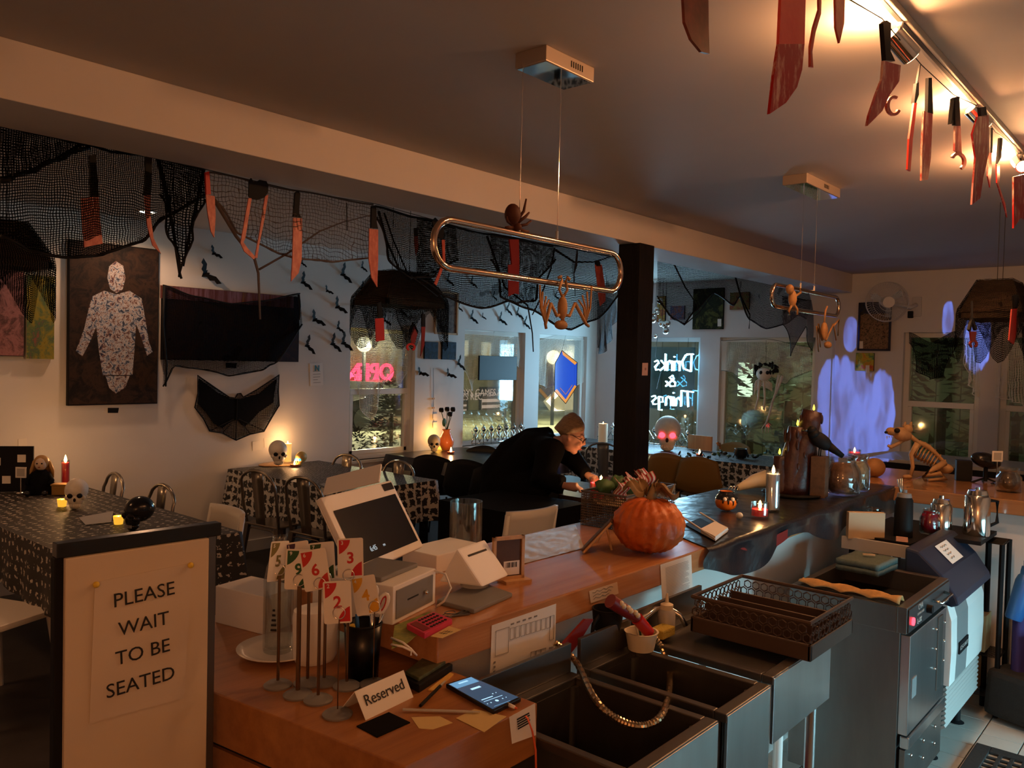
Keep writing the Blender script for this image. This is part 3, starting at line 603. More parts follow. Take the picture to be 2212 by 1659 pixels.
cc = thing('power_cord', 'white power cord looping off the cash drawer', 'cord', B)
MB().tube([p-B for p in (at(902, 1238, D=dep(B)), at(930, 1230, D=dep(B)), at(962, 1240, D=dep(B)-.03), at(974, 1270, D=dep(B)-.05), at(960, 1298, D=dep(B)-.05), at(943, 1311, Z=BZ+.003))], .003, 8).build('cord', 'white', cc, smooth=True)
# white shelf box behind the terminal
A = at(905, 1258, Z=BZ); one('paper_tray', MB().b2((-.12, -.05, 0), (.10, .09, .055)), 'white', 'low white paper tray behind the cash drawer', 'tray', (1.80, 1.80, BZ), bevel=.003, rz=R(4))
# card reader stand
a, b_, c_, d_ = at(948, 1257, Z=BZ+.03), at(1042, 1268, Z=BZ+.03), at(1100, 1243, Z=BZ+.03), at(987, 1185, D=dep(at(1000, 1262, Z=BZ+.03)))
o_ = at(1025, 1300, Z=BZ); rd = thing('card_reader', 'white wedge shaped card reader with a slot on a grey base', 'card reader', o_)
MB().prism([a-o_, b_-o_, d_-o_], c_-b_).build('wedge', 'white', rd, bevel=.006)
base = [at(x, y, Z=BZ) for x, y in ((943, 1305), (1024, 1327), (1107, 1290), (1030, 1262))]
MB().prism([p-o_ for p in base], (0, 0, .012)).build('base_plate', 'grey', rd, bevel=.004)
MB().cyl(((a+c_)/2-o_)*Vector((1, 1, 0)) if False else Vector(((a+c_).x/2-o_.x, (a+c_).y/2-o_.y, .01)), Vector(((a+c_).x/2-o_.x, (a+c_).y/2-o_.y, .034)), .04).build('neck', 'grey_light', rd, smooth=R(40))
f1 = (b_+c_)/2; f0 = d_+(c_-b_)/2; nn = (b_-d_).cross(c_-b_).normalized(); nn = nn if nn.dot(EYEP-f1) > 0 else -nn
mid = f0.lerp(f1, .22)+nn*.0005-o_; MB().prism([mid-(c_-b_)*.33, mid+(c_-b_)*.33, mid+(c_-b_)*.33+(f1-f0).normalized()*.006, mid-(c_-b_)*.33+(f1-f0).normalized()*.006], nn*.0006).build('slot', 'ink', rd)
# glass vase
P = at(1005, 1192, Z=BZ); hv = zat(P, 1084)-BZ
gv = one('glass_vase', MB().lathe([(0, 0), (.054, 0), (.054, hv), (.050, hv), (.050, .012), (0, .012)], 32, caps=False), 'glass', 'clear cylindrical glass vase standing empty on the bar', 'vase', P, smooth=R(40))
# framed sign seen from behind
q = [at(1063, 1255, Z=BZ+.008), at(1130, 1247, Z=BZ+.008)]; z1 = zat(q[0], 1162)
o_ = (q[0]+q[1])/2; o_.z = BZ; fs = thing('picture_stand', 'small wooden picture frame seen from behind with a barcode label', 'frame', o_)
fx = (q[1]-q[0]).normalized(); w_ = (q[1]-q[0]).length; h_ = z1-BZ-.008; M = frame((0, 0, .008), fx, (0, 0, 1))
mb = MB(); mb.b2((-w_/2, 0, -.006), (-w_/2+.009, h_, .006)).b2((w_/2-.009, 0, -.006), (w_/2, h_, .006)).b2((-w_/2, 0, -.006), (w_/2, .009, .006)).b2((-w_/2, h_-.009, -.006), (w_/2, h_, .006)); mb.xf(M).build('frame', 'light_wood', fs)
MB().b2((-w_/2+.008, .008, -.002), (w_/2-.008, h_-.008, .001)).xf(M).build('backing', 'brown', fs)
MB().b2((-w_*.15, .012, .001), (w_*.36, h_*.42, .0018)).xf(M).build('sticker', 'paper', fs)
for k in range(9): MB().b2((-w_*.08+k*w_*.04, h_*.27, .0018), (-w_*.08+k*w_*.04+w_*(.012+.01*(k % 3)), h_*.39, .0022)).xf(M).build('print', 'ink', fs)
MB().b2((-w_*.2, 0, -.025), (w_*.62, .008, .03)).xf(frame((0, 0, 0), fx, (0, 0, 1))).build('foot', 'light_wood', fs)
# calculator, keys, papers
cq = [at(x, y, Z=BZ) for x, y in ((878, 1360), (917, 1381), (977, 1349), (936, 1333))]; c = sum(cq, Vector())/4; ca = thing('calculator', 'pink pocket calculator with black keys', 'calculator', c)
MB().prism([p-c for p in cq], (0, 0, .014)).build('body', 'pink', ca, bevel=.002)
P = lambda u, v: cq[0]+(cq[3]-cq[0])*u+(cq[1]-cq[0])*v-c+Vector((0, 0, .014))
for i in range(6):
    for j in range(4): MB().box(P(.36+i*.105, .17+j*.22), (.006, .006, .004), rz=.5).build('key', 'ink', ca)
MB().prism([P(.05, .12), P(.27, .12), P(.27, .88), P(.05, .88)], (0, 0, .001)).build('display', 'red_dark', ca)
ky = thing('key_ring', 'keys on a ring lying behind the pink calculator', 'keys', at(962, 1338, Z=BZ))
for k in range(3): MB().tube([(.015*math.cos(a)+k*.012, .012*math.sin(a)+k*.004, .004+.003*k) for a in [2*math.pi*i/14 for i in range(14)]], .0012, 5, closed=True).build('ring', 'steel_dark', ky, smooth=True)
for k in range(3): MB().box((.045+.01*k, -.008+.008*k, .003), (.05, .008, .002), rz=-.4+.3*k).build('key', 'steel_dark', ky)
flat('paper_sheet', [(846, 1402), (852, 1352), (925, 1322), (948, 1330), (880, 1390)], BZ, mat('paper_green', (.34, .33, .07), .8, col2=(.10, .13, .04), vscale=30), 'green and yellow printed sheet under the calculator', 'paper')
nt_ = flat('hand_note', [(930, 1375), (970, 1353), (996, 1361), (955, 1379)], BZ+.0008, 'note_y', 'small handwritten note in front of the pink calculator', 'note')
for k in range(3): MB().tube([(-.015+i*.005, -.006+k*.006+.002*math.sin(i*2+k), .0012) for i in range(7)], .0005, 4).build('handwriting', 'ink', nt_)
c1 = thing('charger_cords', 'two thin white cords hanging over the end of the bar', 'cord', at(860, 1385, Z=BZ))
for k in range(2): MB().tube([p-c1.location for p in (at(845, 1378+k*14, Z=BZ+.003), at(870, 1388+k*9, Z=BZ+.003), at(888, 1402+k*4, Y=1.335), at(900-k*12, 1416, Y=1.332))], .0025, 6).build('cord', 'white', c1, smooth=True)
# papers on the front edge of the bar
q = [at(x, y, Y=1.3435) for x, y in ((1062, 1351), (1201, 1304), (1197, 1466), (1057, 1500))]; c = (q[0]+q[1])/2
ch = thing('seating_chart', 'white hand-drawn seating chart sheet hanging from the bar edge', 'chart', c)
MB().prism([p-c for p in q], (0, -.0006, 0)).build('sheet', 'paper', ch)
def cu(u, v): return q[0]*(1-u)*(1-v)+q[1]*u*(1-v)+q[2]*u*v+q[3]*(1-u)*v-c+Vector((0, -.0016, 0))
def box_(u0, v0, u1, v1): MB().tube([cu(u0, v0), cu(u1, v0), cu(u1, v1), cu(u0, v1)], .0006, 4, closed=True).build('drawn_box', 'ink', ch)
box_(.06, .10, .25, .46)
for k in range(8): box_(.27+k*.082, .13+k*.002, .27+k*.082+.062, .29)
box_(.90, .14, .965, .46)
for k in range(3): box_(.60+k*.085, .55, .67+k*.085, .64)
box_(.90, .56, .965, .66); box_(.90, .72, .965, .86); box_(.36, .72, .57, .93)
for k in range(6): MB().tube([cu(.38+k*.035+.014*math.cos(a), .695+.012*math.sin(a)) for a in [2*math.pi*i/10 for i in range(10)]], .0006, 4, closed=True).build('drawn_seat', 'ink', ch)
for k in range(3): MB().tube([cu(.60+.016*math.cos(a), .75+k*.07+.02*math.sin(a)) for a in [2*math.pi*i/10 for i in range(10)]], .0006, 4, closed=True).build('drawn_seat', 'ink', ch)
for k in range(6): MB().box(cu(.055, .55+k*.065), (.006, .001, .005)).build('print', 'ink_grey', ch)
for k in range(5): MB().box(cu(.30+k*.09, .075), (.012, .001, .004)).build('print', 'ink_grey', ch)
q = [at(x, y, Y=1.3435) for x, y in ((1426, 1220), (1493, 1198), (1496, 1284), (1431, 1309))]; c = (q[0]+q[1])/2
ins = thing('instruction_sheet', 'white typed instruction sheet taped to the bar edge', 'paper', c); MB().prism([p-c for p in q], (0, -.0006, 0)).build('sheet', 'paper', ins); lines(ins, q, 24, 'ink_grey', .0012, .14, .9, .12, .93, .0016, c)
q = [at(x, y, Y=1.3435) for x, y in ((1272, 1277), (1333, 1257), (1336, 1282), (1276, 1303))]; c = sum(q, Vector())/4
tp = thing('tape_note', 'strip of tape with a handwritten note on the bar edge', 'note', c); MB().prism([p-c for p in q], (0, -.0005, 0)).build('tape', mat('tape', (.62, .42, .25), .6), tp)
for k in range(3): MB().tube([q[0].lerp(q[1], .1+i*.08)+(q[3]-q[0])*(.22+.25*k+.08*math.sin(i*2.3+k))-c+Vector((0, -.0012, 0)) for i in range(10-k)], .0006, 4).build('handwriting', 'ink', tp)
# crinkled film, easel, basket, pumpkin
q = [at(x, y, Z=BZ) for x, y in ((1131, 1158), (1243, 1134), (1262, 1185), (1118, 1222))]; c = sum(q, Vector())/4
def film(u, v):
    p = q[0]*(1-u)*(1-v)+q[1]*u*(1-v)+q[2]*u*v+q[3]*(1-u)*v-c; p.z = .0015+.0035*abs(noise.noise(Vector((u*7, v*4, 3))))
    return p
one('plastic_film', MB().grid(film, 30, 24), mat('film', (.55, .52, .52), .12, spec=.8, bump=.1, bscale=25), 'crinkled shiny plastic film spread on the bar', 'film', c, smooth=True)
ez = thing('small_easel', 'small wooden easel leaning on the bar by the pumpkin', 'easel', at(1290, 1188, Z=BZ))
a, t_, l_ = at(1262, 1191, Z=BZ), at(1322, 1125, D=dep(at(1300, 1190, Z=BZ))), at(1321, 1191, Z=BZ); o_ = ez.location
for s in (-.035, .035): MB().tube([a-o_+Vector((s, s*.6, .004)), t_-o_+Vector((s, s*.6, 0))], .0045, 6).build('upright', 'light_wood', ez)
mb = MB(); mb.prism([a-o_+Vector((-.035, -.02, .008)), a-o_+Vector((.035, .02, .008)), t_-o_+Vector((.035, .02, .0)), t_-o_+Vector((-.035, -.02, 0))], (-.004, .004, .004)); mb.build('board', 'brown', ez)
MB().tube([t_.lerp(a, .2)-o_, l_-o_+Vector((0, 0, .004))], .004, 6).build('leg', 'light_wood', ez); MB().tube([t_.lerp(a, .35)-o_, (a.lerp(l_, .5))-o_+Vector((0, 0, .03))], .0025, 6).build('brace', 'light_wood', ez)
bk = thing('wire_basket', 'rectangular dark wire basket holding striped bags behind the pumpkin', 'basket', (2.82, 1.80, BZ+.001), R(4))
mb = MB(); W, D_, H_ = .42, .20, .135
def wallg(a, b, m_):
    n0 = len(mb.v); mb.grid(lambda u, v: Vector(a).lerp(Vector(b), u)+Vector((0, 0, H_*v)), 1, 1)
    L_ = (Vector(b)-Vector(a)).length; mb.uv = (mb.uv or [])+[(0, 0), (L_, 0), (0, H_), (L_, H_)]
for a, b in (((-W/2, -D_/2, 0), (W/2, -D_/2, 0)), ((W/2, -D_/2, 0), (W/2, D_/2, 0)), ((W/2, D_/2, 0), (-W/2, D_/2, 0)), ((-W/2, D_/2, 0), (-W/2, -D_/2, 0))): wallg(a, b, 0)
mb.build('wire_mesh', netmat('net_wire', (.10, .085, .075), .008, .38, .0), bk)
MB().tube([(-W/2, -D_/2, H_), (W/2, -D_/2, H_), (W/2, D_/2, H_), (-W/2, D_/2, H_)], .003, 6, closed=True).build('rim', 'steel_dark', bk); MB().b2((-W/2, -D_/2, 0), (W/2, D_/2, .002)).build('bottom', 'steel_dark', bk)
MB().b2((-.05, -D_/2-.002, .05), (.07, -D_/2, .10)).build('tag_plate', 'black', bk)
bl = MB(); bl.grid(lambda u, v: Vector((-W/2+.008+(W-.016)*u, -D_/2+.008+(D_-.016)*v, .09+.035*noise.noise(Vector((u*5, v*3, 1))))), 26, 14)
one('burlap_liner', bl, mat('burlap', (.30, .22, .12), .9, var=.4, vscale=60), 'crumpled burlap liner inside the wire basket', 'liner', (2.82, 1.80, BZ+.002), smooth=True, rz=R(4))
def stripe(name, c1, c2, f):
    m = bpy.data.materials.new(name); m.use_nodes = True; MT[name] = m; N = m.node_tree.nodes; L = m.node_tree.links; b = N['Principled BSDF']; b.inputs['Roughness'].default_value = .8
    tc = N.new('ShaderNodeTexCoord'); wv = N.new('ShaderNodeTexWave'); wv.inputs['Scale'].default_value = f; wv.bands_direction = 'X'
    cr = N.new('ShaderNodeValToRGB'); cr.color_ramp.interpolation = 'CONSTANT'; cr.color_ramp.elements[1].position = .5; cr.color_ramp.elements[0].color = (*c1, 1); cr.color_ramp.elements[1].color = (*c2, 1)
    L.new(tc.outputs['Object'], wv.inputs[0]); L.new(wv.outputs['Fac'], cr.inputs[0]); L.new(cr.outputs[0], b.inputs['Base Color'])
stripe('stripes', (.36, .03, .025), (.60, .52, .44), 34)
for k, (x, y, rz, w_, lab) in enumerate(((2.73, 1.77, .2, .11, 'red and white striped paper bag leaning at the front of the basket'), (2.90, 1.80, -.25, .13, 'red and white striped paper bag in the middle of the basket'), (2.98, 1.85, .5, .09, 'crumpled striped paper bag at the far side of the basket'))):
    mb = MB(); mb.grid(lambda u, v: Vector((-w_/2+w_*u, .02*math.sin(u*9+k)+.012*math.sin(v*7), .075*v*(1+.18*math.sin(u*13+k)))), 14, 8)
    one('striped_bag', mb, 'stripes', lab, 'paper bag', (x, y, BZ+.105), rz=rz, solid=.0015, smooth=True)
for k, (x, y) in enumerate(((2.70, 1.84), (2.83, 1.86), (2.79, 1.78))):
    mb = MB(); mb.ell((0, 0, .02), (.05, .03, .03), 14, 9, fn=lambda v: v*(1+.5*noise.noise(v*2.5+Vector((k*3, 0, 0)))))
    one('leafy_bunch', mb, 'green', ('green leafy bunch at the left end of the basket', 'green leafy bunch at the back of the basket', 'green leafy bunch between the striped bags')[k], 'leaves', (x, y, BZ+.125), smooth=True)
P = at(1440, 1204, Z=BZ); P.y += .09; P.x += .03; P.z += .004
pk = thing('pumpkin', 'warty orange pumpkin with dry stem sitting on the bar', 'pumpkin', P)
def pf(v):
    a = math.atan2(v.y, v.x); r = 1+.05*abs(math.cos(a*9))-.02+.07*max(0, noise.noise(v*5.5))+.05*max(0, noise.noise(v*11+Vector((4, 0, 0))))
    top = .12*math.exp(-((v.z-1)**2)/.02) if v.z > 0 else 0
    return Vector((v.x*r, v.y*r, v.z*(r-.12*math.exp(-(v.x**2+v.y**2)/.05))))
MB().ell((0, 0, .088), (.118, .118, .092), 90, 48, fn=pf).build('flesh', mat('pumpkin', (.62, .15, .022), .45, col2=(.40, .07, .012), vscale=14, bump=.15, bscale=70), pk, smooth=True)
MB().tube([(0, 0, .155), (.008, -.004, .185), (.022, .0, .205), (.04, .006, .21)], [.024, .015, .012, .016], 10).build('stem', mat('stem', (.28, .17, .07), .8, var=.4, vscale=30), pk, smooth=True)
for k in range(5):
    mb = MB(); mb.grid(lambda u, v: Vector((.02+.08*u, (v-.5)*.05*math.sin(math.pi*min(1, u+.08)), .205+.018*math.sin(u*6+k)+.01*math.cos(v*9))), 10, 6); mb.xf(Matrix.Rotation(R(-70+k*42), 4, 'Z')); mb.build('dry_leaf', 'stem', pk, smooth=True)
# napkin dispenser with white rails
q = [at(x, y, Z=BZ+.002) for x, y in ((1478, 1135), (1512, 1122), (1572, 1152), (1545, 1172))]; c = sum(q, Vector())/4; c.z = BZ
nd = thing('menu_stand', 'white edged tablet stand lying tilted beside the pumpkin', 'stand', c)
MB().prism([p-c for p in q], (0, 0, .006)).build('tray', 'black', nd)
for a, b in ((0, 3), (1, 2)): MB().tube([q[a]-c+Vector((0, 0, .028)), q[b]-c+Vector((0, 0, .014))], .0035, 6).build('rail', 'white', nd)
MB().prism([p-c+Vector((0, 0, .006)) for p in (q[2].lerp(q[1], .0), q[2].lerp(q[1], .45), q[3].lerp(q[0], .45), q[3])], (0, 0, .016)).build('paper_stack', 'paper', nd)
# black plastic cloth over the far half of the bar
cl = thing('plastic_tablecloth', 'wrinkled black plastic tablecloth over the far half of the bar', 'tablecloth', (3.6, 1.63, BZ))
def clf(u, v):
    x = 2.66+2.1*u+.10*(1-u)*math.sin(v*5); s = v*.78
    y = 1.935-s; z = BZ+.003
    if y < 1.335: z = BZ-(1.335-y)*(.55+.25*math.sin(x*7)); y = 1.335-.012-.012*math.sin(x*17)*min(1, (1.335-y)*12)
    else: z += .004*abs(noise.noise(Vector((x*9, y*3, 0))))
    return Vector((x-3.6, y-1.63, z-BZ))
MB().grid(clf, 120, 60).build('sheet', mat('plastic_black', (.012, .013, .018), .28, spec=.7, bump=.35, bscale=18), cl, smooth=True)
mb = MB(); mb.grid(lambda u, v: Vector((2.84+.55*u-3.6, 1.330-1.63, -.015-.055*v*(.4+u*(1-u)*2)-.02*math.sin(u*3))), 20, 4); mb.build('red_lining', 'red_dark', cl, smooth=True)
# ------------------------------------------------------------------ candles and lights that burn
def flame(parent, p, s=1.0, power=0, col=WARM, m='flame'):
    p = Vector(p); MB().lathe([(0, 0), (.0035*s, .003*s), (.0045*s, .008*s), (.003*s, .016*s), (.001*s, .022*s), (0, .024*s)], 10, p, caps=False).build('flame', m, parent, smooth=True)
    if power:
        l = lamp('candle_light', 'POINT', (0, 0, 0), power, col, shadow_soft_size=.012); l.parent = parent; l.location = p+Vector((0, 0, .022*s))
def jar_candle(P, r, h, wax, label, fill=.6, power=.6, grp=None, s=1.2):
    t = thing('candle_jar', label, 'candle', P, group=grp)
    MB().lathe([(0, 0), (r, 0), (r*1.02, h*.1), (r*1.02, h), (r*.93, h), (r*.93, .006), (0, .006)], 24, caps=False).build('glass', 'glass', t, smooth=R(50))
    MB().cyl((0, 0, .007), (0, 0, h*fill), r*.9, n=24).build('wax', wax, t, smooth=R(50)); flame(t, (0, 0, h*fill), s, power); return t
mat('wax_red', (.55, .02, .03), .3, emit=(.8, .03, .02), estr=.12); mat('wax_white', (.72, .62, .48), .4, emit=(1, .6, .25), estr=.10); mat('wax_grey', (.30, .28, .33), .4)
RED = (1, .42, .2)
jar_candle(at(1641, 1117, Z=BZ+.006), .037, .062, 'wax_red', 'low red candle in a glass jar burning on the black plastic cloth', .55, .55, s=1.6)
jar_candle(at(1668, 1103, Z=BZ+.006), .031, .185, 'wax_grey', 'tall candle in a clear glass cylinder on the black plastic cloth', .88, .6, s=1.6)
jar_candle(at(1845, 1003, Z=BZ+.006), .040, .10, 'wax_red', 'red pillar candle in glass behind the cookie jars', .8, .45, s=1.4)
# orange pot with eyes, ball, gourd with claw
P = at(1568, 1101, Z=BZ+.006); po = thing('orange_pot', 'round orange ceramic pot with black dripping rim and eyes', 'pot', P)
MB().lathe([(0, 0), (.022, 0), (.040, .012), (.048, .035), (.043, .060), (.030, .074), (.034, .082), (.027, .082), (.026, .072), (.036, .055), (.036, .03), (0, .012)], 32, caps=False).build('body', 'orange', po, smooth=True)
MB().lathe([(.0475, .048), (.0435, .0605), (.0305, .0745), (.0345, .0825), (.028, .083)], 32, caps=False).build('glaze', 'black_gloss', po, smooth=True)
for k in range(7):
    a = R(-170+k*28); MB().ell((.0475*math.cos(a), .0475*math.sin(a), .043), (.004, .004, .010+.004*(k % 3)), 8, 8).build('drip', 'black_gloss', po, smooth=True)
for s in (-1, 1):
    d = Vector((-math.cos(YAW+s*.38), -math.sin(YAW+s*.38), 0)); MB().ell(d*.046+Vector((0, 0, .053)), .009, 10, 8).build('eye', 'white_gloss', po, smooth=True)
one('ball', MB().ell((0, 0, .014), .014, 12, 8), 'bone_white', 'small white ball lying on the black plastic cloth', 'ball', at(1597, 1121, Z=BZ+.006), smooth=True)
P = at(1660, 1062, Z=BZ+.006); cw = thing('monster_claw', 'rubber monster hand with shiny claws reaching from a pale sleeve', 'prop', P)
mb = MB(); mb.tube([(.03, .0, .05), (.01, .02, .062), (-.04, .06, .05), (-.09, .09, .03), (-.12, .11, .018)], [.03, .045, .035, .022, .016], 14); mb.build('sleeve', 'cream', cw, smooth=True)
for k in range(4): MB().tube([(-.12, .11, .016), (-.14-.004*k, .10+.012*k, .026), (-.155-.004*k, .095+.016*k, .006)], [.007, .005, .001], 6).build('claw', 'chrome', cw, smooth=True)
# candle log
P = at(1712, 1068, Z=BZ+.006); lg = thing('candle_log', 'dark brown dripping wax log with three yellow electric candles', 'candle', P); D0 = dep(P)
def up_(x, y): return at(x, y, D=D0)-P
mb = MB(); wax = mat('wax_brown', (.055, .016, .012), .45, col2=(.02, .008, .008), vscale=25, bump=.4, bscale=30)
for (a, b, r0, r1) in (((1712, 1066), (1755, 888), .078, .046), ((1705, 1066), (1722, 922), .075, .040), ((1690, 1066), (1685, 985), .055, .032)):
    A, B_ = up_(*a), up_(*b); pts = [A.lerp(B_, k/8)+Vector((.006*noise.noise(Vector((k, 1, r0*50))), 0, 0)) for k in range(9)]
    mb.tube(pts, [r0+(r1-r0)*k/8+.006*noise.noise(Vector((k*2.1, r0*90, 0))) for k in range(9)], 18)
mb.build('log', wax, lg, smooth=True)
for k in range(26):
    a = rnd(0, 6.28); t_ = rnd(.3, 1); base = up_(1755, 888)*t_ if k % 2 else up_(1722, 922)*t_; r_ = .05+.025*(1-t_)
    p = base+Vector((math.cos(a)*r_, math.sin(a)*r_, 0)); MB().ell(p, (.008, .008, rnd(.018, .04)), 8, 8).build('drip', wax, lg, smooth=True)
for x, y in ((1758, 886), (1723, 919), (1684, 981)):
    flame(lg, up_(x, y)+Vector((0, 0, -.002)), 1.3, .04, (1, .7, .1), 'led_yellow')
MB().lathe([(0, -.004), (.13, -.004), (.15, .01), (.14, .012), (.0, .004)], 28, caps=False).build('tray', 'black', lg, smooth=True)
# crow on a menu box
P = at(1780, 1062, Z=BZ); P.z = BZ; mbx = one('menu_box', MB().b2((-.04, -.035, 0), (.04, .035, .20)), 'dark_wood', 'tall dark wooden menu box under the crow', 'box', (at(1782, 1078, Z=BZ).x, at(1782, 1078, Z=BZ).y+.03, BZ+.007), bevel=.003, rz=R(8))
cz = .20; cr = thing('crow_figure', 'black crow figurine perched on the wooden menu box', 'crow', (at(1782, 1078, Z=BZ).x, at(1782, 1078, Z=BZ).y+.03, BZ+.208))
M = Matrix.Rotation(R(-49), 4, 'Z')   # local x runs to the right across the view
mb = MB(); mb.ell((0, 0, .075), (.065, .03, .036), 16, 10, rot=(0, R(35), 0)); mb.ell((-.045, 0, .125), (.024, .021, .022), 12, 8); mb.tube([(-.03, 0, .10), (-.045, 0, .12)], [.03, .022], 10); mb.xf(M).build('body', 'black', cr, smooth=True)
MB().tube([(-.062, 0, .126), (-.098, 0, .121)], [.009, .001], 8).xf(M).build('beak', 'black_gloss', cr, smooth=True); MB().tube([(.04, 0, .05), (.11, 0, .002)], [.022, .012], 8).xf(M).build('tail', 'black', cr, smooth=True)
for s in (-.012, .012): MB().tube([(0, s, .05), (-.005, s, .0)], .003, 6).xf(M).build('leg', 'black', cr, smooth=True)
# cookie jars
def jar(P, r, h, label, fillm, fill=.75, lid=True, cat='jar'):
    t = thing('glass_jar', label, cat, P)
    MB().lathe([(0, 0), (r*.9, 0), (r, h*.08), (r, h*.62), (r*.75, h*.78), (r*.72, h*.9), (r*.8, h*.92), (r*.8, h*.95), (r*.7, h*.95), (r*.68, h*.8), (r*.94, h*.6), (r*.94, h*.06), (0, h*.04)], 28, caps=False).build('glass', 'glass', t, smooth=True)
    if fillm == 'rings':
        for k in range(16):
            a = rnd(0, 6.28); q = rnd(0, .45)*r; rr = r*.38
            c = Vector((q*math.cos(a), q*math.sin(a), h*(.1+.035*k))); tilt = Euler((rnd(-.9, .9), rnd(-.9, .9), 0)).to_matrix()
            MB().tube([c+tilt @ Vector((rr*math.cos(b), rr*math.sin(b), 0)) for b in [2*math.pi*i/12 for i in range(12)]], .005, 6, closed=True).build('cookie', mat('cookie', (.50, .24, .08), .6), t, smooth=True)
    else:
        mb = MB(); mb.ell((0, 0, h*fill*.5+.006), (r*.9, r*.9, h*fill*.5), 20, 10, fn=lambda v: Vector((v.x, v.y, max(-1, min(1, v.z*1.3)))) * (1+.06*noise.noise(v*6))); mb.build('contents', fillm, t, smooth=True)
    if lid: MB().lathe([(0, h*.95), (r*.82, h*.95), (r*.82, h*.985), (r*.5, h), (0, h*1.005)], 24, caps=False).build('lid', 'glass', t, smooth=R(50))
    return t
mat('candy', (.28, .12, .05), .6, col2=(.10, .04, .02), vscale=40); mat('oats', (.5, .4, .25), .7, col2=(.2, .15, .08), vscale=50)
jar((4.20, 1.43, BZ+.007), .088, .20, 'large glass jar of dark candy at the front of the bar corner', 'candy'); jar((4.40, 1.42, BZ+.007), .062, .19, 'narrow glass jar with pale snacks behind the candy jar', 'oats')
# back shelf with kettles
sh = thing('back_shelf', 'black back counter shelf above the ice machine', 'shelf', (4.35, 1.1, .9))
mb = MB(); mb.prism([(-.40, -.07, -.02), (0, -.07, -.02), (0, -.27, -.02), (.36, -.27, -.02), (.36, .235, -.02), (-.40, .235, -.02)], (0, 0, .02)); mb.build('board', 'black', sh, bevel=.002)
MB().b2((-.402, -.07, -.05), (-.385, .235, .006)).build('edge_strip', 'grey_light', sh)
for x, y in ((-.36, .20), (.34, .2), (.34, -.24)): MB().cyl((x, y, -.895), (x, y, -.02), .014, n=8).build('post', 'black', sh)
jar((4.16, 1.265, .901), .055, .125, 'small open jar of ring cookies on the black shelf', 'rings')
one('napkin_box', MB().b2((-.085, -.015, 0), (.085, .015, .125)), mat('card_beige', (.55, .40, .24), .6), 'beige cardboard napkin box beside the cookie jar', 'box', (4.0, 1.245, .901), rz=R(-50), bevel=.002)
def mug(P, r, h, m, label, cat, handle=True, lidm=None):
    t = thing(cat.replace(' ', '_'), label, cat, P)
    MB().lathe([(0, 0), (r*.97, 0), (r, .006), (r*.94, h*.93), (r*.75, h), (0, h*1.01)], 28, caps=False).build('body', m, t, smooth=R(50))
    if handle: MB().tube([(math.cos(-.75)*r*.95, math.sin(-.75)*r*.95, h*.85), (math.cos(-.75)*r*1.75, math.sin(-.75)*r*1.75, h*.82), (math.cos(-.75)*r*1.8, math.sin(-.75)*r*1.8, h*.3), (math.cos(-.75)*r, math.sin(-.75)*r, h*.2)], .009, 8).build('handle', 'black', t, smooth=True)
    if lidm: MB().lathe([(0, h), (r*.8, h), (r*.7, h+.018), (.012, h+.02), (.012, h+.035), (0, h+.035)], 20, caps=False).build('lid', lidm, t, smooth=R(50))
    return t
mug((4.46, 1.03, .901), .052, .145, 'chrome', 'shiny steel kettle next to the red jar', 'kettle', False, 'chrome'); mug((4.52, .885, .901), .060, .20, 'chrome', 'tall shiny steel kettle with a black handle', 'kettle', True, 'chrome')
mug((4.19, 1.13, .901), .042, .19, 'black', 'black travel mug on the black shelf', 'mug', False, 'grey')
mug((4.30, 1.17, .901), .035, .16, 'steel_dark', 'dark steel tumbler holding straws', 'tumbler', False)
for k in range(3):
    one('straw', MB().tube([(0, 0, 0), (.02*(k-1), .015, .10)], .005, 6), 'steel', ('steel straw leaning left in the tumbler', 'steel straw upright in the tumbler', 'steel straw leaning right in the tumbler')[k], 'straw', (4.295+.01*k, 1.17, 1.062), smooth=True)
jar((4.37, 1.06, .901), .045, .12, 'glass jar with dark red liquid by the kettle', mat('liq_red', (.25, .01, .03), .2), .85)
tr = thing('serving_tray', 'black tray with pink labels and curled handles', 'tray', (4.16, .99+.08, .902) if False else (4.09, 1.08, .902), R(-6))
MB().b2((-.09, -.045, 0), (.02, .12, .008)).build('base', 'black', tr, bevel=.002)
for k in range(4): MB().box((-.07+.03*k, .0+.012*k, .009), (.02, .05, .001), rz=.3).build('label', mat('pinkish', (.6, .35, .28), .7), tr)
# towels and rag on the dishwasher
tw = thing('folded_towels', 'folded grey green towels lying on the dishwasher', 'towel', (3.70, 1.14, .829), R(-4))
for k in range(2):
    mb = MB(); mb.grid(lambda u, v: Vector((-.11+.22*u, -.09+.18*v, .012+.026*k+.004*noise.noise(Vector((u*5, v*5, k))))), 12, 10); mb.build('fold', mat('towel', (.10, .14, .13), .95, var=.3, vscale=80), tw, smooth=True, solid=.022)
MB().box((.02, .0, .06), (.012, .05, .006), rz=.5).build('clothes_peg', 'light_wood', tw)
rg = MB(); rg.grid(lambda u, v: Vector((3.215+.06*v-.004*math.sin(u*19), .87+.38*u, .833+.014*abs(math.sin(u*11+v*3))+.012*math.sin(3.14*v))), 30, 8)
one('yellow_rag', rg, mat('rag', (.52, .30, .11), .9, var=.3, vscale=40), 'twisted yellow rag along the edge of the dishwasher', 'rag', smooth=True, solid=.004)
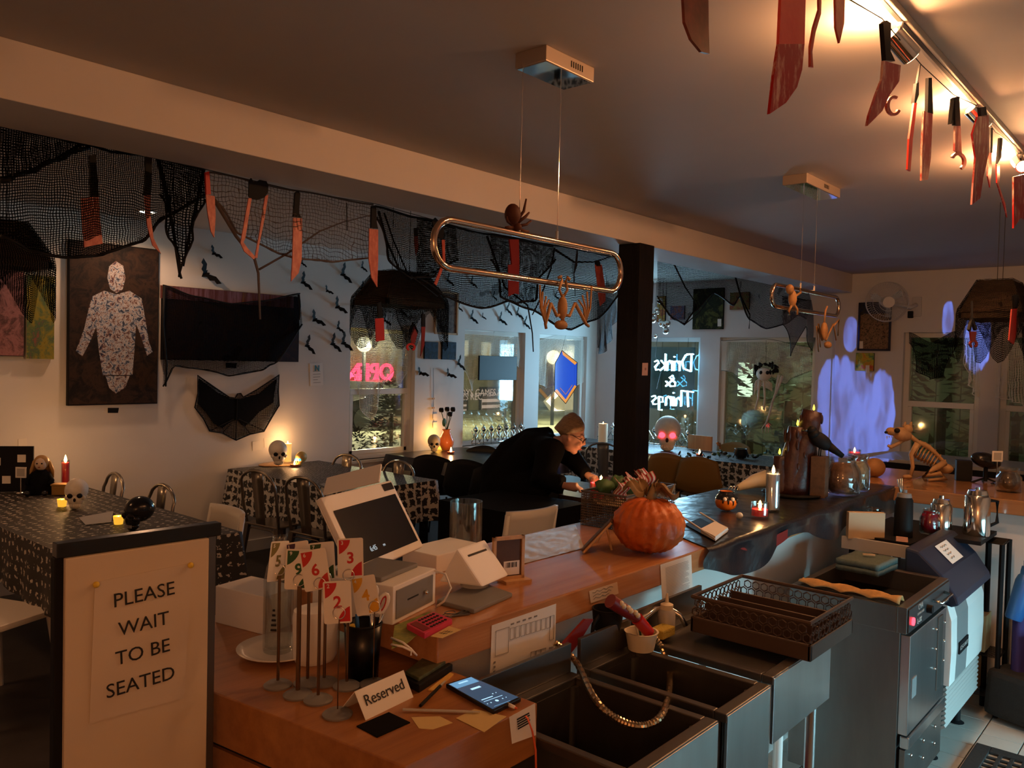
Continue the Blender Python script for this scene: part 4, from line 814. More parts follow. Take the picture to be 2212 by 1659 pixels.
# wire shelf, bottle, boxes at the end of the aisle
ws = thing('wire_shelf', 'black wire shelving unit beside the ice machine', 'shelf', (4.63, 1.0, 0))
for x, y in ((-.06, -.22), (.12, -.22), (-.06, .25), (.12, .25)): MB().cyl((x, y, 0), (x, y, .86), .012, n=8).build('post', 'black', ws, smooth=R(40))
for z in (.10, .30, .86):
    mb = MB()
    for k in range(12): mb.tube([(-.06+.18*k/11, -.22, z), (-.06+.18*k/11, .25, z)], .002, 4)
    for k in range(3): mb.tube([(-.06, -.22+.235*k, z-.006), (.12, -.22+.235*k, z-.006)], .004, 5)
    mb.build('wire_deck', 'black', ws)
bt = thing('sports_bottle', 'blue insulated sports bottle hanging tilted on the wire shelf', 'bottle', (4.60, .725, .50), rot=(0, R(14), R(-49)))
MB().lathe([(0, 0), (.036, 0), (.040, .01), (.040, .19), (.034, .215), (.026, .225)], 24).build('body', 'blue', bt, smooth=R(50)); MB().lathe([(.027, .222), (.029, .24), (.029, .262), (.012, .27), (.0, .272)], 20, caps=False).build('cap', 'blue', bt, smooth=R(50))
MB().tube([(.02, 0, .262), (.03, 0, .285), (-.03, 0, .285), (-.02, 0, .262)], .005, 6).build('loop', 'blue', bt, smooth=True)
one('cardboard_box', MB().b2((-.06, -.10, 0), (.07, .10, .18)), mat('cardboard', (.46, .33, .16), .8), 'brown cardboard carton on the lower wire shelf', 'box', (4.645, .94, .31), bevel=.002)
one('cardboard_box', MB().b2((-.06, -.09, 0), (.07, .09, .15)), 'cardboard', 'brown cardboard carton on the bottom wire shelf', 'box', (4.645, .96, .11), bevel=.002)
ap = MB(); ap.grid(lambda u, v: Vector((4.60+.05*math.sin(u*7)*.3, .64+.09*u, .55-.36*v)), 12, 8)
one('purple_apron', ap, mat('purple', (.05, .035, .16), .8), 'purple apron with white strings hanging from the wire shelf', 'apron', smooth=True, solid=.003)
br = thing('broom', 'broom with a red handle leaning against the white panel', 'broom', (4.79, .30, .009))
MB().tube([(0, .30, .62), (-.005, -.42, 1.0)], .012, 8).build('handle', 'red_dark', br, smooth=True); MB().tube([(0, .30, .62), (-.01, .36, .45)], [.014, .03], 8).build('head', 'black', br, smooth=True); MB().box((0, .38, .22), (.03, .12, .44)).build('bristles', 'green_dark', br)
# ------------------------------------------------------------------ glass rack, faucet, sink clutter
P = (2.16, .80); rk = thing('glass_rack', 'brown plastic glass rack with honeycomb sides on the drain board', 'rack', (2.34, .985, .91))
W, D_, H_ = .33, .36, .105; rm = mat('rack', (.075, .048, .035), .55)
mb = MB(); mb.b2((-W/2, -D_/2, 0), (W/2, -D_/2+.012, .045)).b2((-W/2, D_/2-.012, 0), (W/2, D_/2, .045)).b2((-W/2, -D_/2, 0), (-W/2+.012, D_/2, .045)).b2((W/2-.012, -D_/2, 0), (W/2, D_/2, .045)); mb.build('skirt', rm, rk, bevel=.004)
MB().tube([(-W/2, -D_/2+.005, H_), (W/2, -D_/2+.005, H_), (W/2, D_/2-.005, H_), (-W/2, D_/2-.005, H_)], .006, 6, closed=True).build('rim', rm, rk)
mb = MB()
def hexrow(a, b):
    a = Vector(a); b = Vector(b); n = int((b-a).length/.026); e = (b-a)/n
    for i in range(n):
        for j in range(2):
            c = a+e*(i+.5+(.5 if j else 0))+Vector((0, 0, .060+j*.024))
            if (c-a).length > (b-a).length: continue
            mb.tube([c+e.normalized()*.0125*math.cos(t)+Vector((0, 0, .0125*math.sin(t))) for t in [R(30+60*k) for k in range(6)]], .0022, 4, closed=True)
hexrow((-W/2, -D_/2+.005, 0), (W/2, -D_/2+.005, 0)); hexrow((-W/2+.005, D_/2, 0), (-W/2+.005, -D_/2, 0)); hexrow((W/2-.005, -D_/2, 0), (W/2-.005, D_/2, 0)); hexrow((W/2, D_/2-.005, 0), (-W/2, D_/2-.005, 0))
mb.build('honeycomb', rm, rk)
mb = MB()
for k in range(1, 4): mb.b2((-W/2+k*W/4-.004, -D_/2+.01, .012), (-W/2+k*W/4+.004, D_/2-.01, .075))
mb.b2((-W/2+.01, -D_/2+.01, .008), (W/2-.01, D_/2-.01, .014)); mb.build('dividers', rm, rk)
hs = thing('spray_hose', 'ribbed chrome faucet hose looping over the sinks with a red spray handle', 'hose', at(1395, 1350, Y=1.20))
o_ = hs.location
ctl = [at(1198, 1388, Y=1.30), at(1243, 1428, Y=1.25), at(1285, 1510, Z=.93), at(1335, 1554, Z=.905), at(1390, 1568, Z=.90), at(1432, 1540, Z=.905), at(1447, 1468, Y=1.10), at(1430, 1400, Y=1.17), at(1398, 1362, Y=1.20)]
pts = []; rad = []
for i in range(len(ctl)-1):
    p0 = ctl[max(0, i-1)]; p1 = ctl[i]; p2 = ctl[i+1]; p3 = ctl[min(len(ctl)-1, i+2)]
    for k in range(16):
        t_ = k/16; pts.append(.5*((2*p1)+(p2-p0)*t_+(2*p0-5*p1+4*p2-p3)*t_*t_+(3*p1-p0-3*p2+p3)*t_**3)-o_)
rad = [.0075+.0016*(i % 2) for i in range(len(pts))]
MB().tube(pts, rad, 10).build('ribbed_tube', mat('hose', (.55, .42, .26), .25, 1), hs, smooth=False)
a, b = at(1402, 1366, Y=1.20)-o_, at(1376, 1336, Y=1.21)-o_; MB().tube([a, b], [.016, .018], 14).build('collar', 'red', hs, smooth=R(40))
c = at(1318, 1298, Y=1.24)-o_; MB().tube([b, b.lerp(c, .5), c], [.014, .018, .020], 14).build('grip', 'red_dark', hs, smooth=R(40))
for k in range(6): MB().ell(b.lerp(c, .15+.13*k)+Vector((-.004+.006*(k % 2), -.018, .006)), .0075, 10, 8).build('bead', 'cream', hs, smooth=True)
fc = thing('faucet', 'chrome sink faucet with a curved spout behind the basins', 'faucet', at(1372, 1402, Y=1.262)); o_ = fc.location
MB().lathe([(0, -.02), (.045, -.02), (.042, -.005), (.022, .012), (.02, .05), (0, .052)], 20, caps=False).build('base', 'chrome', fc, smooth=R(50))
MB().tube([(0, 0, .045), (.02, 0, .075), (.09, -.01, .10), (.13, -.03, .10), (.15, -.06, .08), (.152, -.08, .05)], .008, 10).build('spout', 'chrome', fc, smooth=True)
kn = thing('red_paddle', 'red handled paddle leaning under the bar edge behind the sink', 'paddle', at(1205, 1440, Y=1.285)); o_ = kn.location
MB().prism([at(x, y, Y=1.29)-o_ for x, y in ((1196, 1424), (1222, 1385), (1265, 1338), (1282, 1338), (1250, 1390), (1212, 1440), (1196, 1442))], (0, .008, 0)).build('blade', 'red_dark', kn)
bc = thing('black_cup', 'black cup hooked under the bar edge', 'cup', at(1312, 1358, Y=1.30)); MB().lathe([(0, 0), (.04, 0), (.045, .06), (.042, .06), (.037, .005), (0, .005)], 20, caps=False).build('body', 'black', bc, smooth=R(40)); MB().tube([(-.04, 0, .05), (-.07, 0, .03), (-.08, 0, -.04)], .006, 6).build('handle', 'black', bc, smooth=True)
P = Vector((2.07, 1.22, .892)); tb = thing('brush_tub', 'cream plastic tub with brushes at the back of the sink', 'tub', (1.985, 1.215, .892))
MB().lathe([(0, 0), (.036, 0), (.046, .05), (.049, .052), (.043, .052), (.033, .006), (0, .006)], 24, caps=False).build('body', 'cream', tb, smooth=R(40))
one('toothbrush', MB().tube([(0, 0, .008), (-.05, .0, .12), (-.065, 0, .12)], .003, 6), 'cream', 'white brush standing in the cream tub', 'brush', (1.985, 1.215, .892), smooth=True); one('toothbrush', MB().tube([(.005, 0, .008), (-.02, .005, .115)], .0035, 6), 'green_dark', 'green brush standing in the cream tub', 'brush', (1.985, 1.215, .892), smooth=True)
one('sponge', MB().b2((-.035, -.022, 0), (.035, .022, .026)), mat('sponge', (.5, .36, .06), .9, bump=.4, bscale=200), 'yellow sponge beside the cream tub', 'sponge', (2.085, 1.205, .908), bevel=.004)
sb = thing('squeeze_bottle', 'clear squeeze bottle with a white nozzle behind the glass rack', 'bottle', (2.14, 1.225, .907)); MB().lathe([(0, 0), (.024, 0), (.026, .006), (.026, .055), (.018, .065)], 20).build('body', 'grey_light', sb, smooth=R(50)); MB().lathe([(.019, .063), (.019, .078), (.006, .084), (.003, .11), (0, .11)], 16, caps=False).build('nozzle', 'cream', sb, smooth=R(50))
pn = [at(x, y, Y=1.335) for x, y in ((1241, 1420), (1285, 1402), (1286, 1442), (1246, 1470))]
c = sum(pn, Vector())/4; n2 = thing('sink_notice', 'small white notice behind the sinks', 'notice', c+Vector((0, .09, 0))); MB().prism([p-c for p in pn], (0, .001, 0)).build('sheet', 'paper', n2); lines(n2, pn, 5, 'ink', .002, .1, .9, .2, .8, .002, c)
MB().box((1.56, .96, .66), (.001, .001, .001)) 
# ------------------------------------------------------------------ on the peninsula
P = at(2080, 1038, Z=BZ); sp = thing('speaker', 'small black upright speaker box behind the dog skeleton', 'speaker', P, R(20)); MB().b2((-.035, -.04, 0), (.035, .04, .12)).build('cabinet', 'black', sp, bevel=.004); MB().b2((-.028, -.043, .01), (.028, -.04, .11)).build('grille', 'rubber', sp)
P = at(2128, 1042, Z=BZ); tp = thing('tripod_projector', 'black egg shaped projector on a small tripod', 'projector', P); zt = zat(P, 970)-BZ
MB().ell((0, 0, zt), (.085, .06, .045), 24, 14, rot=(R(8), R(14), R(-49))).build('head', 'black_gloss', tp, smooth=True)
for a in (20, 140, 260): MB().tube([(0, 0, zt-.10), (.09*math.cos(R(a)), .09*math.sin(R(a)), .0)], .006, 6).build('leg', 'black', tp, smooth=True)
MB().cyl((0, 0, zt-.12), (0, 0, zt-.03), .012, n=10).build('neck', 'black', tp, smooth=R(40))
jar(at(2178, 1062, Z=BZ), .062, .13, 'squat jar of dark treats with a pale label beside the tripod', mat('dark_treat', (.06, .03, .015), .5), .8)
mug((5.30, .72, BZ), .055, .19, mat('frost', (.6, .6, .55), .5), 'frosted white plastic cup at the end of the peninsula', 'cup', False)
one('gourd', MB().ell((0, 0, .055), (.075, .06, .058), 20, 12), 'bone_dark', 'round brown gourd beside the red pillar candle', 'gourd', at(1888, 1030, Z=BZ), smooth=True)
# ------------------------------------------------------------------ patterned cloth materials
def motif(name, ground, ink, cell, thr, rough=.55):
    m = bpy.data.materials.new(name); m.use_nodes = True; MT[name] = m; N = m.node_tree.nodes; L = m.node_tree.links; b = N['Principled BSDF']; b.inputs['Roughness'].default_value = rough
    tc = N.new('ShaderNodeTexCoord'); v = N.new('ShaderNodeTexVoronoi'); v.inputs['Scale'].default_value = 1/cell; v.inputs['Randomness'].default_value = .25; v.distance = 'CHEBYCHEV'
    nz = N.new('ShaderNodeTexNoise'); nz.inputs['Scale'].default_value = 3/cell; nz.inputs['Detail'].default_value = 2
    L.new(tc.outputs['UV'], v.inputs['Vector']); L.new(tc.outputs['UV'], nz.inputs['Vector'])
    ad = N.new('ShaderNodeMath'); ad.operation = 'MULTIPLY_ADD'; ad.inputs[1].default_value = .9; L.new(nz.outputs['Fac'], ad.inputs[0]); L.new(v.outputs['Distance'], ad.inputs[2])
    lt = N.new('ShaderNodeMath'); lt.operation = 'LESS_THAN'; lt.inputs[1].default_value = thr; L.new(ad.outputs[0], lt.inputs[0])
    mx = N.new('ShaderNodeMix'); mx.data_type = 'RGBA'; mx.inputs[6].default_value = (*ground, 1); mx.inputs[7].default_value = (*ink, 1); L.new(lt.outputs[0], mx.inputs[0]); L.new(mx.outputs[2], b.inputs['Base Color'])
motif('cloth_bats', (.016, .014, .013), (.46, .42, .36), .055, .62); motif('cloth_motif', (.50, .49, .46), (.012, .012, .013), .075, .80); motif('cloth_dots', (.02, .02, .021), (.36, .36, .36), .03, .60)
def table(x0, x1, y0, y1, z, name, label, clab, top_m, skirt_m, drop, glossy=False):
    c = ((x0+x1)/2, (y0+y1)/2, 0); W, D = x1-x0, y1-y0
    t = thing(name, label, 'table', c)
    MB().b2((-W/2, -D/2, z-.03), (W/2, D/2, z)).build('tabletop', 'dark_wood', t, bevel=.003)
    for sx in (-1, 1):
        for sy in (-1, 1): MB().b2((sx*(W/2-.06)-.025, sy*(D/2-.06)-.025, 0), (sx*(W/2-.06)+.025, sy*(D/2-.06)+.025, z-.03)).build('leg', 'black', t, bevel=.003)
    if not top_m: return t
    cl = thing('tablecloth', clab, 'tablecloth', (c[0], c[1], z))
    e = .012; mb = MB(); mb.grid(lambda u, v: Vector(((u-.5)*(W+2*e), (v-.5)*(D+2*e), .004+.002*noise.noise(Vector((u*W*6, v*D*6, W))))), 24, 24); mb.uv = [(v.x, v.y) for v in mb.v]; mb.build('top_cover', top_m, cl, smooth=True)
    pts = []; n = 24; cor = [(-1, -1), (1, -1), (1, 1), (-1, 1)]; per = []
    for i in range(4):
        a, b = cor[i], cor[(i+1) % 4]
        for k in range(n): u = k/n; per.append(((a[0]+(b[0]-a[0])*u)*(W/2+e), (a[1]+(b[1]-a[1])*u)*(D/2+e)))
    per.append(per[0]); mb = MB(); N_ = len(per)-1; s = [0]
    for i in range(N_): s.append(s[-1]+math.dist(per[i], per[i+1]))
    def sk(u, v):
        i = min(N_, round(u*N_)); x, y = per[i]; r = math.hypot(x/(W/2), y/(D/2)); k = v*.03*(.6+.5*math.sin(s[i]*23)); return Vector((x*(1+k/(W/2)), y*(1+k/(D/2)), .004-drop*v*(1+.06*math.sin(s[i]*7))))
    mb.grid(sk, N_, 6); mb.uv = [(s[i % (N_+1)], (i//(N_+1))/6*drop) for i in range(len(mb.v))]; mb.build('skirt', skirt_m, cl, smooth=True)
    return t
table(1.50, 2.33, 3.92, 6.05, .75, 'long_table', 'long dining table by the tall canvas', 'black tablecloth printed with small white bats', 'cloth_bats', 'cloth_bats', .30)
table(3.55, 4.42, 4.60, 6.12, .75, 'dining_table', 'dining table against the white wall below the bat shaped cloth', 'black table cover with a white skirt of pumpkin and bat prints', 'cloth_dots', 'cloth_motif', .32)
table(5.25, 6.30, 4.75, 6.15, .75, 'black_table', 'black dining table beneath the orange vase', 'plain black cover on the table beneath the orange vase', 'plastic_black', 'plastic_black', .12)
table(7.45, 8.30, 3.15, 6.0, .75, 'window_table', 'long table under the neon sign window', 'grey printed table cover with a white pumpkin print skirt', 'cloth_dots', 'cloth_motif', .36)
table(3.95, 4.60, 3.30, 4.05, .72, 'prep_table', 'small table beside the dark post', 'plain black cloth hanging to the floor over the small table', 'black_cloth', 'black_cloth', .70)
t6 = table(7.75, 8.55, .9, 2.40, .90, 'high_table', 'high pale topped table with black frame near the far window', '', None, None, 0)
for ch in list(t6.children):
    if ch.name.startswith('tabletop'): ch.data.materials.clear(); ch.data.materials.append(mat('pale_top', (.45, .43, .38), .3))
MB().b2((-.40, -.75, .80), (.40, .75, .868)).build('apron', 'black', t6)
mb = MB(); mb.grid(lambda u, v: Vector(((u-.5)*1.05, (v-.5)*1.4, .752-.75+.001*0)), 1, 1)
# ------------------------------------------------------------------ chairs
def tolix(name, label, m, P, rz):
    t = thing(name, label, 'chair', P, rz)
    MB().box((0, 0, .445), (.36, .36, .02)).build('seat', m, t, bevel=.012)
    arc = [(-.175, -.16, .44), (-.19, -.19, .62), (-.185, -.205, .74)]+[(.17*-math.cos(R(a))*1.06, -.215-.01*math.sin(R(a)), .755+.10*math.sin(R(a))) for a in range(10, 171, 20)]+[(.185, -.205, .74), (.19, -.19, .62), (.175, -.16, .44)]
    MB().tube(arc, .011, 8).build('back_frame', m, t, smooth=True)
    mb = MB(); mb.grid(lambda u, v: Vector(((u-.5)*(.10+.03*v), -.175-.045*v, .45+.40*v)), 2, 6); mb.build('splat', m, t, smooth=True, solid=.003)
    for sx in (-1, 1):
        for sy in (-1, 1): MB().tube([(sx*.165, sy*.165, .44), (sx*.20, sy*.215, 0)], [.028, .013], 6).build('leg', m, t, smooth=R(30))
    for sy in (-1, 1):
        MB().tube([(-.165, sy*.165, .40), (-.1, sy*.17, .42), (.1, sy*.17, .42), (.165, sy*.165, .40)], .006, 6).build('brace', m, t, smooth=True)
    return t
mat('gun', (.30, .26, .22), .28, .85, var=.2, vscale=10); mat('gun_grey', (.16, .17, .18), .4, .6)
def back_at(px, z=.86): return at(*px, Z=z)
def place(px, fx, fy, z=.86, off=.215):
    p = back_at(px, z); d = Vector((fx, fy)).normalized(); return Vector((p.x+d.x*off, p.y+d.y*off, 0)), math.atan2(d.y, d.x)-math.pi/2
for px, f, lab in (((247, 1021), (-1, .1), 'gunmetal chair with arched back next to the wall by the long table'), ((350, 1046), (-1, .05), 'gunmetal chair with arched back at the long table beside the pale plastic chair'),
                   ((556, 1003), (1, .12, .90), 'gunmetal chair with arched back on the near side of the pumpkin print table'), ((655, 1017), (1, .1, .90), 'gunmetal chair with arched back partly behind the point of sale terminal'),
                   ((750, 981), (-1, -.05), 'gunmetal chair under the window on the far side of the pumpkin print table'), ((862, 995), (-1, 0), 'gunmetal chair lit orange next to the black stools')):
    P, rz = place(px, f[0], f[1], f[2] if len(f) > 2 else .86); tolix('metal_chair', lab, 'gun', P, rz)
P, rz = place((1303, 956), .9, .3); tolix('metal_chair', 'dark grey metal chair beside the post at the window table', 'gun_grey', P, rz)
def plastic(name, label, m, P, rz):
    t = thing(name, label, 'chair', P, rz)
    MB().box((0, 0, .44), (.42, .42, .03)).build('seat', m, t, bevel=.012)
    mb = MB(); mb.grid(lambda u, v: Vector(((u-.5)*.42, -.20-.05*v-.05*(1-(2*u-1)**2), .56+.26*v)), 12, 5); mb.build('backrest', m, t, smooth=True, solid=.022)
    for sx in (-1, 1):
        MB().tube([(sx*.19, -.19, .44), (sx*.20, -.22, .60), (sx*.20, -.25, .80)], .016, 8).build('back_post', m, t, smooth=True)
        for sy in (-1, 1): MB().tube([(sx*.18, sy*.18, .44), (sx*.21, sy*.23, 0)], [.024, .017], 8).build('leg', m, t, smooth=R(40))
    return t
mat('plastic_w', (.66, .62, .55), .45)
P, rz = place((60, 1165), .9, .45, .82, .25); plastic('plastic_chair', 'white plastic chair at the near corner of the bat print table', 'plastic_w', Vector((1.28, 4.32, 0)), R(-68))
P, rz = place((490, 1098), -1, .1, .82, .25); plastic('plastic_chair', 'white plastic chair between the bat print table and the pumpkin print table', 'plastic_w', P, rz)
P, rz = place((1150, 1098), .1, 1, .82, .25); plastic('plastic_chair', 'white plastic chair in front of the small black table', 'plastic_w', P, rz)
def shell(name, label, m, P, rz, wire='black', open_=False):
    t = thing(name, label, 'chair', P, rz)
    mb = MB(); prof = [(.20, .43), (.10, .425), (-.05, .42), (-.16, .44), (-.21, .52), (-.235, .66), (-.25, .82)]
    def f(u, v):
        k = v*(len(prof)-1); i = min(len(prof)-2, int(k)); a = k-i; y = prof[i][0]*(1-a)+prof[i+1][0]*a; z = prof[i][1]*(1-a)+prof[i+1][1]*a
        w = .23-.05*max(0, v-.7)/.3; s = 2*u-1; return Vector((s*w, y+.07*s*s*(v > .45)*(v-.45)*1.6, z+.05*s*s*(v < .7)-.05*s*s*max(0, v-.85)/.15))
    mb.grid(f, 14, 18); mb.build('shell', m, t, smooth=True, solid=.008)
    for sx in (-1, 1):
        for sy in (-1, 1): MB().tube([(sx*.12, sy*.12, .42), (sx*.20, sy*.21, 0)], .009, 6).build('leg', wire, t, smooth=True)
        MB().tube([(sx*.16, -.165, .21), (sx*.16, .165, .21)], .006, 6).build('stretcher', wire, t, smooth=True)
    return t
for px, f, lab in (((928, 982), (.85, .35), 'black shell chair beside the window jamb at the black table'), ((1003, 992), (.85, .35), 'black shell chair in the middle of the near side of the black table'), ((1062, 1006), (.85, .35), 'black shell chair next to the woman in black')):
    P, rz = place(px, *f, z=.82, off=.25); shell('shell_chair', lab, 'black', P, rz)
P, rz = place((1048, 962), -.9, -.3, .82, .25); shell('shell_chair', 'black shell chair behind the black table under the window', 'black', P, rz)
mat('mustard', (.22, .12, .025), .5)
for px, lab in (((1437, 978), 'mustard shell chair partly hidden by the dark post'), ((1507, 986), 'mustard shell chair in full view at the window table')):
    P, rz = place(px, 1, .25, .82, .25); shell('shell_chair', lab, 'mustard', P, rz, 'black')
P, rz = place((1545, 968), -1, -.2, .80, .2); shell('shell_chair', 'mustard shell chair on the window side of the table', 'mustard', Vector((8.60, 4.2, 0)), R(95))
one('menu_board', MB().b2((-.16, -.01, 0), (.16, .01, .16)), 'light_wood', 'plain wooden board standing on the window table', 'board', Vector((8.22, 4.35, .757)), rz=R(80))
# ------------------------------------------------------------------ skulls
def skull(name, label, P, s, rz, m='bone_white', eyes='black', group=None):
    t = thing(name, label, 'skull', P, rz, group)
    mb = MB(); mb.ell((0, .02*s, .62*s), (.38*s, .48*s, .40*s), 22, 14); mb.ell((0, -.22*s, .36*s), (.27*s, .22*s, .30*s), 16, 10); mb.ell((0, -.22*s, .12*s), (.20*s, .18*s, .14*s), 14, 8)
    for sx in (-1, 1): mb.ell((sx*.24*s, -.28*s, .38*s), (.10*s, .10*s, .08*s), 10, 6)
    mb.build('cranium', m, t, smooth=True)
    for sx in (-1, 1): MB().ell((sx*.15*s, -.40*s, .47*s), (.095*s, .09*s, .085*s), 12, 8).build('eye_socket', eyes, t, smooth=True)
    MB().ell((0, -.44*s, .33*s), (.045*s, .04*s, .07*s), 8, 6).build('nose_hole', 'black', t, smooth=True)
    for k in range(6): MB().box(((k-2.5)*.055*s, -.405*s+abs(k-2.5)*.012*s, .13*s), (.045*s, .03*s, .09*s)).build('tooth', m if m != 'black_gloss' else 'grey', t, bevel=.006*s)
    return t
TZ = .757
CAMR = lambda off=0: R(-49.05+off)        # turns a face (-y) towards the viewer
skull('skull', 'bone white skull beside the tealight on the bat print table', at(165, 1096, Z=TZ), .17, CAMR(20)); skull('skull', 'glossy black skull on the near end of the bat print table', at(300, 1142, Z=TZ), .17, CAMR(-30), 'black_gloss')
skull('skull', 'grey skull in front of the pillar candle below the bat cloth', at(600, 1003, Z=TZ+.02), .20, CAMR(25), 'bone_white'); skull('skull', 'small skull with glowing blue eyes beside the pillar candle', at(650, 1006, Z=TZ), .12, CAMR(-20), mat('sugar', (.5, .35, .1), .5), 'led_blue')
skull('skull', 'small brown skull next to the orange vase', at(937, 975, Z=TZ), .17, CAMR(10), 'bone'); skull('skull', 'giant white skull with glowing red eyes under the neon sign', at(1441, 972, Z=TZ), .37, CAMR(-12), 'bone_white', 'led_red')
# ------------------------------------------------------------------ candles and table dressing
jar_candle(at(141, 1058, Z=TZ), .026, .20, 'wax_red', 'tall red candle beside the doll', .92, 2.6, s=2.2)
def tealight(P, label, r=.028, h=.045, power=.25): 
    t = thing('tealight', label, 'candle', P); MB().lathe([(0, 0), (r*.8, 0), (r, h), (r*.9, h), (r*.72, .005), (0, .005)], 18, caps=False).build('glass', mat('amber', (.7, .35, .03), .2, emit=(1, .5, .04), estr=.9), t, smooth=R(50)); flame(t, (0, 0, h*.5), 1.0, power, (1, .6, .12)); return t
tealight(at(134, 1094, Z=TZ), 'amber tealight glass beside the white skull'); tealight(at(256, 1132, Z=TZ), 'amber tealight glass next to the black skull')
def pillar(P, r, h, label, m='wax_white', power=.6, s=1.5):
    t = thing('pillar_candle', label, 'candle', P); MB().lathe([(0, 0), (r, 0), (r, h), (r*.85, h-.004), (0, h-.012)], 20, caps=False).build('wax', m, t, smooth=R(50)); flame(t, (0, 0, h-.012), s, power); return t
pillar(at(621, 1000, Z=TZ), .033, .17, 'ivory pillar candle glowing beside the grey skull', mat('wax_glow', (.75, .5, .2), .4, emit=(1, .5, .12), estr=.7), 2.2)
def floater(P, label, power=.5, s=1.8):
    t = thing('votive_candle', label, 'candle', P); MB().lathe([(0, 0), (.034, 0), (.038, .02), (.03, .02), (.028, .006), (0, .006)], 18, caps=False).build('dish', mat('dish_red', (.4, .1, .05), .3), t, smooth=R(50)); flame(t, (0, 0, .01), s, power); return t
floater(at(636, 1008, Z=TZ), 'small votive candle beside the skull with blue eyes', 1.1); floater(at(974, 980, Z=TZ), 'small votive candle beside the orange vase', 1.6, 2.4); floater(at(1511, 985, Z=TZ), 'small votive candle on the window table', .8, 2.6)
pillar(at(1302, 955, Z=TZ), .055, .22, 'cream pillar candle in the room corner', 'wax_white', .4)
lan = thing('candle_lantern', 'amber glass lantern glowing behind the brown skull', 'lantern', at(950, 970, Z=TZ)); MB().lathe([(0, 0), (.05, 0), (.055, .03), (.05, .10), (.035, .11)], 20).build('glass', mat('lantern', (.8, .45, .05), .3, emit=(1, .48, .05), estr=2.2), lan, smooth=R(50)); MB().lathe([(.037, .108), (.04, .12), (0, .125)], 16, caps=False).build('cap', 'black', lan)
l = lamp('lantern_light', 'POINT', (0, 0, .16), 2.2, (1, .5, .12), shadow_soft_size=.04); l.parent = lan
# vase with black roses
P = at(964, 972, Z=TZ); va = thing('orange_vase', 'glossy orange ceramic vase on the black table', 'vase', P); MB().lathe([(0, 0), (.045, 0), (.075, .06), (.078, .10), (.05, .16), (.035, .19), (.048, .215), (.04, .215), (.028, .19), (0, .18)], 28, caps=False).build('body', mat('vase_o', (.75, .17, .04), .25, emit=(1, .2, .03), estr=.05), va, smooth=True)
for k, (dx, dz) in enumerate(((-.06, .40), (.0, .41), (.06, .41), (.03, .36))):
    ro = thing('black_rose', ('black rose leaning left in the orange vase', 'upright black rose in the orange vase', 'black rose leaning right in the orange vase', 'short black rose at the back of the orange vase')[k], 'rose', P+Vector((0, 0, .19))); e_ = Vector((_r0.x*dx, _r0.y*dx, dz-.19))
    MB().tube([(0, 0, 0), e_*.6, e_], .004, 6).build('stem', 'green_dark', ro, smooth=True)
    for j in range(5): MB().ell(e_+Vector((.012*math.cos(j*1.26), .012*math.sin(j*1.26), .012)), (.014, .014, .026), 8, 6, rot=(.3*math.sin(j*1.26), .3*math.cos(j*1.26), 0)).build('petal', 'black', ro, smooth=True)
    if k == 0: MB().ell(e_*.45, (.03, .004, .045), 10, 6).build('leaf', 'green', ro, smooth=True)
# papers, doll and small signs
flat('menu_sheet', [(170, 1118), (245, 1104), (240, 1128), (185, 1134)], TZ, 'grey_light', 'pale menu sheet lying on the bat print table', 'menu', .001); flat('menu_sheet', [(690, 1046), (775, 1028), (800, 1036), (715, 1058)], TZ, 'grey', 'grey place mat on the pumpkin print table', 'mat', .001); flat('menu_sheet', [(1040, 978), (1075, 975), (1088, 985), (1048, 990)], .751, 'grey_light', 'pale menu sheet on the black table', 'menu', .001)
def tcard(px, z, h, w, label, stick=True):
    P = at(*px, Z=z); t = thing('table_card', label, 'card', P, CAMR()); MB().b2((-w/2, -.002, h-w), (w/2, .002, h)).build('card', 'paper', t)
    MB().b2((-w*.36, -.003, h-w*.86), (w*.36, -.002, h-w*.14)).build('printed_square', 'grey_light', t)
    MB().cyl((0, 0, 0), (0, 0, h-w), .003, n=6).build('stick', 'chrome', t); MB().lathe([(0, 0), (.03, 0), (.02, .008), (0, .01)], 14, caps=False).build('foot', 'chrome', t); return t
tcard((45, 1065), TZ, .17, .07, 'small white table card on a stick beside the doll'); tcard((1470, 952), TZ, .16, .10, 'white table card on a stick beside the giant skull')
tcard((2152, 1046), BZ, .19, .06, 'white table card on a stick behind the tripod projector')
mb_ = thing('menu_stand_board', 'tall black menu board with white squares at the wall end of the bat print table', 'board', at(22, 1062, Z=TZ), CAMR(12)); MB().b2((-.14, -.008, 0), (.14, .008, .30)).build('board', 'black', mb_, bevel=.002)
for x, z, w in ((.07, .22, .05), (.06, .14, .045), (-.02, .08, .05), (-.08, .20, .05)): MB().b2((x-w/2, -.010, z-w/2), (x+w/2, -.008, z+w/2)).build('white_square', 'paper', mb_)
P = at(88, 1066, Z=TZ); dl = thing('doll', 'old doll with blonde hair in a black dress sitting on the table', 'doll', P, CAMR(15))
MB().lathe([(0, 0), (.10, 0), (.085, .06), (.055, .13), (.03, .155)], 18, sy=.7).build('dress', 'black_cloth', dl, smooth=True)
mb = MB(); mb.ell((0, 0, .195), (.036, .038, .045), 18, 12); mb.ell((0, -.036, .19), (.006, .008, .008), 8, 6); mb.tube([(0, 0, .15), (0, 0, .17)], .014, 8); mb.build('head', mat('porcelain', (.62, .48, .38), .35), dl, smooth=True)
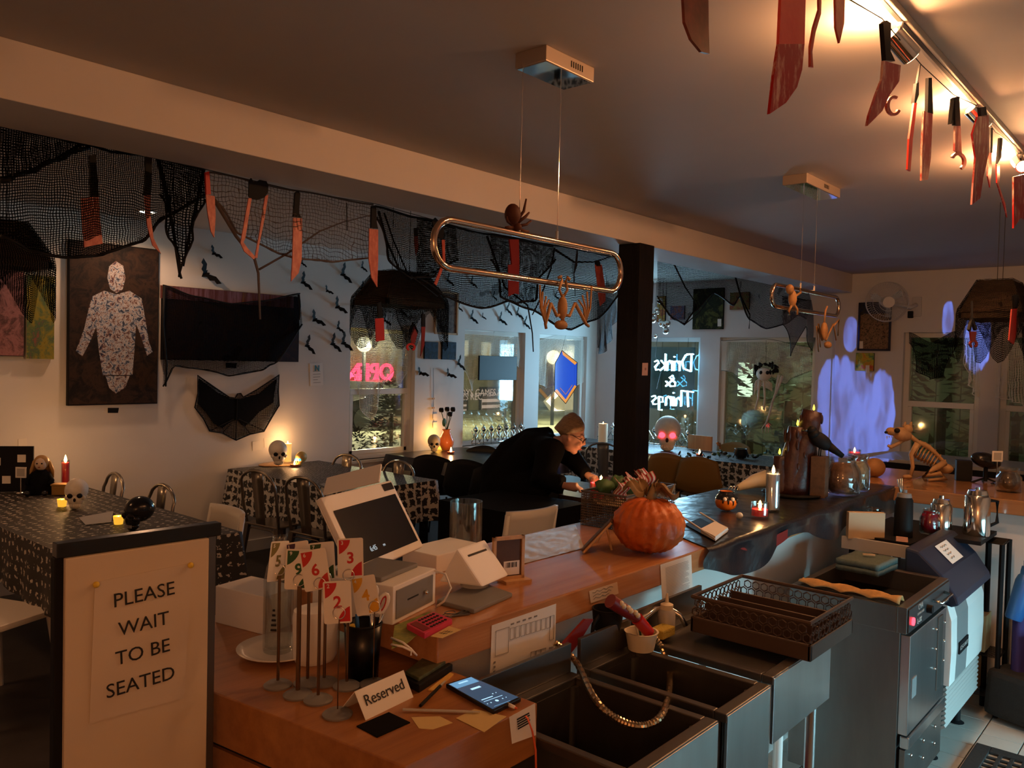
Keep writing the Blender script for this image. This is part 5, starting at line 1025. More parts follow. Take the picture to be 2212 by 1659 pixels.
for s in (-1, 1):
    MB().ell((s*.014, -.035, .200), (.006, .004, .005), 8, 6).build('eye', 'black', dl, smooth=True); MB().tube([(s*.04, 0, .13), (s*.075, -.03, .09), (s*.06, -.07, .07)], [.018, .014, .010], 8).build('arm', 'black_cloth', dl, smooth=True); MB().ell((s*.05, -.10, .018), (.02, .03, .018), 10, 6).build('shoe', 'black_gloss', dl, smooth=True)
mb = MB(); mb.ell((0, .012, .205), (.046, .040, .046), 16, 10)
for k in range(14): a = R(10+k*12.5); mb.tube([(.042*math.cos(a), .012+.03*math.sin(a), .21), (.062*math.cos(a), .02+.04*math.sin(a), .15), (.07*math.cos(a+.1), .02+.04*math.sin(a), .10)], [.012, .012, .004], 6)
mb.build('hair', mat('hair_blonde', (.42, .24, .08), .6), dl, smooth=True)
MB().ell((0, -.04, .176), (.008, .003, .003), 8, 6).build('mouth', 'red_dark', dl)
gb = thing('gold_box', 'small gold trinket box in front of the red candle', 'box', at(133, 1068, Z=TZ), CAMR(10)); MB().b2((-.05, -.035, 0), (.05, .035, .06)).build('body', mat('gold', (.5, .28, .08), .3, .8), gb, bevel=.004); MB().b2((-.055, -.04, .06), (.055, .04, .072)).build('lid', 'gold', gb, bevel=.003)
tw_ = thing('twig_bundle', 'curly twig bundle behind the grey skull', 'twigs', at(600, 992, Z=TZ))
for k in range(7): a = rnd(0, 6.3); MB().tube([(0, 0, 0), (.02*math.cos(a), .02*math.sin(a), .10), (.05*math.cos(a+.5), .05*math.sin(a+.5), .17), (.06*math.cos(a+1), .06*math.sin(a+1), .21), (.04*math.cos(a+1.6), .04*math.sin(a+1.6), .22)], .004, 5).build('twig', 'brown', tw_, smooth=True)
one('wood_platter', MB().lathe([(0, 0), (.17, 0), (.18, .008), (.17, .014), (0, .014)], 24, caps=False, sx=1.1, sy=.7), 'light_wood', 'oval wooden platter under the grey skull', 'platter', at(605, 1004, Z=TZ-.002), smooth=R(40))
ca_ = thing('cauldron', 'small dark cauldron on the window table', 'cauldron', at(1600, 990, Z=TZ)); MB().lathe([(0, 0), (.05, .005), (.075, .05), (.06, .09), (.068, .10), (.055, .10), (.05, .088), (.06, .05), (0, .02)], 20, caps=False).build('bowl', 'black_gloss', ca_, smooth=True)
for a in (0, 120, 240): MB().cyl((.04*math.cos(R(a)), .04*math.sin(R(a)), -.006), (.04*math.cos(R(a)), .04*math.sin(R(a)), .02), .008, n=6).build('foot', 'black_gloss', ca_)
gl = thing('black_garland', 'dark leafy garland trailing along the window table', 'garland', at(1560, 990, Z=TZ))
for k in range(46):
    p = at(1470+k*5.5, 985+6*math.sin(k*.7), Z=TZ+.01)-gl.location; MB().ell(p+Vector((0, rnd(-.03, .03), rnd(0, .03))), (.030, .006, .016), 6, 4, rot=(rnd(-1, 1), rnd(-1, 1), rnd(0, 3))).build('leaf', 'green_dark' if k % 3 else 'black', gl, smooth=True)
mouse = thing('toy_skeleton_dog', 'tiny brown animal figure on the window table', 'figure', at(1551, 980, Z=TZ)); MB().tube([(0, 0, .09), (.03, .0, .11), (.06, 0, .02), (.06, 0, 0)], [.012, .014, .012, .006], 8).build('body', 'bone_dark', mouse, smooth=True); MB().ell((-.01, 0, .115), (.025, .016, .016), 10, 8).build('head', 'bone_dark', mouse, smooth=True)
# skeleton fence panels standing before the windows
def fence(p0, p1, label, n):
    t = thing('skeleton_fence', label, 'decoration', p0); d = Vector(p1)-Vector(p0)
    for k in range(n):
        c = d*((k+.5)/n); w = d/n
        MB().ell(c+Vector((0, 0, .17)), (.026, .026, .032), 8, 6).build('skull', 'chrome', t, smooth=True)
        MB().tube([c+Vector((0, 0, 0)), c+Vector((0, 0, .22))], .006, 5).build('bone', 'chrome', t, smooth=True)
        MB().tube([c-w*.5+Vector((0, 0, .03)), c+Vector((0, 0, .14)), c+w*.5+Vector((0, 0, .03))], .006, 5).build('bone', 'chrome', t, smooth=True)
        MB().tube([c-w*.5+Vector((0, 0, .16)), c+Vector((0, 0, .06)), c+w*.5+Vector((0, 0, .16))], .006, 5).build('bone', 'chrome', t, smooth=True)
    MB().tube([(0, 0, .015), d+Vector((0, 0, .015))], .007, 5).build('rail', 'chrome', t, smooth=True)
fence((6.50, WL-.06+.0, .755), (7.40, WL-.06, .755), 'silver skeleton fence ornament in the window behind the black table', 7)
fence((8.25, 5.75, TZ), (8.25, 4.45, TZ), 'silver skeleton fence ornament behind the giant skull', 9)
# ------------------------------------------------------------------ please-wait sign on its stand
TLs, TRs = at(140, 1207, Z=1.325), at(450, 1162, Z=1.325); sx_ = (TRs-TLs).normalized(); o_ = (TLs+TRs)/2; o_.z = 0
sg = thing('wait_sign', 'white sign board with taped paper reading please wait to be seated', 'sign', o_); W = (TRs-TLs).length
M = frame((0, 0, 0), sx_, (0, 0, 1)); nrm = sx_.cross(Vector((0, 0, 1)))
if nrm.dot(EYEP-o_) < 0: nrm = -nrm
MB().b2((-W/2, .45, -.008), (W/2, 1.325, .004)).xf(M).build('board', mat('board', (.60, .50, .37), .5), sg, bevel=.002)
pa = MB(); pc = [(at(x, y, D=1)-EYEP) for x, y in ((205, 1258), (415, 1216), (398, 1508), (193, 1562))]
Pn = o_+nrm*.006; qq = [EYEP+d*((Pn-EYEP).dot(nrm)/d.dot(nrm))-o_ for d in pc]; pap = MB().prism(qq, -nrm*.001).build('paper', mat('paper2', (.60, .51, .40), .6), sg)
def sgp(x, y, k=.0075):
    d = at(x, y, D=1)-EYEP; return EYEP+d*((o_+nrm*k-EYEP).dot(nrm)/d.dot(nrm))-o_
ydir = (qq[0]-qq[3]).normalized(); 
for s, px in (('PLEASE', (313, 1285)), ('WAIT', (312, 1348)), ('TO BE', (310, 1409)), ('SEATED', (306, 1474))): text('lettering', s, .0375, MT['ink'], sg, frame(sgp(*px), qq[1]-qq[0], ydir), shear=-.02)
for p in ((208, 1263), (412, 1221)): MB().ell(sgp(*p, .009), .006, 10, 6).build('push_pin', 'yellow', sg, smooth=True)
MB().b2((-W/2-.012, 1.325, -.03), (W/2+.03, 1.352, -.004)).xf(M).build('top_bar', 'black_gloss', sg, bevel=.002)
MB().b2((-W/2-.014, 0.02, -.03), (W/2+.002, 1.325, -.0085) if False else (-W/2+.006, 1.325, -.0085)).xf(M).build('post', 'black', sg, bevel=.002)
MB().b2((W/2+.006, .02, -.03), (W/2+.022, 1.34, -.010)).xf(M).build('post', 'steel_dark', sg, bevel=.002)
MB().b2((-W/2-.02, 0, -.16), (W/2+.03, .02, .10)).xf(M).build('base', 'black', sg, bevel=.004)
# ------------------------------------------------------------------ pendant lamps over the bar
PY = 1.715
def pendant(xl, xr, zb, zt, cx0, cx1, cables, label):
    o = Vector(((xl+xr)/2, PY, CEIL)); t = thing('loop_pendant', label, 'pendant lamp', o, group='copper loop pendants')
    r = (zt-zb)/2; zc = (zt+zb)/2-CEIL; a, b = xl-o.x+r, xr-o.x-r; pts = [(a+r*math.cos(R(q)), 0, zc+r*math.sin(R(q))) for q in range(90, 271, 15)]+[(b+r*math.cos(R(q)), 0, zc+r*math.sin(R(q))) for q in range(-90, 91, 15)]
    MB().tube(pts, .0105, 10, closed=True).build('loop', mat('copper', (.58, .44, .34), .14, 1), t, smooth=True)
    cn = MB().b2((cx0-o.x, -.065, -.05), (cx1-o.x, .065, 0)).build('canopy', mat('canopy', (.42, .34, .28), .4, .6), t, bevel=.003)
    MB().b2((cx0-o.x+.006, -.060, -.0515), (cx1-o.x-.006, .060, -.0495)).build('mirror_plate', mat('mirror', (.85, .85, .85), .03, 1), cn)
    for k in range(6): MB().b2(((cx0+cx1)/2-o.x+.0+k*.012, -.0665, -.034), ((cx0+cx1)/2-o.x+.004+k*.012, -.0645, -.014)).build('vent_slot', 'black', cn)
    for c in cables:
        MB().cyl((c-o.x, 0, -.05), (c-o.x, 0, zc+r), .0012, n=5).build('cable', 'chrome', t); MB().cyl((c-o.x, 0, zc+r+.008), (c-o.x, 0, zc+r+.035), .006, n=8).build('ferrule', 'chrome', t, smooth=R(40))
    return t
z1t, z1b = at(1130, 507, Y=PY).z, at(1130, 602, Y=PY).z
pendant(at(936, 540, Y=PY).x, at(1341, 590, Y=PY).x, z1b, z1t, at(1146, 120, Y=PY).x-.0, at(1250, 170, Y=PY).x, [at(1126, 300, Y=PY).x, at(1208, 330, Y=PY).x], 'copper loop pendant lamp carrying the spider, above the cash drawer')
z2t, z2b = at(1740, 628, Y=PY).z, at(1740, 672, Y=PY).z
pendant(at(1667, 640, Y=PY).x, at(1812, 656, Y=PY).x, z2b, z2t, at(1716, 405, Y=PY).x, at(1790, 412, Y=PY).x, [at(1733, 520, Y=PY).x, at(1762, 530, Y=PY).x], 'copper loop pendant lamp near the crow')
# spider on the first loop
P = Vector((at(1112, 495, Y=PY).x, PY, z1t+.012)); spd = thing('spider_toy', 'brown rubber spider sitting on the copper loop', 'spider', P)
m = mat('spider', (.06, .018, .010), .6, spec=.2); MB().ell((-.012, 0, .045), (.026, .026, .034), 14, 10).build('abdomen', m, spd, smooth=True); MB().ell((.008, 0, .008), (.016, .018, .014), 12, 8).build('thorax', m, spd, smooth=True)
for k, pts in enumerate((((.01, 0, .03), (.03, -.01, .06), (.035, -.015, .10)), ((.012, 0, .022), (.04, -.01, .045), (.055, -.012, .06)), ((.015, 0, .012), (.045, -.01, .02), (.065, -.012, .035)), ((.015, 0, .004), (.05, .0, .0), (.07, 0, .002)), ((-.01, 0, .012), (-.035, 0, .02), (-.04, 0, .035)), ((-.01, 0, .004), (-.03, .0, .002), (-.045, 0, .0)))):
    MB().tube(pts, [.006, .005, .003], 6).build('leg', m, spd, smooth=True)
# ------------------------------------------------------------------ ceiling spot and track lights
P = at(318, 457, Z=CEIL); rs_ = thing('recessed_spot', 'round recessed spotlight in the ceiling above the tall canvas', 'ceiling light', P); MB().lathe([(.05, 0), (.062, 0), (.062, -.008), (.05, -.005)], 24, caps=False).build('ring', 'trimw', rs_); MB().cyl((0, 0, -.001), (0, 0, -.004), .05, n=24).build('lens', emat('spot_lens', (1, .82, .58), 30), rs_)
l = lamp('spot_light', 'SPOT', P+Vector((0, 0, -.02)), 26, (1, .52, .27), target=P+Vector((.1, -.3, -2)), spot_size=R(165), spot_blend=.5, shadow_soft_size=.05); l.parent = rs_; l.location = (0, 0, -.02)
TY = at(1920, 0, Z=CEIL).y; tr_ = thing('light_track', 'white ceiling track rail with adjustable spot heads', 'track light', (3.6, TY, CEIL))
MB().b2((-1.6, -.018, -.022), (2.2, .018, 0)).build('rail', mat('track', (.5, .45, .38), .4), tr_, bevel=.003); MB().b2((-1.6, -.006, -.0235), (2.2, .006, -.0215)).build('groove', 'black', tr_)
for k, (px, dirv, pw) in enumerate((((1945, 95), (.55, -.35, -.5), 9), ((2112, 250), (.5, -.4, -.5), 11), ((2203, 352), (-.55, -.25, -.35), 16))):
    c = at(*px, Y=TY)-Vector((3.6, TY, CEIL)); d = Vector(dirv).normalized()
    hd = MB().tube([c-d*.04, c+d*.05], .028, 16).build('spot_head', 'chrome', tr_, smooth=R(40)); MB().cyl((c.x, 0, -.02), c-d*.02, .009, n=8).build('stem', 'trimw', hd, smooth=R(40))
    MB().tube([c+d*.0505, c+d*.052], .024, 16).build('lens', emat('track_lens', (1, .62, .28), 22), hd); MB().tube([c-d*.042, c-d*.041], .02, 12).build('vent', emat('track_vent', (1, .6, .25), 8), hd)
    l = lamp('track_lamp', 'SPOT', c+d*.06, pw*1.6, (1, .48, .2), shadow_soft_size=.02, spot_size=R(120), spot_blend=.6); l.parent = tr_; l.location = c+d*.06; l.rotation_euler = d.to_track_quat('-Z', 'Y').to_euler()
    l = lamp('track_spill', 'POINT', c, pw*2.1, (1, .45, .18), shadow_soft_size=.03); l.parent = tr_; l.location = c+Vector((.0, .03, -.02))-d*.075
# ------------------------------------------------------------------ blades and tools traced in the plane they hang in
def traced(name, label, cat, parts, Y, th=.005, group=None, string=None):
    """parts: (part name, material, pixel outline); all in the hanging plane Y"""
    allp = [at(x, y, Y=Y) for _, _, pl in parts for x, y in pl]; o = Vector((sum(p.x for p in allp)/len(allp), Y, max(p.z for p in allp)))
    t = thing(name, label, cat, o, group=group)
    for pn, m, pl in parts: MB().prism([at(x, y, Y=Y)-o for x, y in pl], (0, th*(1.8 if pn == 'handle' else 1), 0)).build(pn, m, t)
    if string: MB().tube([Vector((0, 0, -.005)), Vector((0, 0, string))], .0012, 5).build('string', 'ink', t)
    return t
def ringpx(cx, cy, rx, ry, w, a0=0, a1=360, n=18):
    out = [(cx+rx*math.cos(R(a0+(a1-a0)*k/n)), cy-ry*math.sin(R(a0+(a1-a0)*k/n))) for k in range(n+1)]; inn = [(cx+(rx-w)*math.cos(R(a0+(a1-a0)*k/n)), cy-(ry-w)*math.sin(R(a0+(a1-a0)*k/n))) for k in range(n+1)]
    return out+inn[::-1]
NY = 3.42; GB = 'bloody plastic weapons hung along the beam'
traced('toy_cleaver', 'bloody plastic cleaver with a black handle before the black net', 'cleaver', [('handle', 'black', [(194, 336), (207, 333), (214, 425), (196, 425)]), ('blade', 'blood_red', [(176, 427), (213, 424), (217, 480), (222, 526), (183, 534), (177, 470)])], NY-.03, .008, GB)
traced('toy_machete', 'curved bloody plastic machete in front of the ceiling spotlight', 'machete', [('handle', 'black', [(315, 338), (329, 336), (327, 405), (326, 422), (310, 422), (314, 400)]), ('blade', 'blood_red', [(312, 422), (325, 421), (326, 470), (332, 515), (348, 548), (330, 530), (319, 490), (314, 450)])], NY-.03, .006, GB)
traced('toy_dagger', 'narrow red plastic dagger between the black net and the hacksaw', 'dagger', [('handle', 'red', [(444, 372), (452, 370), (456, 420), (446, 420)]), ('blade', 'blood_red', [(445, 420), (464, 424), (466, 468), (463, 513), (456, 500), (448, 455)])], NY-.03, .006, GB)
traced('toy_hacksaw', 'plastic hacksaw with a black cat shaped grip and red bloody frame', 'saw', [('grip', 'black', [(538, 390), (543, 384), (547, 393), (557, 391), (571, 382), (580, 400), (579, 416), (571, 427), (556, 432), (545, 430), (537, 424)]), ('frame', 'blood_red', [(537, 428), (544, 428), (530, 515), (526, 523), (535, 536), (553, 556), (548, 560), (528, 543), (520, 525)]), ('saw_blade', 'blood_red', [(573, 424), (580, 420), (572, 470), (560, 530), (556, 558), (551, 556), (561, 500)])], NY-.03, .006, GB)
traced('toy_knife', 'long bloody kitchen knife with black handle in front of the brown net', 'knife', [('handle', 'black', [(638, 416), (644, 412), (649, 418), (646, 460), (651, 470), (634, 468)]), ('blade', 'blood_red', [(634, 470), (653, 472), (652, 560), (645, 590), (629, 608), (632, 560)])], NY-.03, .006, GB)
traced('thin_rod', 'thin black rod hanging before the brown net', 'rod', [('rod', 'black', [(748, 438), (750, 438), (751, 498), (749, 498)])], NY-.02, .002)
traced('toy_knife', 'bloody kitchen knife glinting orange beside the black net', 'knife', [('handle', 'black', [(803, 445), (813, 443), (814, 480), (817, 494), (802, 492)]), ('blade', 'blood_red', [(798, 494), (817, 496), (817, 560), (815, 620), (803, 600), (797, 560)])], NY-.03, .006, GB)
traced('toy_knife', 'narrow dark red knife behind the black net next to the copper loop', 'knife', [('handle', 'black', [(896, 492), (903, 492), (903, 510), (896, 510)]), ('blade', 'red_dark', [(896, 510), (903, 510), (904, 535), (899, 553), (896, 530)])], NY+.03, .005, GB)
traced('toy_cleaver', 'large dark red cleaver behind the copper loop', 'cleaver', [('handle', 'red_dark', [(1101, 517), (1121, 517), (1122, 572), (1106, 572)]), ('blade', 'red_dark', [(1098, 572), (1122, 570), (1121, 636), (1112, 634), (1099, 640)])], NY-.05, .006, GB)
traced('toy_saw', 'red plastic saw with black handle inside the copper loop', 'saw', [('handle', 'black', [(934, 478), (941, 470), (960, 490), (958, 518), (942, 510)]), ('blade', 'blood_red', [(955, 518), (961, 518), (962, 568), (943, 617), (938, 612), (957, 566)])], NY-.02, .005, GB)
traced('toy_machete', 'pale red plastic machete beside the dark post', 'machete', [('handle', 'black', [(1287, 563), (1295, 561), (1298, 575), (1288, 575)]), ('blade', 'blood_red', [(1286, 572), (1300, 571), (1308, 625), (1308, 650), (1297, 661), (1294, 640)])], NY-.04, .006, GB)
traced('thin_rod', 'thin black plastic rod hanging inside the copper loop', 'rod', [('rod', 'black', [(1246, 540), (1249, 540), (1247, 575), (1241, 590), (1243, 640), (1239, 600)])], NY-.05, .003)
one('hanging_string', MB().tube([at(x, y, Y=NY-.005) for x, y in ((0, 268), (200, 310), (445, 366), (640, 412), (810, 440), (1000, 492), (1240, 536), (1340, 560))], .002, 5), 'ink', 'thin dark string stretched along the beam carrying the weapons', 'string', smooth=True)
KY = TY-.02; GK = 'bloody plastic weapons hung along the light track'
traced('toy_machete', 'dark bloody machete tip hanging from the ceiling apart from the others', 'machete', [('blade', mat('blood_dark', (.22, .05, .03), .4, col2=(.03, .01, .01), vscale=12), [(1474, -60), (1530, -60), (1531, 60), (1533, 116), (1516, 112), (1494, 85), (1480, 48)])], KY+.1, .006, GK)
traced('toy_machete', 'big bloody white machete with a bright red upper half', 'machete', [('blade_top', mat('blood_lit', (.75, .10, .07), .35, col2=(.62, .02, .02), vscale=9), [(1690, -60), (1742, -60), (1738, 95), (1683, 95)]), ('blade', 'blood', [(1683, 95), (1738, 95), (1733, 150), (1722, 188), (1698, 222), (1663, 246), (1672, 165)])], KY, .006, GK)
traced('toy_chain', 'thin red plastic hook beside the big machete', 'hook', [('hook', 'blood_red', [(1768, -60), (1776, -60), (1774, 30), (1762, 70), (1755, 112), (1757, 146), (1751, 144), (1751, 100), (1758, 60), (1770, 20)])], KY, .005, GK)
traced('toy_dagger', 'short red plastic dagger tip beside the thin red hook', 'dagger', [('blade', 'blood_red', [(1804, -60), (1826, -60), (1824, 50), (1814, 93), (1806, 60)])], KY, .005, GK)
traced('toy_saw', 'broad bloody red saw with a black handle below the first spot head', 'saw', [('handle', 'black', [(1908, 50), (1916, 44), (1925, 50), (1924, 110), (1934, 132), (1914, 130)]), ('blade', 'blood', [(1909, 131), (1946, 141), (1943, 175), (1922, 205), (1906, 240), (1874, 272), (1878, 250), (1893, 205), (1906, 170)])], KY-.03, .006, GK)
traced('toy_pliers', 'small red plastic pliers ring beside the broad saw', 'pliers', [('ring', 'blood_red', ringpx(1932, 228, 16, 22, 6, 60, 330))], KY, .006, GK)
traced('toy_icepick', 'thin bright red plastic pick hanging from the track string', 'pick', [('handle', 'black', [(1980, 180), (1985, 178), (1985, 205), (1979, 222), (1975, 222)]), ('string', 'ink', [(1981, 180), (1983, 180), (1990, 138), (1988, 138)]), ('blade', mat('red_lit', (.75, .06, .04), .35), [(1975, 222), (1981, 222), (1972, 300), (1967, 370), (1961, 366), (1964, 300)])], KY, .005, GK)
traced('toy_knife', 'straight kitchen knife with a half white bloody blade', 'knife', [('handle', 'black', [(2006, 168), (2013, 168), (2016, 246), (2004, 243)]), ('blade', 'blood', [(1996, 240), (2015, 245), (2011, 340), (2005, 388), (1991, 390), (1992, 320)])], KY, .005, GK)
traced('toy_pliers', 'bloody plastic pliers with black grips and open jaws', 'pliers', [('handle', 'black', [(2063, 210), (2073, 208), (2075, 272), (2064, 270)]), ('handle', 'black', [(2060, 212), (2062, 212), (2058, 262), (2055, 268)]), ('body', 'blood', [(2064, 272), (2075, 272), (2078, 335), (2063, 325)]), ('jaw', 'blood_red', ringpx(2071, 349, 17, 20, 6, -60, 150))], KY, .006, GK)
traced('toy_machete', 'wide bloody machete under the second spot head', 'machete', [('handle', 'black', [(2118, 232), (2130, 230), (2133, 252), (2120, 252)]), ('blade', 'blood', [(2112, 252), (2136, 248), (2137, 330), (2124, 385), (2118, 428), (2100, 442), (2103, 395), (2108, 340), (2101, 290)])], KY-.03, .006, GK)
traced('toy_dagger', 'narrow dagger with black grip left of the glowing bulb', 'dagger', [('handle', 'black', [(2141, 276), (2145, 276), (2144, 330), (2139, 330)]), ('blade', 'blood', [(2136, 330), (2142, 330), (2142, 372), (2139, 405), (2134, 380)])], KY, .004, GK)
traced('toy_dagger', 'curved dagger with black grip beside the glowing bulb', 'dagger', [('handle', 'black', [(2160, 298), (2166, 298), (2163, 340), (2155, 354)]), ('blade', 'blood', [(2153, 354), (2160, 354), (2160, 380), (2158, 400), (2172, 440), (2176, 470), (2168, 440), (2154, 395)])], KY, .004, GK)
traced('toy_machete', 'broad red machete directly below the glowing bulb', 'machete', [('blade', 'blood', [(2190, 382), (2230, 372), (2230, 480), (2205, 470), (2190, 493), (2190, 430)])], KY-.02, .006, GK)
one('hanging_string', MB().tube([at(x, y, Y=KY+.012) for x, y in ((1700, -80), (1905, 40), (1990, 140), (2060, 205), (2110, 228), (2150, 285), (2215, 330))], .0015, 5), 'ink', 'thin string hanging beneath the light track', 'string', smooth=True)
# ------------------------------------------------------------------ gauze nets
def lerpl(xs, ys, x):
    if x <= xs[0]: return ys[0]
    for i in range(len(xs)-1):
        if x <= xs[i+1]:
            t = (x-xs[i])/(xs[i+1]-xs[i]); t = t*t*(3-2*t)*.5+t*.5; return ys[i]*(1-t)+ys[i+1]*t
    return ys[-1]
def net(label, m, top, bot, plane, bulge=.10, cord='black', cr=.008, nu=60, nv=24, tails=(), rip=.012, name='gauze_net'):
    """gauze between a top and a bottom pixel contour, hung in a plane and bellied out"""
    ax, pv = plane; tx, ty = zip(*top); bx, by = zip(*bot); x0, x1 = top[0][0], top[-1][0]
    def P(u, v):
        x = x0+(x1-x0)*u; yt = lerpl(tx, ty, x); yb = lerpl(bx, by, x); y = yt+(yb-yt)*v
        off = bulge*math.sin(math.pi*min(1, v*.9+.05))*math.sin(math.pi*(.06+.88*u))+rip*math.sin(u*37+v*6)*v
        return at(x+6*v*math.sin(u*21), y, **{ax: pv-off})
    mb = MB(); mb.grid(P, nu, nv); us = []; 
    o = P(.5, 0); W = nu+1; acc = [[0]*W for _ in range(nv+1)]; ac2 = [[0]*W for _ in range(nv+1)]
    for j in range(nv+1):
        for i in range(1, W): acc[j][i] = acc[j][i-1]+(mb.v[j*W+i]-mb.v[j*W+i-1]).length
    for i in range(W):
        for j in range(1, nv+1): ac2[j][i] = ac2[j-1][i]+(mb.v[j*W+i]-mb.v[(j-1)*W+i]).length
    mid = acc[0]
    mb.uv = [(mid[i], ac2[j][i]) for j in range(nv+1) for i in range(W)]
    t = thing(name, label, 'net', o); edge = [mb.v[nv*W+i]-o for i in range(W)]; tedge = [mb.v[i]-o for i in range(W)]
    mb.v = [v-o for v in mb.v]; mb.build('gauze', m, t, smooth=True)
    if cord:
        MB().tube(edge, [cr*(.8+.6*abs(noise.noise(Vector((i*.7, x0, 0))))) for i in range(W)], 6).build('frayed_edge', cord, t, smooth=True); MB().tube(tedge, cr*.8, 6).build('hem', cord, t, smooth=True)
    for pts, r0 in tails: MB().tube([at(x, y, **{ax: pv-.02})-o for x, y in pts], [r0*(1-.6*k/len(pts))*(.8+.5*abs(noise.noise(Vector((k, x0, 3))))) for k in range(len(pts))], 6).build('tail', cord or 'black', t, smooth=True)
    return t
PN = ('Y', NY+.06)
net('large black gauze net swagged over the tall canvas', 'net_black', [(0, 268), (175, 308), (320, 334), (440, 362)], [(0, 510), (60, 540), (140, 556), (215, 552), (300, 522), (360, 470), (440, 420)], PN, .16, cr=.008, tails=[([(0, 388), (60, 372), (120, 345), (180, 308), (240, 328), (310, 336)], .012), ([(340, 338), (360, 420), (375, 500), (388, 590), (392, 602)], .012), ([(440, 366), (425, 440), (408, 510), (396, 575)], .010)])
net('dense black gauze bunched at the end of the beam above the lantern', 'net_black', [(0, 270), (100, 292), (190, 312)], [(0, 392), (60, 372), (120, 345), (190, 318)], ('Y', NY+.03), .05, cr=.01)
net('black gauze scrap hanging in a point beside the tall canvas', 'net_black_thin', [(345, 345), (440, 366)], [(345, 420), (372, 520), (390, 600), (410, 520), (440, 430)], ('Y', NY+.02), .05, cr=.006)
net('brown gauze net with a long dangling tail before the white wall', 'net_brown', [(452, 372), (640, 412), (806, 442)], [(452, 425), (520, 505), (600, 548), (660, 560), (720, 566), (806, 556)], PN, .10, cord=mat('brown_cord', (.10, .07, .055), .9), cr=.006, tails=[([(462, 430), (510, 510), (550, 560), (558, 590), (560, 640), (562, 690)], .011), ([(560, 582), (620, 548), (690, 500), (740, 480), (804, 464)], .007)])
net('black gauze net draped beside the glinting knife', 'net_black', [(812, 446), (900, 470), (985, 492)], [(812, 470), (842, 560), (880, 600), (930, 598), (985, 560)], PN, .10, tails=[([(818, 456), (835, 520), (862, 580), (905, 598), (960, 580)], .009), ([(830, 460), (850, 520), (880, 590), (945, 640)], .007)])
net('wide black gauze net behind the copper loop', 'net_black_thin', [(900, 470), (1050, 505), (1200, 530), (1338, 556)], [(900, 600), (960, 640), (1040, 666), (1100, 650), (1150, 668), (1200, 705), (1235, 712), (1290, 690), (1338, 630)], ('Y', NY+.10), .14, tails=[([(1052, 510), (1070, 560), (1090, 620), (1140, 660), (1150, 720), (1152, 760)], .010), ([(1198, 535), (1190, 580), (1165, 650), (1150, 680)], .009), ([(1200, 540), (1240, 566), (1285, 566), (1338, 548)], .010)])
net('dense black gauze gathered in folds behind the large dark red cleaver', 'net_black', [(1060, 510), (1130, 520), (1195, 532)], [(1060, 560), (1085, 640), (1110, 655), (1150, 650), (1170, 600), (1195, 560)], ('Y', NY+.04), .06)
net('black gauze net swags along the beam between the post and the far wall', 'net_black_thin', [(1420, 560), (1500, 575), (1590, 594), (1700, 618), (1812, 641)], [(1420, 650), (1450, 690), (1478, 700), (1510, 670), (1540, 632), (1580, 660), (1598, 640), (1625, 690), (1655, 710), (1690, 700), (1730, 680), (1770, 700), (1812, 690)], PN, .08, nu=90, tails=[([(1455, 568), (1480, 620), (1500, 650)], .010), ([(1588, 596), (1600, 640), (1620, 680), (1618, 710)], .012), ([(1420, 640), (1445, 680), (1478, 702), (1510, 675), (1545, 630)], .008)])
net('grey blue gauze shroud hanging beyond the second copper loop', 'net_grey', [(1690, 640), (1760, 650), (1808, 657)], [(1690, 700), (1712, 770), (1735, 705), (1760, 760), (1790, 790), (1808, 700)], ('Y', NY+.02), .05, cr=.005, name='gauze_shroud')
net('tattered grey gauze ghost hanging in the corner by the post', 'net_grey', [(1290, 650), (1310, 642), (1330, 650)], [(1290, 750), (1300, 765), (1312, 745), (1330, 690)], ('Y', 5.4), .05, cord='ink', cr=.002, name='gauze_shroud', tails=[([(1310, 645), (1310, 545)], .003)])
# nets in the windows
PW = ('Y', WL+.045)
net('white gauze cobweb hung in the corner window beside the red sign', 'net_white', [(757, 716), (820, 722), (890, 722)], [(757, 800), (780, 880), (800, 905), (812, 880), (845, 800), (868, 830), (890, 770)], PW, .02, cord='white', cr=.003)
net('white gauze cobweb over the window behind the black panel', 'net_white', [(1003, 716), (1065, 720), (1072, 712), (1120, 716)], [(1003, 800), (1015, 845), (1035, 815), (1080, 800), (1095, 760), (1120, 800)], PW, .02, cord='white', cr=.003)
net('white gauze cobweb over the window with the stained glass', 'net_white', [(1164, 735), (1226, 720), (1262, 735)], [(1164, 830), (1180, 840), (1226, 812), (1245, 835), (1262, 820)], PW, .02, cord='white', cr=.003)
PE = ('X', WE-.02)
net('pale green gauze over the window with the hanging skeleton', 'net_white', [(1558, 736), (1655, 732), (1750, 750)], [(1558, 800), (1600, 812), (1650, 800), (1690, 830), (1750, 800)], PE, .03, cord=mat('greycord', (.12, .14, .12), .9), cr=.004)
net('black gauze swag over the far sash window', 'net_black_thin', [(1964, 718), (2010, 740), (2064, 716)], [(1964, 740), (1980, 800), (2010, 820), (2040, 812), (2064, 740)], PE, .03, cr=.004)
net('white gauze streamer lit beside the far sash window', 'net_white', [(2080, 724), (2095, 722), (2112, 724)], [(2080, 740), (2095, 830), (2112, 860)], ('X', WE-.05), .02, cord='white', cr=.003)
net('white gauze draped over the right hand sash window', 'net_white', [(2150, 750), (2185, 740), (2230, 745)], [(2150, 858), (2172, 862), (2200, 870), (2230, 905)], ('X', WE-.05), .03, cord='white', cr=.003)
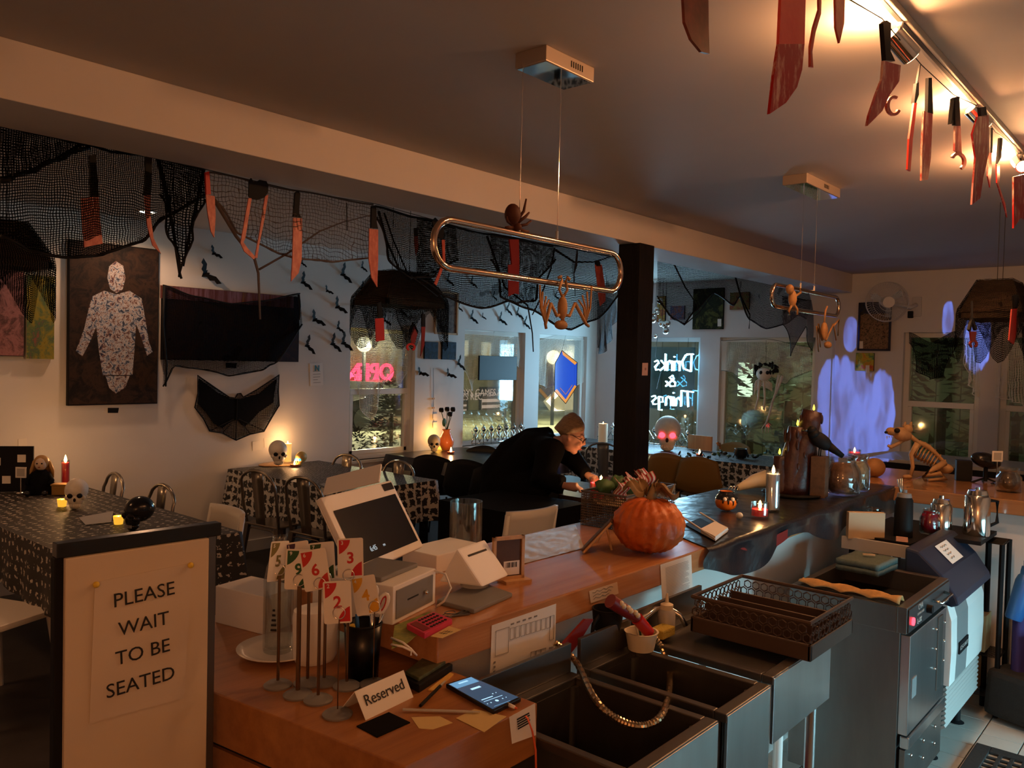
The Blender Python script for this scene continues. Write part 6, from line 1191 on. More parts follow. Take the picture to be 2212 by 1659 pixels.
# ------------------------------------------------------------------ paintings
def artmat(name, cols, scale, stretch=(1, 1, 1), rough=.55, centre=None):
    """abstract blotches in the colours of the picture, on object coordinates"""
    m = bpy.data.materials.new(name); m.use_nodes = True; MT[name] = m; N = m.node_tree.nodes; L = m.node_tree.links; b = N['Principled BSDF']; b.inputs['Roughness'].default_value = rough; b.inputs['Specular IOR Level'].default_value = .15
    tc = N.new('ShaderNodeTexCoord'); mp = N.new('ShaderNodeMapping'); mp.inputs['Scale'].default_value = stretch; L.new(tc.outputs['Object'], mp.inputs[0])
    n = N.new('ShaderNodeTexNoise'); n.inputs['Scale'].default_value = scale; n.inputs['Detail'].default_value = 7; n.inputs['Roughness'].default_value = .75; n.inputs['Distortion'].default_value = .8; L.new(mp.outputs[0], n.inputs['Vector'])
    cr = N.new('ShaderNodeValToRGB'); e = cr.color_ramp.elements; k = len(cols)
    for i, c in enumerate(cols):
        p = .30+.40*i/(k-1)
        if i == 0: e[0].position = p; e[0].color = (*c, 1)
        elif i == 1: e[1].position = p; e[1].color = (*c, 1)
        else: q = e.new(p); q.color = (*c, 1)
    L.new(n.outputs['Fac'], cr.inputs[0]); last = cr.outputs[0]
    if centre:
        (cx, cz, rx, rz, cols2) = centre
        sx = N.new('ShaderNodeSeparateXYZ'); L.new(tc.outputs['Object'], sx.inputs[0]); vals = []
        for i, (c0, rr) in enumerate(((cx, rx), (cz, rz))):
            a = N.new('ShaderNodeMath'); a.operation = 'SUBTRACT'; a.inputs[1].default_value = c0; L.new(sx.outputs[0 if i == 0 else 2], a.inputs[0])
            d = N.new('ShaderNodeMath'); d.operation = 'DIVIDE'; d.inputs[1].default_value = rr; L.new(a.outputs[0], d.inputs[0]); p = N.new('ShaderNodeMath'); p.operation = 'POWER'; p.inputs[1].default_value = 2; ab = N.new('ShaderNodeMath'); ab.operation = 'ABSOLUTE'; L.new(d.outputs[0], ab.inputs[0]); L.new(ab.outputs[0], p.inputs[0]); vals.append(p)
        s = N.new('ShaderNodeMath'); s.operation = 'ADD'; L.new(vals[0].outputs[0], s.inputs[0]); L.new(vals[1].outputs[0], s.inputs[1])
        s2 = N.new('ShaderNodeMath'); s2.operation = 'MULTIPLY_ADD'; s2.inputs[1].default_value = 1.1; L.new(n.outputs['Fac'], s2.inputs[0]); L.new(s.outputs[0], s2.inputs[2])
        lt = N.new('ShaderNodeMath'); lt.operation = 'LESS_THAN'; lt.inputs[1].default_value = 1.45; L.new(s2.outputs[0], lt.inputs[0])
        n2 = N.new('ShaderNodeTexNoise'); n2.inputs['Scale'].default_value = scale*3.2; n2.inputs['Detail'].default_value = 8; n2.inputs['Distortion'].default_value = 2.5; L.new(tc.outputs['Object'], n2.inputs['Vector'])
        c2 = N.new('ShaderNodeValToRGB'); e = c2.color_ramp.elements
        for i, c in enumerate(cols2):
            p = .36+.28*i/(len(cols2)-1)
            if i < 2: e[i].position = p; e[i].color = (*c, 1)
            else: q = e.new(p); q.color = (*c, 1)
        L.new(n2.outputs['Fac'], c2.inputs[0]); mx = N.new('ShaderNodeMix'); mx.data_type = 'RGBA'; L.new(lt.outputs[0], mx.inputs[0]); L.new(last, mx.inputs[6]); L.new(c2.outputs[0], mx.inputs[7]); last = mx.outputs[2]
    L.new(last, b.inputs['Base Color']); return m
def canvas(name, label, px, plane, th, m, edge='black', tagpx=None, frame_m=None):
    ax, pv = plane; a, b = at(*px[0], **{ax: pv}), at(*px[1], **{ax: pv}); c = (a+b)/2; t = thing(name, label, 'picture', c)
    w = abs(b.x-a.x) if ax == 'Y' else abs(b.y-a.y); h = abs(a.z-b.z)
    S_ = (lambda w, d, h, dy=0: MB().box((0, dy, 0), (w, d, h))) if ax == 'Y' else (lambda w, d, h, dy=0: MB().box((dy, 0, 0), (d, w, h)))
    S_(w, th, h, th/2).build('stretcher', edge, t, bevel=.002); S_(w*.985, .001, h*.985, -.0006).build('picture_face', m, t)
    if frame_m:
        for s in (-1, 1):
            (MB().box((s*w/2, -.004, 0), (.02, .02, h+.02)) if ax == 'Y' else MB().box((-.004, s*w/2, 0), (.02, .02, h+.02))).build('frame_bar', frame_m, t)
            (MB().box((0, -.004, s*h/2), (w, .02, .02)) if ax == 'Y' else MB().box((-.004, 0, s*h/2), (.02, w, .02))).build('frame_bar', frame_m, t)
    return t
CY = ('Y', WL-.045); CE = ('X', WE-.03)
artmat('art_tall', [(.008, .007, .007), (.018, .013, .012), (.045, .026, .018), (.009, .008, .008)], 9, centre=None)
tc_ = canvas('tall_canvas', 'tall dark canvas with a pale blue speckled figure shape', ((150, 516), (340, 872)), CY, .04, 'art_tall')
artmat('art_speckle', [(.012, .010, .014), (.03, .05, .11), (.16, .07, .04), (.55, .55, .58), (.04, .08, .16), (.012, .010, .014), (.35, .36, .40)], 26)
for pl in ([(232, 600), (236, 575), (250, 564), (266, 574), (271, 600), (265, 625), (252, 633), (238, 624)], [(225, 628), (252, 636), (280, 628), (306, 645), (314, 690), (322, 740), (330, 760), (318, 768), (302, 720), (294, 700), (290, 760), (286, 810), (222, 810), (214, 760), (208, 705), (196, 735), (178, 770), (164, 758), (182, 710), (192, 665), (200, 640)], [(228, 812), (280, 812), (270, 838), (250, 850), (236, 838)]): MB().prism([at(x, y, Y=WL-.0468)-tc_.location for x, y in pl], (0, .0006, 0)).build('painted_shape', 'art_speckle', tc_)
artmat('art_dark', [(.020, .012, .012), (.045, .022, .018), (.02, .016, .028), (.06, .03, .03)], 3)
canvas('dark_canvas', 'wide dark maroon canvas half covered by black gauze', ((353, 616), (645, 782)), CY, .04, 'art_dark')
one('maroon_strip', MB().b2((-.60, 0, 0), (.60, .004, .10)), artmat('art_strip', [(.12, .05, .05), (.22, .12, .16), (.10, .03, .03), (.20, .10, .03)], 5, (3, 1, .2)), 'striped maroon upper band of the wide dark canvas', 'painted band', (at(500, 640, Y=WL-.05).x, WL-.052, 2.115))
artmat('art_green', [(.10, .10, .03), (.35, .28, .04), (.08, .16, .08), (.40, .10, .08)], 6); canvas('comic_canvas', 'yellow green canvas beside the tall canvas', ((58, 592), (117, 777)), CY, .04, 'art_green', 'cream')
artmat('art_pink', [(.20, .06, .07), (.38, .18, .18), (.10, .05, .05), (.45, .32, .28)], 7); canvas('collage_canvas', 'pinkish collage canvas half hidden behind the hanging lantern', ((-70, 575), (52, 770)), ('Y', WL-.05), .04, 'art_pink')
net('black gauze draped over the wide dark canvas', 'net_black', [(352, 616), (420, 640), (500, 656), (570, 650), (648, 634)], [(352, 835), (370, 790), (420, 795), (500, 812), (560, 800), (600, 785), (648, 700)], ('Y', WL-.065), .015, cr=.008, tails=[([(355, 616), (352, 700), (360, 790), (358, 835)], .014), ([(645, 636), (648, 660), (647, 690)], .012)])
bc_ = thing('bat_cloth', 'black lace bat shaped cloth pinned to the white wall', 'wall hanging', at(513, 870, Y=WL-.02)); o_ = bc_.location
ol = [(427, 811), (465, 838), (495, 858), (508, 860), (513, 851), (520, 850), (526, 858), (555, 842), (603, 810), (601, 845), (603, 876), (588, 900), (570, 932), (540, 938), (510, 951), (480, 935), (453, 931), (440, 905), (421, 880), (428, 850)]
inn = [(430, 818), (470, 848), (500, 862), (520, 862), (560, 850), (598, 818), (590, 870), (560, 890), (540, 912), (528, 922), (515, 905), (500, 910), (480, 925), (462, 915), (445, 890), (428, 872)]
MB().prism([at(x, y, Y=WL-.014)-o_ for x, y in inn], (0, .004, 0)).build('lace', 'black_cloth', bc_)
mb = MB(); pts = [at(x, y, Y=WL-.010)-o_ for x, y in ol]; mb.add([(pts[i]) for i in range(len(pts))], [tuple(range(len(pts)))]); mb.uv = [(p.x, p.z) for p in mb.v]; mb.build('webbing', 'net_black_thin', bc_)
MB().tube([at(x, y, Y=WL-.016)-o_ for x, y in ol], .006, 6, closed=True).build('border', 'black', bc_, smooth=True)
for a, b in (((513, 860), (510, 950)), ((505, 905), (455, 930)), ((515, 905), (570, 930)), ((500, 915), (482, 934)), ((524, 915), (540, 937))): MB().tube([at(*a, Y=WL-.016)-o_, at(*b, Y=WL-.016)-o_], .004, 5).build('web_line', 'black', bc_)
def sheet(name, label, px, plane, m='paper', rows=0, cat='notice'):
    ax, pv = plane; q = [at(x, y, **{ax: pv}) for x, y in px]; c = sum(q, Vector())/4; t = thing(name, label, cat, c)
    MB().prism([p-c for p in q], (0, .002, 0) if ax == 'Y' else (.002, 0, 0)).build('sheet', m, t)
    if rows: lines(t, q, rows, 'ink_grey', .004, .2, .8, .35, .85, .003, c)
    return t
nt = sheet('wall_notice', 'white printed notice with a blue letter pinned on the wall', [(669, 785), (697, 784), (699, 832), (671, 834)], ('Y', WL-.004), 'white', 5); text('lettering', 'N', .07, mat('teal', (.05, .2, .28), .6), nt, frame((0, -.004, .055), (1, 0, 0), (0, 0, 1)), bold=.003)
for px, lab in ((245, 'small black card under the tall canvas'), (500, 'small black card under the wide dark canvas')):
    y = 886 if px == 245 else 789; sheet('label_card', lab, [(px-12, y-5), (px+12, y-5), (px+10, y+6), (px-12, y+6)], ('Y', WL-.004), 'black', 0, 'card')
for k, (x, y, lab) in enumerate(((555, 963, 'white printed card on the wall beside the twigs'), (580, 956, 'white printed card on the wall above the grey skull'), (49, 958, 'white printed card on the wall above the menu board'))): sheet('wall_card', lab, [(x-10, y-9), (x+9, y-12), (x+10, y+8), (x-9, y+11)], ('Y', WL-.004), 'paper', 0, 'card')
hgs = thing('clip_string', 'string with clothes pegs and printed cards hanging on the wall', 'string', at(938, 800, Y=WL-.012)); o_ = hgs.location
MB().tube([at(936, 795, Y=WL-.012)-o_, at(937, 925, Y=WL-.012)-o_], .002, 5).build('string', 'ink', hgs)
for y in (861, 881): MB().box(at(936, y, Y=WL-.015)-o_, (.03, .012, .018)).build('peg', 'light_wood', hgs)
for y in (900, 918): MB().box(at(940, y, Y=WL-.013)-o_, (.06, .003, .06)).build('card', 'paper', hgs)
artmat('art_brown', [(.04, .03, .03), (.10, .07, .06), (.20, .15, .12), (.03, .025, .03)], 12); canvas('framed_print', 'brown framed print between the lantern and the window', ((942, 630), (986, 722)), ('Y', WL-.03), .02, 'art_brown', 'light_wood', None, 'light_wood')
artmat('art_blue', [(.01, .02, .04), (.03, .05, .09), (.015, .02, .03), (.10, .09, .08)], 14); canvas('small_print', 'small dark blue print beside the hanging red pliers', ((918, 738), (946, 776)), ('Y', WL-.03), .02, 'art_blue'); canvas('small_print', 'small dark blue print next to the cobwebbed window', ((956, 738), (985, 777)), ('Y', WL-.03), .02, 'art_blue')
artmat('art_glow', [(.008, .010, .006), (.02, .025, .01), (.01, .012, .008), (.10, .11, .03), (.02, .02, .01)], 5); 
canvas('forest_painting', 'dark green painting with a glowing patch above the neon sign', ((1498, 624), (1561, 711)), CE, .03, 'art_glow')
canvas('small_print', 'small colourful print half hidden by the swagged net', ((1577, 632), (1618, 668)), CE, .02, artmat('art_multi', [(.03, .04, .10), (.25, .08, .05), (.25, .22, .08), (.04, .04, .04)], 14)); canvas('small_print', 'pale print with red marks above the neon sign', ((1448, 661), (1478, 690)), CE, .02, artmat('art_pale', [(.35, .35, .38), (.5, .2, .15), (.15, .2, .4), (.4, .38, .36)], 14)); canvas('small_print', 'yellow red print next to the post', ((1420, 640), (1436, 695)), CE, .02, artmat('art_yr', [(.1, .05, .04), (.4, .3, .06), (.3, .08, .05), (.06, .05, .05)], 12))
wp = canvas('dark_portrait', 'dark blue framed painting beneath the wall fan', ((1858, 656), (1921, 756)), CE, .03, artmat('art_night', [(.008, .012, .03), (.02, .03, .07), (.05, .045, .03), (.01, .012, .02)], 6, centre=(0, -.06, .10, .20, [(.05, .04, .03), (.30, .18, .10), (.10, .08, .05)])), 'black', None, mat('navyframe', (.01, .012, .035), .4))
canvas('rainbow_print', 'small square rainbow coloured print under the dark blue painting', ((1849, 762), (1887, 802)), CE, .02, artmat('art_rainbow', [(.02, .12, .14), (.08, .25, .10), (.55, .45, .05), (.55, .08, .05), (.35, .02, .06)], 5))
for x, y, lab in ((1554, 697, 'tiny white price card on the dark green painting'), (1860, 745, 'tiny white price card on the dark blue painting'), (1874, 797, 'tiny white price card on the rainbow print')): sheet('price_card', lab, [(x-4, y-8), (x+4, y-8), (x+4, y+8), (x-4, y+8)], ('X', WE-.036), 'paper', 0, 'card')
pc_ = sheet('post_card', 'pale red numbered playing card taped to the dark post', [(1388, 784), (1400, 784), (1399, 811), (1387, 811)], ('Y', 2.957), 'pinkish', 0, 'card'); text('lettering', '12', .022, MT['red_dark'], pc_, frame((0, -.003, 0), (1, 0, 0), (0, 0, 1)))
# ------------------------------------------------------------------ paper bats on the wall
BO = [(0, .018), (.012, .030), (.016, .018), (.05, .040), (.10, .030), (.085, .004), (.062, .010), (.045, -.012), (.02, -.006), (0, -.030)]
bat = None
for x, y, s, r in ((443, 592, 1.25, -50), (461, 547, .7, -45), (654, 609, .95, -60), (652, 568, .5, -60), (740, 592, 1.05, -65), (782, 577, .6, -60), (706, 628, .6, -40), (765, 657, .6, 60), (728, 662, 1.0, -50), (679, 690, 1.0, -45), (730, 708, .7, -60), (663, 746, .95, -70), (718, 742, 1.0, -65), (741, 740, 1.05, -60), (907, 806, .9, -30), (968, 809, .9, -35), (990, 785, .95, -65), (1018, 686, .9, -60), (1042, 684, .5, -50), (1080, 690, .95, -55), (1095, 668, .85, -70), (1117, 678, .9, -55), (1133, 698, .9, -65), (831, 692, .7, -55), (866, 672, .8, -60), (967, 605, .8, -60), (1018, 610, .8, -60), (990, 664, .6, -60), (1065, 640, .6, -65), (1200, 640, .7, -60), (782, 622, .7, -60)):
    P = at(x, y, Y=WL-.006)
    if bat is None:
        bat = thing('paper_bat', 'small black paper bat stuck on the white wall', 'bat', P, group='paper bats on the wall')
        for sg_, nm in ((1, 'wing'), (-1, 'wing')): MB().prism([(sg_*px_, -abs(px_)*.55, pz) for px_, pz in BO], (0, .0012, 0)).build(nm, 'black', bat)
        b_ = bat
    else: b_ = dup(bat, P)
    b_.rotation_euler = (0, R(-r), 0); b_['label'] = 'black paper bat on the wall '+('beside the tall canvas' if x < 500 else 'between the wide dark canvas and the cobwebbed window' if x < 800 else 'around the small blue prints' if x < 1000 else 'above the windows'); b_['group'] = 'paper bats '+('by the tall canvas' if x < 500 else 'by the wide canvas' if x < 800 else 'by the prints' if x < 1000 else 'above the windows'); b_.scale = (s, s, s); b_.location = P
# ------------------------------------------------------------------ wooden hanging lanterns draped with net
def lantern(c, w, d, h, label, roll=0, items=()):
    t = thing('wood_lantern', label, 'lantern', c); z0 = c[2]; wd = mat('lantern_wood', (.20, .13, .08), .6, col2=(.10, .06, .035), vscale=6, stretch=(1, 1, 6)); k = .55
    B = [Vector((sx*w/2, sy*d/2, -h)) for sx, sy in ((-1, -1), (1, -1), (1, 1), (-1, 1))]; T = [Vector((b.x*k, b.y*k, 0)) for b in B]
    for i in range(4):
        j = (i+1) % 4; n = (B[j]-B[i]).cross(T[i]-B[i]).normalized(); MB().prism([B[i], B[j], T[j], T[i]], n*.01).build('panel', wd, t)
        MB().b2(*[(min(B[i].x, B[j].x)-.008, min(B[i].y, B[j].y)-.008, -h-.03), (max(B[i].x, B[j].x)+.008, max(B[i].y, B[j].y)+.008, -h)]).build('lower_rail', wd, t)
    MB().prism(T, (0, 0, .008)).build('cap', wd, t)
    mb = MB(); per = [(-1, -1), (1, -1), (1, 1), (-1, 1), (-1, -1)]
    def f(u, v):
        q = u*4; i = min(3, int(q)); a = q-i; x = per[i][0]*(1-a)+per[i+1][0]*a; y = per[i][1]*(1-a)+per[i+1][1]*a; kk = k+(1-k)*min(1, v*2.2)
        return Vector((x*(w/2+.02)*kk, y*(d/2+.02)*kk, .014-min(1, v*2.2)*h-max(0, v-.45)*(.34+.22*math.sin(u*29))))
    mb.grid(f, 48, 14); mb.uv = [(u*4*w*.25*4, v*.6) for v in [j/14 for j in range(15)] for u in [i/48 for i in range(49)]]; mb.build('net_drape', 'net_black_thin', t, smooth=True)
    for sx in (-.3, .3): MB().cyl((sx*w*.5, 0, .008), (sx*w*.5, 0, CEIL-z0), .002, n=5).build('cable', 'ink', t)
    return t
c1 = at(866, 592, D=5.0); lantern(c1, .46, .30, .17, 'wooden lantern draped with black net above the pumpkin print table')
c2 = at(2160, 612, D=4.9); lantern(c2, .52, .30, .19, 'wooden lantern draped with black net near the far sash window')
c3 = at(-15, 480, D=3.9); lantern(c3, .40, .30, .18, 'wooden lantern draped with black net over the long table')
for c, nm in ((c1, 1),): pass
YL = c1.y-.16
traced('toy_cleaver', 'solid red cleaver hanging from the wooden lantern', 'cleaver', [('handle', 'black', [(817, 655), (823, 652), (828, 686), (818, 688)]), ('blade', 'red', [(811, 688), (829, 687), (831, 735), (813, 738)])], YL, .006)
traced('toy_pliers', 'red plastic pliers with black grips hanging from the wooden lantern', 'pliers', [('handle', 'black', [(885, 716), (893, 696), (904, 716), (902, 722), (894, 704), (887, 724)]), ('shank', 'red_dark', [(888, 722), (893, 704), (899, 704), (902, 722), (896, 742), (889, 742)]), ('jaw', 'red', ringpx(888, 750, 10, 9, 4, -60, 240))], YL, .006)
traced('toy_knife', 'dark red bloody knife below the wooden lantern', 'knife', [('handle', 'black', [(912, 678), (919, 678), (919, 706), (912, 706)]), ('blade', 'red_dark', [(911, 706), (919, 706), (917, 745), (909, 770), (911, 740)])], YL, .006)
Y2 = c2.y-.14
traced('toy_knife', 'red bloody knife hanging on the lantern near the far sash window', 'knife', [('handle', 'black', [(2190, 638), (2199, 636), (2203, 663), (2193, 665)]), ('blade', 'red', [(2186, 668), (2203, 666), (2198, 715), (2190, 744), (2180, 735)])], Y2, .006)
traced('toy_pliers', 'red pliers with black grips hanging on the lantern near the far sash window', 'pliers', [('string', 'ink', [(2100, 690), (2102, 690), (2102, 650), (2100, 650)]), ('handle', 'black', [(2094, 712), (2101, 685), (2112, 710), (2108, 714), (2101, 696), (2097, 716)]), ('shank', 'red_dark', [(2096, 716), (2110, 716), (2107, 735), (2098, 735)]), ('jaw', 'red_dark', ringpx(2104, 743, 9, 9, 4, -60, 240))], Y2, .006)
# ------------------------------------------------------------------ bat skeleton on the copper loop
bs = thing('bat_skeleton', 'brown plastic bat skeleton hanging upside down from the copper loop', 'skeleton', at(1215, 602, Y=PY-.03)); o_ = bs.location; b = lambda x, y, k=0: at(x, y, Y=PY-.03-k)-o_
def bones(parent, segs, m, r, nm='bone'):
    for s in segs: MB().tube([b(*p) for p in s], [r*(1-.35*i/len(s)) for i in range(len(s))], 6).build(nm, m, parent, smooth=True)
bones(bs, [[(1207, 600), (1212, 597), (1214, 606), (1208, 625), (1214, 640)], [(1230, 604), (1226, 599), (1222, 608), (1226, 626), (1218, 640)], [(1216, 636), (1216, 650)]], 'bone_dark', .006, 'leg')
MB().ell(b(1215, 665), (.019, .016, .040), 14, 10).build('rib_cage', 'bone_dark', bs, smooth=True); MB().ell(b(1212, 702), (.030, .018, .016), 14, 10).build('skull', 'bone_dark', bs, smooth=True); MB().tube([b(1215, 680), b(1216, 694)], .007, 6).build('neck', 'bone_dark', bs, smooth=True)
for sgn, Lw in ((-1, [(1208, 680), (1203, 683), (1190, 655), (1178, 700), (1180, 710)]), (1, [(1222, 680), (1230, 683), (1242, 655), (1266, 700), (1272, 705)])):
    bones(bs, [Lw[:3], [Lw[2], Lw[3], Lw[4]]], 'bone_dark', .0065, 'wing_bone')
    ex = 1178 if sgn < 0 else 1264; tips = [(1166, 615), (1172, 630), (1180, 640), (1186, 648)] if sgn < 0 else [(1278, 618), (1268, 630), (1258, 638), (1250, 648)]
    for tx, ty in tips: bones(bs, [[(ex, 698), ((ex+tx)/2-sgn*-4, 665), (tx, ty)]], 'bone_dark', .0042, 'finger_bone')
sk2 = thing('small_skeleton', 'small brown plastic skeleton on the far copper loop', 'skeleton', at(1712, 640, Y=PY-.03)); o_ = sk2.location
MB().ell(b(1712, 645), (.03, .02, .045), 12, 8).build('rib_cage', 'bone_dark', sk2, smooth=True); MB().ell(b(1706, 625), (.026, .02, .026), 12, 8).build('skull', 'bone_dark', sk2, smooth=True)
bones(sk2, [[(1712, 655), (1704, 672), (1706, 680)], [(1714, 655), (1722, 668), (1722, 680)], [(1718, 640), (1730, 632), (1728, 622)]], 'bone_dark', .007, 'limb')
sk3 = thing('small_skeleton', 'brown plastic bat skeleton dangling below the far copper loop', 'skeleton', at(1780, 690, Y=PY-.03)); o_ = sk3.location
MB().ell(b(1780, 715), (.026, .02, .05), 12, 8).build('rib_cage', 'bone_dark', sk3, smooth=True); MB().ell(b(1788, 745), (.035, .02, .02), 12, 8).build('skull', 'bone_dark', sk3, smooth=True)
bones(sk3, [[(1780, 700), (1783, 672), (1787, 662)], [(1776, 735), (1768, 700), (1772, 750)], [(1776, 735), (1764, 705), (1768, 760)], [(1784, 735), (1800, 700), (1806, 735)], [(1800, 705), (1812, 690), (1810, 725)]], 'bone_dark', .006, 'wing_bone')
# ------------------------------------------------------------------ neon sign
XN = WE-.05
def nz(u, v): return at(u, v, X=XN)
na, nb2 = nz(1502, 750), nz(1500, 888); YA = na.y; ZT, ZB_ = na.z, nb2.z; WN = .80
ne = thing('neon_sign', 'glowing white blue neon sign seen from behind in the window', 'neon sign', (XN, YA+WN/2, ZB_))
MB().b2((.004, -WN/2, 0), (.010, WN/2, ZT-ZB_)).build('acrylic_board', glassmat('acrylic', (.55, .75, .85), .12, .1), ne)
NE = emat('neon', (.45, .82, 1), 34)
STROKES = {'D': [[(0, 0), (0, 1), (.4, .93), (.62, .55), (.5, .15), (0, 0)], [(-.12, 1), (.3, 1)]], 'r': [[(0, .6), (0, 0)], [(0, .4), (.15, .58), (.32, .55)]], 'i': [[(0, .58), (0, 0)], [(0, .8), (.02, .86)]], 'n': [[(0, .6), (0, 0)], [(0, .4), (.17, .6), (.32, .5), (.34, 0)]], 'k': [[(0, 1), (0, 0)], [(.3, .6), (0, .3), (.34, 0)]], 's': [[(.3, .52), (.12, .6), (.03, .45), (.28, .2), (.2, .02), (0, .06)]],
           '&': [[(.75, 0), (.2, .7), (.3, .98), (.5, .8), (.1, .35), (.1, .05), (.4, 0), (.75, .45)]], 'T': [[(-.1, .95), (.65, 1)], [(.28, .97), (.2, 0)]], 'h': [[(0, 1), (0, 0)], [(0, .35), (.17, .55), (.32, .45), (.34, 0)]], 'g': [[(.32, .55), (.08, .52), (.06, .2), (.3, .2), (.33, .55), (.3, -.3), (.06, -.3)]]}
ADV = {'D': .78, 'r': .36, 'i': .16, 'n': .48, 'k': .44, 's': .42, '&': .9, 'T': .66, 'h': .48, 'g': .48}
def neon_word(s, y0, z0, h, wk):
    x = 0
    for ch in s:
        for st in STROKES[ch]: MB().tube([(-.006, -WN/2+y0+(x+px)*wk, z0+pz*h) for px, pz in st], .0075, 6).build('neon_tube', NE, ne, smooth=True)
        x += ADV[ch]
HB = ZT-ZB_
neon_word('Drinks', .05, HB*.62, HB*.27, .20); neon_word('&', .24, HB*.37, HB*.18, .20); neon_word('Things', .03, HB*.06, HB*.25, .215)
for yy in (-.3, .3): MB().cyl((.007, yy, HB), (.007, yy, 2.02-ZB_), .002, n=5).build('cord', 'ink', ne)
l = lamp('neon_light', 'AREA', (0, 0, 0), 36, (.36, .72, 1), shape='RECTANGLE', size=.8, size_y=.7); l.parent = ne; l.location = (-.06, 0, HB/2); l.rotation_euler = (0, R(90), 0)
orn = thing('bauble_cluster', 'cluster of silver baubles and pods hanging above the neon sign', 'ornament', at(1420, 660, X=WE-.3)); o_ = orn.location
for k in range(16): x, y = rnd(1406, 1446), rnd(650, 728); MB().ell(at(x, y, X=WE-.3-rnd(0, .05))-o_, rnd(.018, .045), 10, 8).build('bauble', 'chrome', orn, smooth=True)
for k in range(5): MB().tube([at(1412+k*7, 600, X=WE-.3)-o_, at(1410+k*7, 655+k*12, X=WE-.3)-o_], .003, 5).build('wire', 'ink', orn)
MB().tube([at(1420, 728, X=WE-.3)-o_, at(1415, 770, X=WE-.28)-o_, at(1428, 800, X=WE-.28)-o_, at(1418, 840, X=WE-.28)-o_], .003, 5).build('wire', 'ink', orn, smooth=True)
# ------------------------------------------------------------------ hanging skeleton in the window, stained glass, panel
o_ = at(1655, 790, X=WE-.10); sk = thing('window_skeleton', 'pale plastic skeleton torso with black wreath hanging in the window', 'skeleton', o_); XS = WE-.10
p_ = lambda x, y, k=0: at(x, y, X=XS-k)-o_
for k in range(34):
    a = 2*math.pi*k/34; MB().ell(p_(1655+22*math.cos(a), 797+11*math.sin(a))+Vector((rnd(-.02, .02), rnd(-.02, .02), rnd(-.02, .02))), (.035, .012, .018), 6, 4, rot=(rnd(0, 3), rnd(0, 3), rnd(0, 3))).build('wreath_leaf', 'black', sk, smooth=True)
MB().ell(p_(1650, 808), (.06, .09, .075), 16, 10).build('skull', 'bone_white', sk, smooth=True)
for dx in (-6, 8): MB().ell(p_(1650+dx, 805, .05), (.02, .022, .022), 8, 6).build('eye_socket', 'black', sk, smooth=True)
for k in range(6): MB().tube([p_(1645, 815+k*3.5), p_(1633-k*.4, 824+k*4), p_(1630, 832+k*4)], .007, 5).build('rib', 'bone_white', sk, smooth=True); MB().tube([p_(1645, 815+k*3.5), p_(1660, 824+k*3), p_(1668, 830+k*3)], .007, 5).build('rib', 'bone_white', sk, smooth=True)
for segs in (((1640, 820), (1638, 860), (1632, 885)), ((1650, 815), (1652, 860), (1650, 885)), ((1682, 810), (1675, 850), (1668, 870)), ((1668, 870), (1662, 895), (1655, 915)), ((1690, 812), (1676, 852))): MB().tube([p_(*s) for s in segs], [.016, .012, .014][:len(segs)], 8).build('limb_bone', 'bone_white', sk, smooth=True)
for k in range(4): MB().tube([p_(1655, 912), p_(1646+k*7, 925), p_(1648+k*6, 936)], .005, 5).build('finger', 'bone_white', sk, smooth=True)
MB().cyl(p_(1655, 735), p_(1655, 792), .002, n=5).build('cord', 'ink', sk)
o_ = at(1214, 812, Y=WL-.04); sgl = thing('stained_glass', 'blue stained glass diamond panel with an orange border hanging in the window', 'stained glass', o_); q_ = lambda x, y, k=0: at(x, y, Y=WL-.04-k)-o_
oq = [(1214, 757), (1247, 783), (1246, 835), (1222, 872), (1198, 845), (1199, 785)]; c0 = (1222, 815); iq = [(c0[0]+(x-c0[0])*.8, c0[1]+(y-c0[1])*.84) for x, y in oq]
MB().prism([q_(*p) for p in iq], (0, .004, 0)).build('blue_glass', mat('sg_blue', (.02, .06, .35), .2, emit=(.02, .07, .45), estr=.25), sgl)  # faint emission in blue and orange glass stands in for light from behind
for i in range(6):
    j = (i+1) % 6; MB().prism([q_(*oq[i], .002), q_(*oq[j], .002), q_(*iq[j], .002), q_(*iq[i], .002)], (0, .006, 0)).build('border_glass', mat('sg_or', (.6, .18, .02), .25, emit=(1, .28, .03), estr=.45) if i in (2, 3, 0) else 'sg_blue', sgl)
MB().tube([q_(*p, .004) for p in oq], .005, 5, closed=True).build('lead', 'black', sgl); MB().tube([q_(1214, 757), q_(1222, 725)], .0015, 5).build('cord', 'ink', sgl)
MB().tube([q_(1210, 838, .006), q_(1222, 852, .006), q_(1236, 832, .006)], .003, 5).build('lead', 'sg_or', sgl)
canvas('window_panel', 'dark grey panel hanging in the window behind the black table', ((1036, 768), (1116, 821)), ('Y', WL-.03), .02, mat('panel_dark', (.012, .015, .02), .5), 'black')
# ------------------------------------------------------------------ wall fan
fo = at(1917, 652, X=WE-.22); fan = thing('wall_fan', 'white wall fan with a round wire cage', 'fan', fo); fd = Vector((-.80, -.45, -.12)).normalized(); ux = Vector((0, 0, 1)).cross(fd).normalized(); uy = fd.cross(ux); FR = .20
fw = mat('fan_white', (.55, .56, .58), .45)
for rr, dz in ((FR, 0), (FR*.98, -.05), (FR*.72, .035), (FR*.45, .05)): MB().tube([ux*rr*math.cos(a)+uy*rr*math.sin(a)+fd*dz for a in [2*math.pi*k/36 for k in range(36)]], .004 if rr > .15 else .002, 5, closed=True).build('cage_ring', fw, fan, smooth=True)
mb = MB()
for k in range(48): a = 2*math.pi*k/48; e = ux*math.cos(a)+uy*math.sin(a); mb.tube([e*.05+fd*.055, e*FR*.6+fd*.045, e*FR+fd*0, e*FR*.7-fd*.07], .0012, 4)
mb.build('cage_wires', fw, fan)
